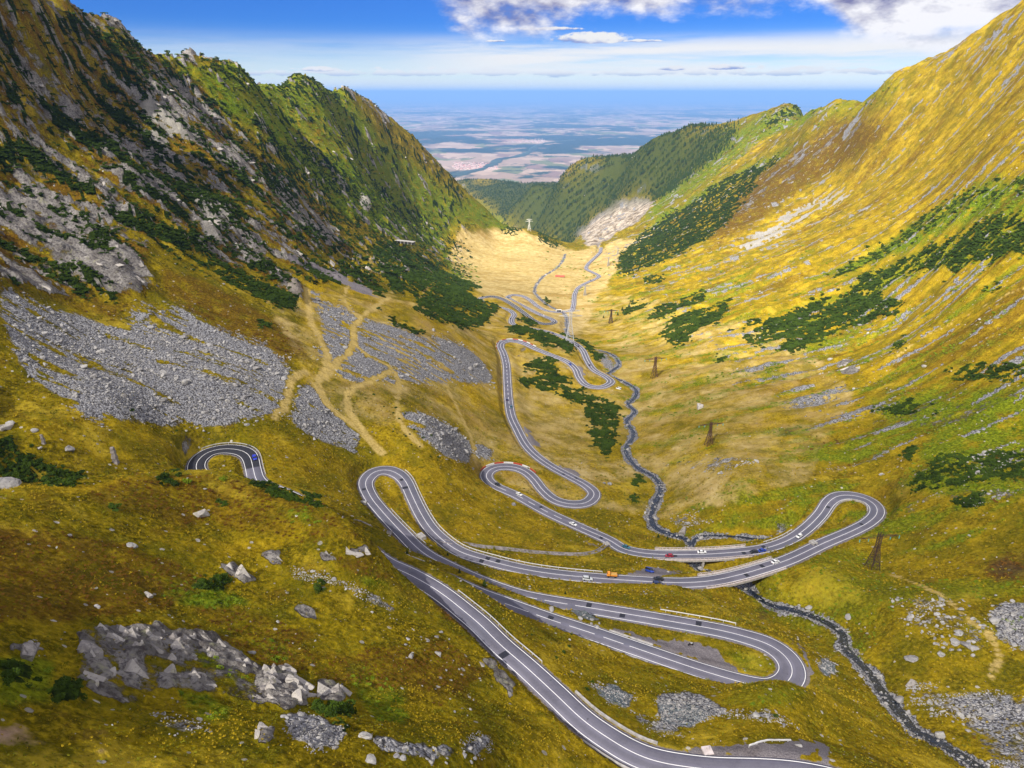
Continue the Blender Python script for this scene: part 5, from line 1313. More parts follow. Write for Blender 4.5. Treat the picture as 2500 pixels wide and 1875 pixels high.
# stone-lined drain and culvert heads
def drain(px_list, label):
    pts = np.array([visible_point(x, y) for x, y in px_list])
    p, _ = resample(catmull(pts, 2.0), 2.0); p[:, 2] = [ground_z(x, y) for x, y in p[:, :2]]
    p[:, 2] = gsmooth(p[:, 2], 2)
    o = sweep(p - p[0], [(-1.3, -.6), (1.3, -.6), (1.3, .45), (.8, .45), (.75, .08), (-.75, .08), (-.8, .45), (-1.3, .45)]).build('drain_channel', M_STONE, None, False, p[0])
    tag(o, label, 'drain', 'stone-lined drains')
drain([(1075, 1320), (1110, 1326), (1150, 1331), (1220, 1340), (1300, 1348), (1360, 1353), (1421, 1353), (1455, 1346), (1481, 1333)], 'long grey stone-lined drain curving below the middle road')
drain([(826, 1263), (860, 1272), (893, 1281), (920, 1291), (952, 1300)], 'short stone-lined drain left of the narrow loop')
def culvert(px, py, w, label, rz=0.0, h=2.2, first_r=None):
    g = visible_point(px, py, first_r=first_r)
    root = empty('culvert', (g[0], g[1], g[2] - .3), rz); tag(root, label, 'culvert', 'concrete culverts')
    mb = MB(); mb.box((0, 0, h - .15), (w, 3.0, .5)); mb.box((-w / 2 + .3, 0, h / 2 - .4), (.6, 2.98, h)); mb.box((w / 2 - .3, 0, h / 2 - .4), (.6, 2.98, h)); mb.build('headwall', M_CONC if h < 4 else M_WHITE, root)
    mb = MB(); mb.box((0, .6, h / 2 - .45), (w - 1.2, 1.6, h - .4)); mb.build('mouth_shade', simple_mat('mouth_shade_black', (.01, .01, .012), .9), root)  # solid black box, paints the shade inside the culvert mouth
culvert(1364, 762, 9, 'white concrete culvert mouth where the stream passes under the far road', .1, 4.5)
culvert(1028, 1313, 4, 'concrete culvert head between the two legs of the narrow loop', -.9, 1.6)
culvert(1481, 1332, 3, 'dark culvert mouth at the end of the long drain', .5, 1.6)
culvert(1985, 1328, 3, 'small culvert under the right-hand loop', .4, 1.6)

# ------------------------------------------------------------------ power line towers
def pylon(px, py, hgt_px, label, mat, big=False, insul=True, rz=0.0, wid=.24, steel=1.0):
    g = visible_point(px, py); dist = np.linalg.norm(g)
    depth = g[1] * CP - g[2] * SP
    H = hgt_px * depth / FPX / math.cos(math.atan2(-g[2], math.hypot(g[0], g[1])))
    root = empty('power_pylon', (g[0], g[1], g[2]), rz); tag(root, label, 'pylon', 'power pylons along the valley')
    b = H * wid / 2; t_ = H * .035; r_ = (.05 + .00022 * dist) * steel
    waist = .62
    def corner(sx, sy, f): 
        k = b + (t_ - b) * min(1, f / waist) if f < waist else t_
        return Vector((sx * k, sy * k, f * H - (1.2 if f == 0 else 0)))
    for sx in (-1, 1):
        for sy in (-1, 1):
            mb = MB(); mb.bar(corner(sx, sy, 0), corner(sx, sy, waist), r_ * 1.3); mb.bar(corner(sx, sy, waist), corner(sx, sy, .97), r_ * 1.1); mb.build('leg', mat, root)
    lv = [0, .17, .32, .44, .54, .62, .72, .82, .92]
    mb = MB()
    for f0, f1 in zip(lv[:-1], lv[1:]):
        for (ax, ay), (bx_, by_) in (((-1, -1), (1, -1)), ((1, -1), (1, 1)), ((1, 1), (-1, 1)), ((-1, 1), (-1, -1))):
            mb.bar(corner(ax, ay, f0), corner(bx_, by_, f1), r_ * .7, 3); mb.bar(corner(bx_, by_, f0), corner(ax, ay, f1), r_ * .7, 3)
            mb.bar(corner(ax, ay, f1), corner(bx_, by_, f1), r_ * .7, 3)
    mb.build('bracing', mat, root)
    arm = H * .48
    for zf, L in (((.84, arm),) if not big else ((.80, arm * .7), (.95, arm * .55))):
        mb = MB(); z = zf * H
        for sx in (-1, 1):
            tip = Vector((sx * L, 0, z + .02 * H))
            for sy in (-1, 1):
                mb.bar((0, sy * t_, z), tip, r_ * .8, 3); mb.bar((0, sy * t_, z + .07 * H), tip, r_ * .8, 3)
            for q in (.3, .6):
                mb.bar((sx * L * q, 0, z), (sx * L * q, 0, z + .06 * H * (1 - q)), r_ * .7, 3)
        ca_ = mb.build('crossarm', mat, root)
        if insul:
            for sx in (-1, -.55, .55, 1):
                mb = MB(); mb.bar((sx * L, 0, z), (sx * L, 0, z - .07 * H), r_ * 1.6, 6); mb.build('insulator', M_INSUL, ca_)
    return root
pylon(2129, 1388, 90, 'nearest dark lattice pylon with teal insulators beside the right-hand loop', M_DARKST, rz=.15)
pylon(1730, 1086, 58, 'rust-brown pylon standing alone on the right-hand pasture', M_RUST, rz=.2)
pylon(1597, 922, 53, 'rust-brown pylon right of the stream and the far hairpin', M_RUST, rz=.2)
pylon(1491, 789, 35, 'dark brown pylon near the small spruces', M_DARKST, rz=.2)
pylon(1428, 721, 26, 'faint pale pylon right of the far straight', M_FAINT, insul=False)
pylon(1485, 649, 22, 'small faint pylon on the sunlit far meadow', M_FAINT, insul=False, steel=.7)
pylon(1508, 621, 17, 'farthest faint pylon near the end of the road', M_FAINT, insul=False, steel=.7)
pylon(1391, 838, 80, 'tall pale grey pylon straddling the road above the stream', M_PALEST, big=True, insul=False, wid=.26, steel=.9)
pylon(1292, 563, 27, 'white pylon on the brow at the end of the valley', M_WHITE, big=True, insul=False, wid=.3, steel=.45)

# ------------------------------------------------------------------ huts and small structures
def shed(px, py, L, W, H, rz, label, wall_m, roof_m, cat='shed', doors=2):
    g = visible_point(px, py)
    root = empty('shed', (g[0], g[1], min(ground_z(g[0] + a, g[1] + c) for a in (-W, W) for c in (-W, W)) - .2), rz); tag(root, label, cat)
    mb = MB(); mb.box((0, 0, H / 2), (L, W, H))
    mb.add([(-L/2, -W/2, H), (-L/2, W/2, H), (-L/2, 0, H + W * .32), (L/2, -W/2, H), (L/2, W/2, H), (L/2, 0, H + W * .32)], [(0,2,1),(3,4,5)])
    mb.build('wall', wall_m, root)
    rh = H + W * .32; mb = MB()
    for sg in (-1, 1):
        mb.add([(-L/2-.4, sg*(W/2+.5), H-.28), (L/2+.4, sg*(W/2+.5), H-.28), (L/2+.4, 0, rh+.06), (-L/2-.4, 0, rh+.06), (-L/2-.4, sg*(W/2+.5), H-.10), (L/2+.4, sg*(W/2+.5), H-.10), (L/2+.4, 0, rh+.24), (-L/2-.4, 0, rh+.24)], [(0,1,2,3),(4,5,6,7),(0,1,5,4),(1,2,6,5),(3,0,4,7)])
    mb.build('roof', roof_m, root)
    for k in range(doors):
        mb = MB(); mb.box((-L/4 + k * L/2, -W/2 - .04, 1.0), (1.4, .12, 2.0)); mb.build('door', M_DARKST, root)
    return root
shed(1367, 676, 19, 7, 2.6, -.2, 'long low sheepfold shed with a red-brown roof on the sunlit meadow', simple_mat('brown_boards', (.18, .08, .05), .8), simple_mat('red_roof', (.36, .08, .05), .7))
g = visible_point(972, 592)
root = empty('shelter', (g[0], g[1], g[2] - 1), math.radians(-25)); tag(root, 'flat grey concrete avalanche shelter cut into the green left slope', 'shelter')
mb = MB(); mb.box((0, 0, 5.0), (70, 7, 1.0)); mb.build('roof', M_CONC, root)
mb = MB(); mb.box((0, 2.4, 2.2), (68, 1.0, 4.7)); mb.build('wall', M_CONC, root)
for k in range(9):
    mb = MB(); mb.box((-30 + k * 7.5, -2.8, 2.2), (.9, .9, 4.7)); mb.build('column', M_CONC, root)
g = visible_point(1727, 1834)
root = empty('memorial_slab', (g[0], g[1], g[2]), .15); tag(root, 'square pinkish slab with a small upright stone in the grass by the road', 'slab')
mb = MB(); mb.box((0, 0, .12), (2.2, 2.2, .5)); mb.build('base', M_CONC_P, root)
mb = MB(); mb.box((.1, .2, .75), (.55, .35, .8)); mb.build('upright_stone', M_CONC_P, root)
p0, p1, p2 = (visible_point(1828, 1825), visible_point(1895, 1811), visible_point(1930, 1811))
pp, _ = resample(np.array([p0, p1, p2]), .8); pp[:, 2] = [ground_z(x, y) for x, y in pp[:, :2]]
root = empty('guardrail', pp[0]); tag(root, 'short kinked white guardrail at the back of the nearest lay-by', 'guardrail', 'guardrails beside the road')
q = pp - pp[0]; sweep(q, [(-.12, .45), (.12, .45), (.14, .6), (.12, .8), (-.12, .8)]).build('beam', M_WHITE, root)
for k in range(0, len(q), 3):
    mb = MB(); mb.box((q[k, 0], q[k, 1], q[k, 2] + .1), (.14, .14, 1.2)); mb.build('post', M_STEEL, root)
for px, py, h, lab in ((107.5, 1083, 22, 'weathered stone pillar stump between the boulders at the left edge'), (283, 1130, 36, 'tall crumbling stone pillar on the grass left of the dark bend')):
    g = visible_point(px, py); depth = g[1] * CP - g[2] * SP; H = h * depth / FPX * 1.1
    root = empty('stone_pillar', (g[0], g[1], g[2])); tag(root, lab, 'pillar')
    z = -.5; k = 0
    while z < H:
        hh = H * .13; mb = MB(); s_ = H * .30 * (1 - .35 * z / H) * random.uniform(.85, 1.1)
        mb.box((random.uniform(-.1, .1), random.uniform(-.1, .1), z + hh / 2), (s_, s_ * .9, hh - .03), random.uniform(-.2, .2)); mb.build('stone', M_STONE, root); z += hh; k += 1

# ------------------------------------------------------------------ vehicles
M_GLASS = simple_mat('dark_glass', (.015, .02, .025), .08, 0, .1, 2, .6)
M_TYRE = simple_mat('tyre_rubber', (.012, .012, .013), .8)
M_LAMP = simple_mat('lamp_glass', (.75, .75, .72), .2)
M_TAIL = simple_mat('tail_lamp', (.45, .02, .02), .3)
PAINT = {}
def paint(name, col):
    if name not in PAINT:
        m = bpy.data.materials.new('paint_' + name); t = NT(m); b = t.n('ShaderNodeBsdfPrincipled'); b.inputs['Base Color'].default_value = (*col, 1)
        b.inputs['Roughness'].default_value = .3; b.inputs['Coat Weight'].default_value = .5; t.l(b.outputs[0], t.n('ShaderNodeOutputMaterial').inputs[0]); PAINT[name] = m
    return PAINT[name]
paint('white', (.78, .78, .78)); paint('black', (.012, .013, .016)); paint('dark_blue', (.012, .03, .10)); paint('blue', (.01, .05, .36)); paint('bright_blue', (.01, .03, .50)); paint('teal', (.02, .12, .18)); paint('red', (.30, .008, .03)); paint('silver', (.5, .52, .54)); paint('orange', (.75, .28, .02))

def loft(sections):
    """sections: list of (x, [(y,z)...]) rings"""
    mb = MB(); n = len(sections[0][1])
    V = [(x, y, z) for x, r in sections for y, z in r]
    F = [(k * n + j, k * n + (j + 1) % n, (k + 1) * n + (j + 1) % n, (k + 1) * n + j) for k in range(len(sections) - 1) for j in range(n)]
    F += [tuple(range(n))[::-1], tuple(range((len(sections) - 1) * n, len(sections) * n))]
    mb.add(V, F); return mb

def make_car(style):
    """car along +X at the origin: body, cabin glass, roof, wheels, lamps"""
    L, Wd, Ht, hood = {'hatch': (4.1, 1.78, 1.5, .95), 'saloon': (4.6, 1.82, 1.45, .95), 'suv': (4.6, 1.9, 1.75, 1.08), 'van': (5.2, 2.0, 2.2, 1.15)}[style]
    root = bpy.data.objects.new('parked_car', None); COL.objects.link(root); root.name = 'car'
    h = L / 2; w = Wd / 2
    def ring(wt, zb, zt, ch=.12): return [(-wt + ch, zb), (wt - ch, zb), (wt, zb + ch), (wt, zt - ch), (wt - ch, zt), (-wt + ch, zt), (-wt, zt - ch), (-wt, zb + ch)]
    body = loft([(-h, ring(w * .86, .42, hood * .88)), (-h + .2, ring(w * .97, .28, hood * .97)), (-h + .9, ring(w, .22, hood)), (h - 1.5, ring(w, .22, hood)), (h - .6, ring(w * .97, .24, hood * .88)), (h - .12, ring(w * .90, .32, hood * .74)), (h, ring(w * .8, .40, hood * .62))]).build('body', PAINT['white'], root, True)
    cab = {'hatch': (-h + .25, -h + .75, .35, 1.05), 'saloon': (-h + .75, -h + 1.45, .35, 1.10), 'suv': (-h + .12, -h + .4, .35, 1.0), 'van': (-h + .06, -h + .14, .9, 1.75)}[style]
    zt = Ht; zb = hood - .05
    gl = loft([(cab[0], ring(w * .93, zb, zb + .08, .03)), (cab[1], ring(w * .82, zb, zt - .06, .08)), (cab[2], ring(w * .82, zb, zt - .05, .08)), (cab[3], ring(w * .92, zb, zb + .08, .03))]).build('window', M_GLASS, root, True)
    rf = loft([(cab[1] - .08, ring(w * .80, zt - .12, zt - .03, .03)), (cab[1] + .25, ring(w * .81, zt - .12, zt + .02, .03)), (cab[2] - .3, ring(w * .81, zt - .12, zt + .02, .03)), (cab[2] + .1, ring(w * .78, zt - .14, zt - .04, .03))]).build('roof', PAINT['white'], root, True)
    for sx in (-h + .85, h - .85):
        for sy in (-1, 1):
            mb = MB(); mb.bar((0, -.11, 0), (0, .11, 0), .33, 14); wh = mb.build('wheel', M_TYRE, root, False, (sx, sy * (w - .08), .33))
    for sy in (-1, 1):
        mb = MB(); mb.box((h - .08, sy * w * .62, hood * .58), (.14, .34, .14)); mb.build('headlight', M_LAMP, root)
        mb = MB(); mb.box((-h + .03, sy * w * .68, hood * .72), (.12, .3, .16)); mb.build('tail_light', M_TAIL, root)
        mb = MB(); mb.box((cab[3] - .25, sy * (w + .08), hood + .05), (.12, .2, .14)); mb.build('mirror', PAINT['black'], root)
    return root
PROTO = {}
def place_vehicle(proto_key, maker, px, py, col, label, cat, group, heading=None, off=None, flip=False, rz=None):
    i = road_at(px, py)
    if proto_key not in PROTO: PROTO[proto_key] = r = maker()
    else: r = copy_tree(PROTO[proto_key])
    if off is not None:
        x, y = ROAD[i, :2] + ROAD_N[i] * off; z = ROAD[i, 2] + .05
        sl = (ROAD[min(i + 2, n_ - 1), 2] - ROAD[max(i - 2, 0), 2]) / 4
        T_ = ROAD_T[i] * (-1 if flip else 1)
        r.rotation_euler = (0, math.atan(-sl * (-1 if flip else 1)), math.atan2(T_[1], T_[0]))
    else:
        g = visible_point(px, py); x, y, z = g
        nr = ground_n(x, y); q = nr.rotation_difference(Vector((0, 0, 1))).inverted() @ Matrix.Rotation(rz or 0, 3, 'Z').to_quaternion()
        r.rotation_euler = q.to_euler()
    r.location = (x, y, z)
    if col:
        for ch in r.children:
            if ch.name.split('.')[0] in ('body', 'roof'):
                ch.material_slots[0].link = 'OBJECT'; ch.material_slots[0].material = PAINT[col]
    tag(r, label, cat, group)
    return r
CARS = [
('hatch',622,1118,'bright_blue','bright blue car on the dark newly paved bend',1.7,False),
('suv',1204,1427,'black','black car on the second road next to a dark spruce',1.5,True),
('suv',1437,1403,'silver','silver estate car left of the orange truck',-1.6,False),
('suv',1603,1412,'dark_blue','dark blue off-roader at the edge of the lay-by',-1.9,False),
('saloon',1609,1422,'black','black car passing the lay-by on the near lane',1.6,True),
('saloon',1895,1376,'white','white car just past the lower bridge',0.9,False),
('saloon',1717,1353,'white','white car in the middle of the upper bridge',-1.3,True),
('hatch',1633,1349,'red','dark red car at the left end of the upper bridge',1.6,False),
('saloon',1527,1341,'teal','teal car left of the upper bridge',-1.5,True),
('saloon',1836,1337,'black','black car following a blue one at the right end of the upper bridge',1.7,False),
('saloon',1853,1333,'blue','blue car just ahead of a black one near the upper bridge',1.7,False),
('hatch',1940,1301,'white','white car climbing towards the right-hand loop',1.5,False),
('saloon',1401,1285,'white','white car on the long middle straight beside a pale patch of ground',0.6,True),
('saloon',1260,1216,'white','white car at the top of the middle straight',-1.4,True),
('hatch',1209,1190,'black','black car leaving the bend with the red and white barrier',-1.5,True),
('hatch',1245,977,'dark_blue','dark blue car on the far straight, first of two',1.5,False),
('hatch',1240,995,'teal','dark teal car on the far straight, behind another',-1.5,True),
('saloon',1395,889,'blue','blue car beside the gravel lay-by of the far hairpin',-1.5,False),
('hatch',1442,892,'black','black car on the upper leg above the far hairpin',1.4,False),
('hatch',1415,846,'black','black car just below the tall pale pylon',1.4,False),
('hatch',1249,779,'black','black car on the far double bend',1.4,True),
('hatch',1351,817,'dark_blue','dark blue car among the far dwarf pines left of the tall pylon',1.4,False),
('hatch',1329,773,'white','white car on the farthest switchback',1.4,True),
('hatch',1442,683,'black','black car near the bend at the far end of the valley',1.4,True),
('hatch',1180,726,'black','black car in the left bend of the farthest switchback',1.4,False),
('hatch',1398.5,751,'dark_blue','dark car where the far straight meets the switchbacks',1.4,False),
('hatch',1242,727,'teal','small dark car in the middle of the farthest switchback',1.2,True),
]
for st, px, py, col_, lab, off, fl in CARS:
    place_vehicle(st, (lambda s=st: make_car(s)), px, py, col_, lab, 'car', 'cars on the mountain road', off=off, flip=fl)
place_vehicle('van', lambda: make_car('van'), 1586, 1397, 'blue', 'blue van parked in the gravel lay-by', 'van', 'vans', rz=-1.2)
r = place_vehicle('van', None, 1510, 950, 'white', 'white camper van parked on the grass below the far hairpin', 'van', 'vans', rz=2.8)
r = place_vehicle('van', None, 1463, 607, 'white', 'white van at the very end of the visible road', 'van', 'vans', rz=1.3)

def make_truck():
    root = bpy.data.objects.new('works_truck', None); COL.objects.link(root)
    o = PAINT['orange']
    mb = MB(); mb.box((0, 0, .75), (4.6, 1.7, .3)); mb.build('chassis', M_TYRE, root)
    loft([(.9, [(-.95, .8), (.95, .8), (.95, 2.2), (.8, 2.35), (-.8, 2.35), (-.95, 2.2)]), (2.0, [(-.95, .8), (.95, .8), (.95, 1.9), (.8, 2.2), (-.8, 2.2), (-.95, 1.9)]), (2.35, [(-.9, .8), (.9, .8), (.9, 1.3), (.8, 1.4), (-.8, 1.4), (-.9, 1.3)])]).build('cab', o, root)
    mb = MB(); mb.box((2.1, 0, 1.75), (.5, 1.6, .55)); mb.build('windscreen', M_GLASS, root)
    mb = MB(); mb.box((-.8, 0, .98), (3.0, 1.95, .14)); mb.box((-.8, .95, 1.3), (3.0, .08, .6)); mb.box((-.8, -.95, 1.3), (3.0, .08, .6)); mb.box((-2.28, 0, 1.3), (.08, 1.9, .6)); mb.build('tipper_bed', o, root)
    mb = MB(); mb.box((-.8, 0, 1.3), (2.8, 1.7, .5)); mb.build('load', simple_mat('yellow_gravel', (.5, .3, .08), .9), root)
    mb = MB(); mb.bar((.75, .3, 1.2), (.75, .3, 4.2), .12, 6); mb.bar((.75, .3, 4.2), (1.5, .3, 4.9), .10, 6); mb.build('crane_arm', M_DARKST, root)
    for sx in (-1.5, 1.55):
        for sy in (-1, 1):
            mb = MB(); mb.bar((0, -.14, 0), (0, .14, 0), .45, 14); mb.build('wheel', M_TYRE, root, False, (sx, sy * .85, .45))
    for sy in (-1, 1):
        mb = MB(); mb.box((2.34, sy * .6, 1.0), (.1, .3, .2)); mb.build('headlight', M_LAMP, root)
    return root
place_vehicle('truck', make_truck, 1493, 1417, None, 'orange works truck with a dark crane arm near the lay-by', 'truck', None, off=1.9, flip=True)

def make_bike():
    root = bpy.data.objects.new('motorcycle', None); COL.objects.link(root)
    for x in (-.72, .72):
        mb = MB(); mb.bar((0, -.07, 0), (0, .07, 0), .33, 14); mb.build('wheel', M_TYRE, root, False, (x, 0, .33))
    mb = MB(); mb.bar((-.72, 0, .33), (-.1, 0, .45), .06); mb.bar((-.1, 0, .45), (.5, 0, .9), .07); mb.bar((.5, 0, .95), (.72, 0, .33), .05); mb.box((0, 0, .5), (.6, .34, .4)); mb.build('frame', M_DARKST, root)
    loft([(-.1, [(-.12, .75), (.12, .75), (.14, .95), (-.14, .95)]), (.2, [(-.2, .75), (.2, .75), (.17, 1.05), (-.17, 1.05)]), (.5, [(-.15, .8), (.15, .8), (.12, 1.02), (-.12, 1.02)])]).build('fuel_tank', PAINT['silver'], root)
    loft([(-.85, [(-.14, .86), (.14, .86), (.12, .98), (-.12, .98)]), (-.1, [(-.16, .74), (.16, .74), (.14, .88), (-.14, .88)])]).build('saddle', M_TYRE, root)
    mb = MB(); mb.bar((.5, -.38, 1.12), (.5, .38, 1.12), .035, 6); mb.bar((.5, 0, .95), (.5, 0, 1.12), .04, 6); mb.build('handlebar', M_DARKST, root)
    mb = MB(); mb.box((.66, 0, .93), (.12, .24, .22)); mb.build('headlight', M_LAMP, root)
    return root
place_vehicle('bike', make_bike, 1686, 1576, None, 'motorcycle standing on the grey gravel beside the low hairpin', 'motorcycle', 'motorcycles', rz=.3)
place_vehicle('bike', None, 597, 1086, None, 'motorcycle at the outer edge of the dark newly paved bend', 'motorcycle', 'motorcycles', off=4.6, flip=False)

# ------------------------------------------------------------------ loose rock, plants, trees
def rock_mesh(seed, sub=2, flat=.62):
    bm = bmesh.new(); bmesh.ops.create_icosphere(bm, subdivisions=sub, radius=1.0)
    r = random.Random(seed)
    planes = []
    for _ in range(9):
        n = Vector((r.gauss(0, 1), r.gauss(0, 1), r.gauss(0, .8))).normalized(); planes.append((n, r.uniform(.52, .86)))
    sx, sy = r.uniform(.8, 1.35), r.uniform(.7, 1.05)
    for v in bm.verts:
        p = v.co.copy()
        for n, d in planes:
            k = p.dot(n)
            if k > d: p -= n * (k - d)
        p *= 1 + .05 * math.sin(seed + 7 * p.x) * math.cos(5 * p.y + seed)
        v.co = Vector((p.x * sx, p.y * sy, p.z * flat))
    me = bpy.data.meshes.new('boulder'); bm.to_mesh(me); bm.free()
    me.materials.append(M_ROCK); return me
def slab_mesh(seed):
    bm = bmesh.new(); bmesh.ops.create_icosphere(bm, subdivisions=3, radius=1.3)
    r = random.Random(seed); planes = []
    for ax in (Vector((1, 0, 0)), Vector((-1, 0, 0)), Vector((0, 1, 0)), Vector((0, -1, 0)), Vector((0, 0, 1)), Vector((0, 0, -1))):
        n = (ax + Vector((r.gauss(0, .16), r.gauss(0, .16), r.gauss(0, .12)))).normalized(); planes.append((n, r.uniform(.55, .8)))
    for _ in range(4):
        planes.append((Vector((r.gauss(0, 1), r.gauss(0, 1), r.gauss(0, .7))).normalized(), r.uniform(.75, .95)))
    for v in bm.verts:
        p = v.co.copy()
        for _ in range(2):
            for n, d in planes:
                k = p.dot(n)
                if k > d: p -= n * (k - d)
        p += Vector((0, 0, .035 * math.sin(9 * p.x + seed) + .05 * (math.floor(p.z * 4.5) / 4.5 - p.z)))
        v.co = Vector((p.x * 1.35, p.y * .9, p.z * .6))
    me = bpy.data.meshes.new('boulder'); bm.to_mesh(me); bm.free()
    me.materials.append(M_CRAG); return me
def rock_material(k=1.0, nm='boulder_stone', brown=0.0):
    m = bpy.data.materials.new(nm); t = NT(m)
    pos = t.n('ShaderNodeNewGeometry').outputs['Position']; oi = t.n('ShaderNodeObjectInfo')
    n1 = t.noise(pos, .9, 5, .65); n2 = t.noise(pos, 3.5, 4, .7)
    c = t.mix(oi.outputs['Random'], (.17, .16, .165), (.40, .385, .37))
    c = t.mix(t.ramp(n1, .35, .7, 0, .6), c, (.46, .44, .40)); c = t.mix(t.ramp(n2, .55, .75, 0, .55), c, (.10, .09, .085)); c = t.mix(t.ramp(t.noise(pos, .5, 3, .6), .58, .7, 0, .5), c, (.30, .29, .17))
    ms = t.n('ShaderNodeMapping'); t.l(pos, ms.inputs['Vector']); ms.inputs['Scale'].default_value = (.25, .35, 2.2); ms.inputs['Rotation'].default_value = (.35, .2, 0)
    n3 = t.noise(ms.outputs[0], 1.0, 6, .7)
    c = t.mix(t.ramp(n3, .36, .46, .7, 0), c, (.07, .062, .058))
    c = t.mix(1.0, c, (k, k * (1 - .07 * brown), k * (1 - .16 * brown)), 'MULTIPLY')
    b = t.n('ShaderNodeBsdfPrincipled'); t.l(c, b.inputs['Base Color']); b.inputs['Roughness'].default_value = .9; b.inputs['Specular IOR Level'].default_value = .15
    bp = t.n('ShaderNodeBump'); bp.inputs['Strength'].default_value = .8; bp.inputs['Distance'].default_value = .5; t.l(t.math('ADD', n3, t.math('MULTIPLY', n2, .4)), bp.inputs['Height']); t.l(bp.outputs[0], b.inputs['Normal'])
    t.l(b.outputs[0], t.n('ShaderNodeOutputMaterial').inputs[0]); return m
M_ROCK = rock_material()
M_CRAG = rock_material(1.15, 'crag_stone', .6)
ROCKS = [rock_mesh(s, 2, f) for s, f in ((1, .62), (2, .5), (3, .75), (4, .42), (5, .6), (6, .55))] + [slab_mesh(s) for s in (51, 52, 53)]

def leaf_material(name, lo, hi):
    m = bpy.data.materials.new(name); t = NT(m)
    pos = t.n('ShaderNodeNewGeometry').outputs['Position']; oi = t.n('ShaderNodeObjectInfo')
    c = t.mix(t.ramp(t.math('ADD', t.math('MULTIPLY', t.noise(pos, .7, 3, .6), .5), t.math('MULTIPLY', t.noise(pos, .07, 3, .6), .5)), .38, .62), lo, hi); c = t.mix(t.math('MULTIPLY', oi.outputs['Random'], .55), c, hi)
    b = t.n('ShaderNodeBsdfPrincipled'); t.l(c, b.inputs['Base Color']); b.inputs['Roughness'].default_value = .95; b.inputs['Specular IOR Level'].default_value = .04
    t.l(b.outputs[0], t.n('ShaderNodeOutputMaterial').inputs[0]); return m
M_PINE = leaf_material('dwarf_pine_needles', (.009, .019, .003), (.050, .082, .009))
M_JUNI = leaf_material('green_bush_leaves', (.050, .088, .004), (.170, .225, .012))
M_SPRUCE = leaf_material('spruce_needles', (.010, .022, .006), (.045, .070, .014))
M_BARK = simple_mat('bark', (.06, .042, .03), .9)

def bush_mesh(seed, mat, n=70):
    r = random.Random(seed); mb = MB()
    lobes = [(Vector((r.uniform(-.5, .5), r.uniform(-.5, .5), r.uniform(.1, .3))), r.uniform(.4, .7)) for _ in range(4)]
    for k in range(n):
        c, R = lobes[k % 4]
        d = Vector((r.gauss(0, 1), r.gauss(0, 1), abs(r.gauss(.25, .8)))).normalized()
        p = c + d * R * r.uniform(.75, 1.05); p.z = max(p.z * .85, .02)
        u = d.orthogonal().normalized(); u.rotate(Matrix.Rotation(r.uniform(0, 6.28), 3, d)); w = d.cross(u)
        s = r.uniform(.14, .30)
        tip = p + d * s * 1.1 + u * s * .3
        mb.add([p - u * s, p + u * s * .6 - w * s * .8, p + w * s, tip], [(0, 1, 3), (1, 2, 3), (2, 0, 3)])
    me = mb.mesh('bush', [mat]); return me
def crown_mesh(seed, tiers=6, n=8):
    r = random.Random(seed); mb = MB()
    for k in range(tiers):
        f = k / tiers; z0 = .10 + .86 * f; rad = .24 * (1 - f) ** .85 + .015; hgt = .30 * (1 - .45 * f)
        a0 = r.uniform(0, 6.28)
        top = (r.uniform(-.01, .01), r.uniform(-.01, .01), min(1.02, z0 + hgt))
        V = [top]
        for j in range(n * 2):
            a = a0 + j * math.pi / n; q = rad * (r.uniform(.85, 1.2) if j % 2 == 0 else r.uniform(.4, .62)); V.append((q * math.cos(a), q * math.sin(a), z0 - (.05 if j % 2 == 0 else -.03) * r.uniform(.6, 1.4)))
        mb.add(V, [(0, 1 + j, 1 + (j + 1) % (2 * n)) for j in range(n * 2)])
    return mb.mesh('crown', [M_SPRUCE])
BUSH_P = [bush_mesh(s, M_PINE) for s in (11, 12, 13)]
BUSH_G = [bush_mesh(s, M_JUNI) for s in (21, 22)]
CROWNS = [crown_mesh(s) for s in (31, 32, 33)]
mb = MB(); mb.bar((0, 0, -.05), (0, 0, .95), .022, 6, .004); TRUNK = mb.mesh('trunk', [M_BARK])

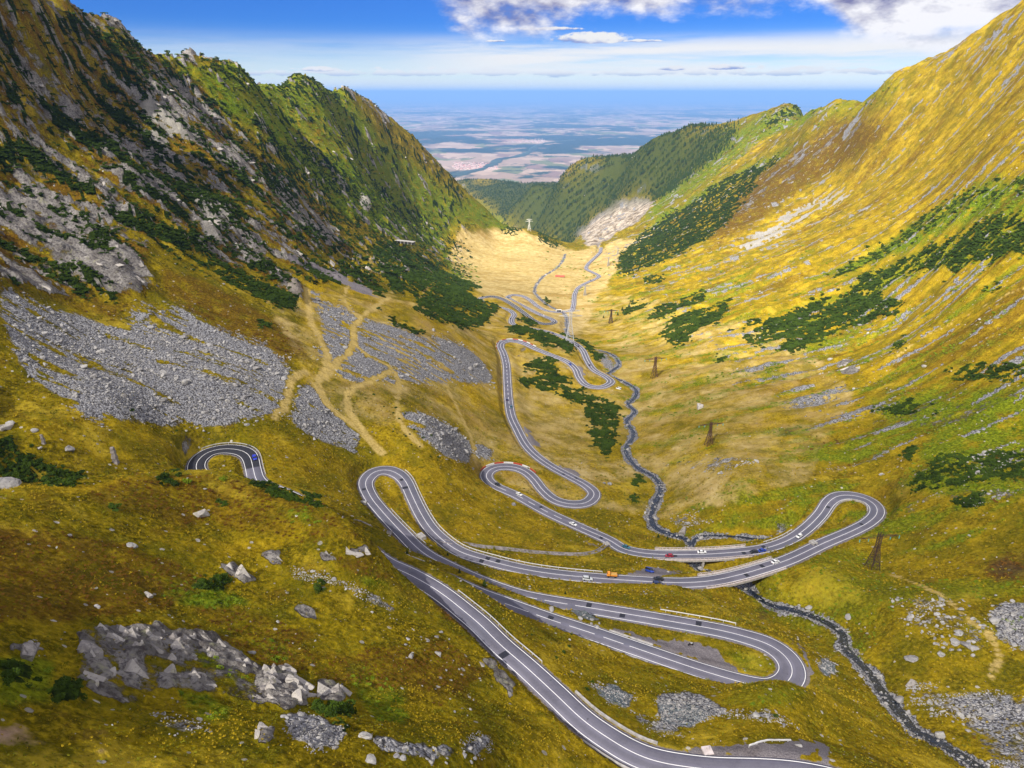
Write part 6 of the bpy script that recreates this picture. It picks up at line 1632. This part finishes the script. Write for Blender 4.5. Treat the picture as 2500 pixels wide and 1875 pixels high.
# boulders: the largest ones one by one
def boulder(px, py, wpx, label, group, var=None, flat=1.0, rz=None):
    g = visible_point(px, py); depth = g[1] * CP - g[2] * SP
    if depth <= 0: return None
    R = wpx * depth / FPX / 2
    o = link('boulder', ROCKS[random.randrange(6) if var is None else var], None, (g[0], g[1], ground_z(g[0], g[1]) + R * .12), None)
    nr = ground_n(g[0], g[1], max(1.5, R)); q = Vector((0, 0, 1)).rotation_difference(nr.lerp(Vector((0, 0, 1)), .4)) @ Matrix.Rotation(random.uniform(0, 6.28) if rz is None else rz, 3, 'Z').to_quaternion()
    o.rotation_euler = q.to_euler(); o.scale = (R, R, R * flat * random.uniform(.8, 1.15))
    return tag(o, label, 'boulder', group)
HAND = [  # px, py, width px, label (single ones)
(490,1258,30,'pale flat boulder lying alone on the brown heath of the near hill'),
(68,1594,54,'large lone grey boulder near the left edge of the near hill'),
(363,1455,20,'pale stone on bare turf above the near crags'),
(238,1482,17,'small white stone left of the pale stone above the near crags'),
(323,1333,26,'low pale boulder in the turf high on the near hill'),
(170,1308,14,'small stone on the yellow crest of the near hill'),
(615,1594,20,'boulder balanced on the top edge of the near crag'),
(892,1800,34,'rounded boulder beside the stone spill at the bottom of the picture'),
(907,1858,34,'rounded boulder at the bottom edge below the stone spill'),
(1003,1604,20,'grey boulder on the slope left of the nearest road'),
(1071,1598,18,'grey boulder close to the hill-side edge of the nearest road'),
(17,1185,60,'big grey boulder at the left edge behind the near hill'),
(26,1036,24,'boulder at the very left edge above the dark bushes'),(85,1051,17,'boulder beside the stone pillar stump'),(11,1046,28,'flat boulder at the left edge of the pasture'),
(170,1098,24,'pale boulder between the two stone pillars'),
(890,1229,20,'white boulder touching the left edge of the narrow loop'),
(2332,1570,26,'large pale boulder in the right-hand boulder field, upper row'),(2361,1577,26,'large pale boulder in the middle of the right-hand boulder field'),
(2225,1610,30,'large boulder at the foot of the right-hand boulder field'),(2343,1547,20,'boulder at the top of the right-hand boulder field'),(2378,1584,20,'boulder at the right end of the right-hand boulder field'),
(2298,1598,18,'boulder between the big boulders and the stream on the right'),(2428,1518,26,'boulder in the grey scree at the right edge'),(2225,1670,24,'flat boulder on the right bank of the lower stream'),(2196,1710,26,'boulder touching the lower stream on its right bank'),
(2295,1796,28,'big boulder blocking the stream near the bottom edge'),(2071,1507,18,'brown boulder above the bend of the lower stream'),(1974,1484,16,'boulder beside the stream below the lower bridge'),
(1668,1298,20,'pale slab above the stream left of the upper bridge'),(1709,994,22,'pale slab on the right-hand pasture above the pylons'),(1489,1182,14,'white stone in the grass left of the stream'),
(1475,1180,10,'small white stone next to another left of the stream'),(1347,1489,20,'grey boulder between the two lowest roads, left of the stone row'),(1952,1822,18,'blue-grey boulder at the right end of the kinked guardrail'),
(1254,1233,14,'boulder below the white car at the top of the straight'),(1000,1390,12,'stone above the guardrail of the nearest road'),
]
for k_, (px, py, w, lab) in enumerate(HAND): boulder(px, py, w * 1.05, lab, None, 6 + k_ % 3 if ('flat' in lab or 'slab' in lab or k_ < 3) else None)
n_b = len(HAND)
def in_mask_pixels(view, poly, n, seed):
    r = random.Random(seed); ox, oy, sc = ORG[view]; P_ = np.array(poly, float) * sc + np.array([ox, oy]); out = []
    x0, y0 = P_.min(0); x1, y1 = P_.max(0); tries = 0
    while len(out) < n and tries < 4000:
        tries += 1
        x, y = r.uniform(x0, x1), r.uniform(y0, y1)
        if in_poly(np.array([x]), np.array([y]), P_)[0]: out.append((x, y))
    return out
SHAPE = ['rounded', 'flattish', 'tall', 'very flat', 'squat', 'low', 'slab-like', 'slab-like', 'slab-like']
def cell_words(x, y, pts):
    xs = sorted(p[0] for p in pts); ys = sorted(p[1] for p in pts); n = len(pts)
    fx = sum(v < x for v in xs) / n; fy = sum(v < y for v in ys) / n
    v = 'top' if fy < .2 else 'upper part' if fy < .4 else 'middle' if fy < .6 else 'lower part' if fy < .8 else 'bottom'
    h = 'far left' if fx < .17 else 'left' if fx < .34 else 'centre left' if fx < .5 else 'centre right' if fx < .67 else 'right' if fx < .84 else 'far right'
    return v + ' ' + h
FIELDS = [  # view, outline, number, size px, label, group
('d', [(1600,930),(1800,910),(1960,960),(2060,1080),(2080,1170),(1980,1180),(1850,1140),(1700,1050),(1640,1000)], 60, (7, 16), 'boulder in the right-hand boulder field', 'right-hand boulder field'),
('d', [(1680,1300),(1820,1290),(2000,1340),(2100,1500),(1960,1500),(1880,1470),(1740,1420)], 38, (7, 16), 'boulder on the lower stream bank', 'boulders by the lower stream'),
('d', [(2040,960),(2206,920),(2206,1200),(2140,1140),(2060,1030)], 26, (7, 15), 'boulder in the right edge scree', 'right edge scree boulders'),
('d', [(640,1340),(760,1330),(900,1380),(930,1410),(820,1420),(680,1420)], 28, (7, 13), 'boulder in the spill below the low hairpin', 'boulders below the low hairpin'),
('d', [(260,990),(330,1000),(400,1050),(380,1060),(300,1035)], 12, (8, 14), 'boulder in the row between the lowest roads', 'stone row between the roads'),
('c', [(1200,1430),(1300,1420),(1400,1450),(1500,1500),(1460,1580),(1350,1580),(1250,1520)], 34, (8, 20), 'boulder in the near stone spill', 'near stone spill'),
('c', [(1600,1520),(1800,1560),(2000,1580),(2100,1500),(2130,1560),(2050,1640),(1800,1640),(1620,1590)], 34, (8, 20), 'boulder along the bottom edge', 'boulders at the bottom edge'),
('c', [(1700,1000),(1950,1080),(2150,1300),(2000,1450),(1800,1300)], 26, (6, 14), 'stone on the slope left of the nearest road', 'stones on the slope by the nearest road'),
]
rb = random.Random(5)
USED = set()
for vw, poly, cnt, (s0, s1), lab, grp in FIELDS:
    pts_ = [p for p in in_mask_pixels(vw, poly, cnt, cnt * 7 + 1) if p[1] < 1868 and p[0] < 2494]
    for x, y in pts_:
        u_ = rb.random() ** 2.2; vi = rb.randrange(6)
        sz = 'small' if u_ < .12 else 'middling' if u_ < .4 else 'big'
        lb_ = f'{sz} {SHAPE[vi]} {lab}, {cell_words(x, y, pts_)}'
        if lb_ in USED: continue
        USED.add(lb_)
        boulder(x, y, s0 + (s1 - s0) * u_, f'{sz} {SHAPE[vi]} {lab}, {cell_words(x, y, pts_)}', grp, vi)

# single young conifers and bushes
def conifer(px, py, hpx, label, group):
    g = visible_point(px, py); depth = g[1] * CP - g[2] * SP; H = hpx * depth / FPX * 1.25
    root = empty('young_spruce', (g[0], g[1], g[2] - .1), random.uniform(0, 6.28)); root.scale = (H * 1.25, H * 1.25, H); tag(root, label, 'tree', group)
    link('trunk', TRUNK, root); link('crown', CROWNS[random.randrange(3)], root)
    return root
FIRST_SPRUCE = None
for px, py, h, lab in [(1535.5,752,11,'tallest of the small spruces above the far pasture'),(1519,758,9,'small spruce second from the right above the far pasture'),(1508,770,8,'small spruce lowest of the group beside the brown pylon'),(1473,776,6,'tiny spruce left of the brown pylon'),
 (1183,1430,18,'dark spruce right behind the black car'),(1122,1398,11,'small spruce on the verge left of the black car'),(994,1352,12,'spruce on the bank above the hidden lower road'),(1093,1356,9,'round young spruce between the two middle roads'),
 (1607,1312,10,'left one of two spruces by the stream'),(1629,1318,10,'right one of two spruces by the stream'),(1380,1450,8,'young spruce below the middle road'),(1672,1494,7,'young spruce above the straight white guardrail'),(1749,1514,7,'young spruce near the right end of the straight white guardrail')]:
    t_ = conifer(px, py, h, lab, 'young spruces')
    FIRST_SPRUCE = FIRST_SPRUCE or t_
def bush(px, py, wpx, label, group, mesh=None):
    g = visible_point(px, py); depth = g[1] * CP - g[2] * SP; R = wpx * depth / FPX / 2
    o = link('dwarf_pine_bush', mesh or BUSH_P[random.randrange(3)], None, (g[0], g[1], g[2] - .15 * R)); o.scale = (R, R, R * 1.1); o.rotation_euler = (0, 0, random.uniform(0, 6.28))
    return tag(o, label, 'bush', group)
first_bush = bush(1389, 1578, 13, 'dark round bush on the bank below the lowest straight, topmost of a short row', None, BUSH_P[0])
for px, py, w, lab in [(1376,1593,14,'dark bush second in the row on the bank below the lowest straight'),(1359,1608,12,'dark bush at the lower end of the row on the bank'),(1393,1648,10,'lone dark bush in the middle of the bank above the nearest road'),(1446,1666,13,'dark bush above the grey scree by the nearest road'),(1433,1684,14,'dark bush at the left tip of the grey scree by the nearest road'),
 (1395,1549,8,'small bush hugging the edge of the lowest straight'),(1298,1550,9,'bush on the verge between the nearest two roads'),(323,1002,15,'dark bush alone in the grey scree on the left'),(780,1420,20,'dark bush on the brown shoulder of the near hill'),(430,1052,9,'small bush at the upper edge of the dark bend'),(1892,1748,14,'bush on the grassy bank below the low hairpin'),
 (1290,1144,8,'small bush inside the middle loop')]:
    bush(px, py, w, lab, None)
first_green = bush(455, 1178, 26, 'green bush on the crest of the near hill below the dark bend', None, BUSH_G[0])
b2 = bush(545, 1170, 20, 'second green bush on the crest of the near hill', None, BUSH_G[1])
BP_ = in_mask_pixels('c', [(1600,30),(1800,120),(1900,260),(2000,360),(1850,330),(1640,200)], 26, 3) + in_mask_pixels('d', [(560,700),(1150,680),(1100,720),(700,720)], 4, 4)
for x, y in BP_:
    w_b = rb.uniform(5, 9)
    lb_ = ('tiny' if w_b < 6.3 else 'small' if w_b < 7.7 else 'larger', cell_words(x, y, BP_))
    if lb_ in USED: continue
    USED.add(lb_)
    bush(x, y, w_b, f"{'tiny' if w_b < 6.3 else 'small' if w_b < 7.7 else 'larger'} dark bush on the stony slope above the middle roads, {cell_words(x, y, BP_)}", 'bushes on the stony slope')

# masses nobody could count: scattered by geometry nodes over the ground
def scatter(name, pts, scl, rotz, var, sources, label, tilt=None):
    me = bpy.data.meshes.new(name); me.vertices.add(len(pts)); me.vertices.foreach_set('co', np.asarray(pts, np.float32).ravel())
    a = me.attributes.new('size', 'FLOAT_VECTOR', 'POINT'); a.data.foreach_set('vector', np.asarray(scl, np.float32).ravel())
    rot = np.zeros((len(pts), 3), np.float32); rot[:, 2] = rotz
    if tilt is not None: rot[:, :2] = tilt
    a = me.attributes.new('turn', 'FLOAT_VECTOR', 'POINT'); a.data.foreach_set('vector', rot.ravel())
    a = me.attributes.new('kindno', 'INT', 'POINT'); a.data.foreach_set('value', np.asarray(var, np.int32))
    o = link(name, me); tag(o, label, None, None, 'stuff')
    ng = bpy.data.node_groups.new(name, 'GeometryNodeTree')
    ng.interface.new_socket('Geometry', in_out='INPUT', socket_type='NodeSocketGeometry'); ng.interface.new_socket('Geometry', in_out='OUTPUT', socket_type='NodeSocketGeometry')
    N = ng.nodes; Lk = ng.links
    gi, go = N.new('NodeGroupInput'), N.new('NodeGroupOutput'); jn = N.new('GeometryNodeJoinGeometry')
    def named(nm, typ):
        x = N.new('GeometryNodeInputNamedAttribute'); x.data_type = typ; x.inputs['Name'].default_value = nm; return x.outputs['Attribute']
    for k, src in enumerate(sources):
        parts = src if isinstance(src, (list, tuple)) else [src]
        for s_ in parts:
            oi = N.new('GeometryNodeObjectInfo'); oi.inputs['Object'].default_value = s_; oi.transform_space = 'ORIGINAL'
            ip_ = N.new('GeometryNodeInstanceOnPoints'); cmpn = N.new('FunctionNodeCompare'); cmpn.data_type = 'INT'; cmpn.operation = 'EQUAL'
            Lk.new(named('kindno', 'INT'), cmpn.inputs[2]); cmpn.inputs[3].default_value = k
            Lk.new(gi.outputs[0], ip_.inputs['Points']); Lk.new(cmpn.outputs[0], ip_.inputs['Selection']); Lk.new(oi.outputs['Geometry'], ip_.inputs['Instance'])
            e2r = N.new('FunctionNodeEulerToRotation'); Lk.new(named('turn', 'FLOAT_VECTOR'), e2r.inputs[0]); Lk.new(e2r.outputs[0], ip_.inputs['Rotation'])
            Lk.new(named('size', 'FLOAT_VECTOR'), ip_.inputs['Scale']); Lk.new(ip_.outputs[0], jn.inputs[0])
    Lk.new(jn.outputs[0], go.inputs[0])
    md = o.modifiers.new('scatter', 'NODES'); md.node_group = ng
    return o
daz = AZF[1] - AZF[0]
dlr = np.gradient(LRF)
CELL = (np.exp(LRF) * K) ** 2 * dlr * daz
CELLV = np.repeat(CELL, NAF)
FRAME = (PXV > -60) & (PXV < 2560) & (PYV > -40) & (PYV < 1930)
def pick(prob):
    idx = np.nonzero(FRAME & (prob > 0))[0]
    k = rng.random(len(idx)) < np.clip(prob[idx], 0, 1)
    idx = idx[k]
    j = rng.random((len(idx), 2)) - .5
    r = rv[idx]; a = np.arctan2(XV[idx], YV[idx]) + j[:, 0] * daz; rr = r * np.exp(j[:, 1] * np.repeat(dlr, NAF)[idx])
    return idx, np.c_[rr * np.sin(a), rr * np.cos(a), ZV[idx]]
road_free = smoothstep(1.0, 3.0, road_lat)
# dwarf pine mats
size = np.clip(.0024 * rv, .9, 2.3)
_gy, _gx = np.gradient(ZG)
steepv = np.clip(np.abs(_gx).ravel() / (rv * (AZF[1] - AZF[0])) * .5, 0, 1)
pr_ = shrub_cut * (MASK['shrub'] > .02) * CELLV / (1.15 * size) ** 2 * road_free * (1 - MASK['path']) * 1.1
halo = blur_grid(MASK['shrub'], 16) * (1 - shrub_cut)
pr_ = pr_ + halo * .16 * (halo > .04) * CELLV / (1.15 * size) ** 2 * road_free * (1 - MASK['path']) * (1 - MASK['forest'])
idx, P_ = pick(pr_); s_ = size[idx] * rng.uniform(.7, 1.35, len(idx))
scatter('dwarf_pine_thicket', P_ - np.c_[0 * s_, 0 * s_, (.25 + .5 * steepv[idx]) * s_], np.c_[s_ * rng.uniform(.8, 1.7, len(idx)), s_, s_ * rng.uniform(.55, 1.3, len(idx))], rng.uniform(0, 6.28, len(idx)), rng.integers(0, 3, len(idx)), [first_bush] + [o for o in COL.objects if o.name.startswith('dwarf_pine_bush') and o.data in (BUSH_P[1], BUSH_P[2])][:2], 'dark green dwarf pine thickets covering the slopes')
n1_ = len(idx)
# green bushes on the brighter slopes
gm = MASK['green'] * (fbm(XV / 14, YV / 14, 4, 131, .6) > .02) * (1 - shrub_cut) * (1 - MASK['forest'])
size = np.clip(.0024 * rv, .7, 3.6)
pr_ = gm * CELLV / (1.7 * size) ** 2 * road_free * (1 - MASK['path']) * .55
idx, P_ = pick(pr_); s_ = size[idx] * rng.uniform(.55, 1.25, len(idx))
scatter('green_scrub', P_ - np.c_[0 * s_, 0 * s_, .3 * s_], np.c_[s_, s_, s_ * rng.uniform(.5, .9, len(idx))], rng.uniform(0, 6.28, len(idx)), rng.integers(0, 2, len(idx)), [first_green, b2], 'bright green low scrub on the slopes')
n2_ = len(idx)
# spruce forest on the far ridges
size = np.clip(rng.normal(10, 2.8, XV.size), 5, 16)
fm = MASK['forest'] * (fbm(XV / 120, YV / 120, 3, 141) > -.45) * (1 - np.clip(MASK['rock'] * 1.4, 0, 1)) * (1 - .8 * np.clip(MASK['gold'], 0, 1) * (MASK['rock'] > .2))
pr_ = fm * CELLV / 45.0
idx, P_ = pick(pr_); s_ = size[idx]
extra = fm * CELLV / 45.0
reps = [P_]; ss = [s_]
big = np.nonzero(FRAME & (extra > 1))[0]
for _ in range(2):
    k = big[rng.random(len(big)) < np.clip(extra[big] - 1, 0, 1)]
    j = rng.random((len(k), 2)) - .5
    a = np.arctan2(XV[k], YV[k]) + j[:, 0] * daz; rr = rv[k] * np.exp(j[:, 1] * np.repeat(dlr, NAF)[k])
    reps.append(np.c_[rr * np.sin(a), rr * np.cos(a), ZV[k]]); ss.append(size[k])
P_ = np.vstack(reps); s_ = np.concatenate(ss)
crown_o = [c for c in FIRST_SPRUCE.children if c.name.startswith('crown')][0]; trunk_o = [c for c in FIRST_SPRUCE.children if c.name.startswith('trunk')][0]
scatter('spruce_forest', P_ - np.array([0, 0, 1.0]), np.c_[s_ * 1.15, s_ * 1.15, s_], rng.uniform(0, 6.28, len(s_)), np.zeros(len(s_)), [[crown_o, trunk_o]], 'dark spruce forest on the far ridges beyond the valley')
n3_ = len(s_)
# tussocks and low heath on the near ground
def tuft_mesh(seed, mat, n=11):
    r = random.Random(seed); mb = MB()
    for _ in range(n):
        a = r.uniform(0, 6.28); q = r.uniform(.05, .45); h = r.uniform(.45, 1.0); w = r.uniform(.10, .2)
        bx, by = q * math.cos(a), q * math.sin(a); tx, ty = bx + r.uniform(.2, .6) * math.cos(a), by + r.uniform(.2, .6) * math.sin(a)
        mb.add([(bx - w * math.sin(a), by + w * math.cos(a), 0), (bx + w * math.sin(a), by - w * math.cos(a), 0), (tx, ty, h)], [(0, 1, 2)])
    return mb.mesh('tussock', [mat])
M_STRAW = leaf_material('straw_grass', (.16, .115, .004), (.40, .28, .015)); M_OLIVE = leaf_material('olive_grass', (.060, .062, .004), (.20, .19, .012)); M_HEATH = leaf_material('brown_heath', (.055, .026, .005), (.17, .080, .012))
tuft_o = [bpy.data.objects.new('tussock', tuft_mesh(61, M_STRAW)), bpy.data.objects.new('tussock', tuft_mesh(62, M_OLIVE)), bpy.data.objects.new('tussock', bush_mesh(63, M_HEATH, 40))]
size = np.clip(.0030 * rv, .35, 1.3)
turf = np.clip(1.15 - MASK['scree'] * 1.6 - MASK['rock'] * 1.3 - MASK['gravel'] * 1.6 - MASK['path'] - MASK['dirt'] - STREAMNEAR, 0, 1) * (1 - shrub_cut) * (1 - smoothstep(330, 520, rv))
pr_ = turf * CELLV / (2.6 * size) ** 2 * road_free
idx, P_ = pick(pr_); s_ = size[idx] * rng.uniform(.6, 1.35, len(idx))
hz_ = MASK['heather'][idx] + .35 * fbm(P_[:, 0] / 11, P_[:, 1] / 11, 3, 241); gz2 = fbm(P_[:, 0] / 16, P_[:, 1] / 16, 4, 251) + .5 * MASK['green'][idx] - .15 * MASK['gold'][idx]
kd_ = np.where((hz_ > .38) & (rng.random(len(idx)) < .75), 2, np.where(gz2 + rng.normal(0, .18, len(idx)) > -.02, 1, 0))
scatter('grass_tussocks', P_ - np.c_[0 * s_, 0 * s_, .08 * s_], np.c_[s_, s_, s_ * np.where(kd_ == 2, .5, .75)], rng.uniform(0, 6.28, len(idx)), kd_, tuft_o, 'straw and olive grass tussocks with patches of brown heath')
print('tufts', len(idx))
# scree stones
size = np.clip(.0009 * rv * np.exp(rng.normal(0, .6, XV.size)), .16, 2.6)
scn = np.clip(MASK['scree'] * 1.25 + fbm(XV / 30, YV / 8, 5, 151, .68) * 1.2 * np.minimum(1, MASK['scree'] * 4) - .40, 0, 1)
pr_ = scn * np.where(rv < 420, 1.0, np.where((MASK['scree'] > .75) | (XV < 0), .45, .05)) * CELLV / (2.2 * np.clip(.0013 * rv, .2, 3)) ** 2 * road_free * (1 - MASK['path'])
idx, P_ = pick(pr_); s_ = size[idx]
scatter('scree_stones', P_, np.c_[s_, s_, s_ * rng.uniform(.6, 1.2, len(idx))], rng.uniform(0, 6.28, len(idx)), rng.integers(0, 6, len(idx)), [next(o for o in COL.objects if o.data is m) for m in ROCKS], 'grey broken stones of the screes and stream bed', rng.normal(0, .3, (len(idx), 2)))
n4_ = len(idx)
# angular blocks of the crags, dipping with the strata
SL = [next(o for o in COL.objects if o.data is m) for m in ROCKS[6:]]
cs_ = np.clip(.0100 * rv, 1.2, 4.0)
cn_ = np.clip((MASK['rock'] - .45) * 1.8, 0, 1) * (1 - MASK['cream']) * (rv < 1800)
pr_ = cn_ * CELLV / (2.0 * cs_) ** 2 * road_free * (1 - MASK['path']) * (1 - shrub_cut) * np.where(rv < 330, 1.0, .32) * smoothstep(5, 9, road_lat)
idx, P_ = pick(pr_); s_ = np.minimum(cs_[idx] * np.exp(rng.normal(-.3, .35, len(idx))), 3.2)
lf_ = (XV[idx] < 0).astype(float)
scatter('crag_blocks', P_ - np.c_[0 * s_, 0 * s_, .38 * s_], np.c_[s_ * 1.15, s_, s_ * rng.uniform(.35, .8, len(idx))], rng.normal(-.5, .3, len(idx)), rng.integers(0, 3, len(idx)), SL, 'angular grey blocks of the rock outcrops', np.c_[rng.normal(.1, .18, len(idx)), rng.normal(.38, .18, len(idx)) * np.where(lf_ > 0, 1, -1)])
print('crag', len(idx))
# stray stones in the turf
pr_ = np.clip(.55 + fbm(XV / 30, YV / 30, 3, 161) - MASK['shrub'] - MASK['cream'], 0, 1) * CELLV / (np.clip(.016 * rv, 3.4, 60)) ** 2 * road_free * np.where(rv < 350, .5, np.where(rv < 600, .1, 0))
size = np.clip(.0009 * np.minimum(rv, 600) * np.exp(rng.normal(0, .5, XV.size)), .15, 1.2)
idx, P_ = pick(pr_ * (rv < 1900)); s_ = size[idx]
scatter('stray_stones', P_, np.c_[s_, s_, s_ * .8], rng.uniform(0, 6.28, len(idx)), rng.integers(0, 6, len(idx)), [next(o for o in COL.objects if o.data is m) for m in ROCKS], 'small pale stones strewn over the turf', rng.normal(0, .3, (len(idx), 2)))
print('scatter', n1_, n2_, n3_, n4_, len(idx), 'boulders', sum(1 for o in COL.objects if o.name.startswith('boulder')))
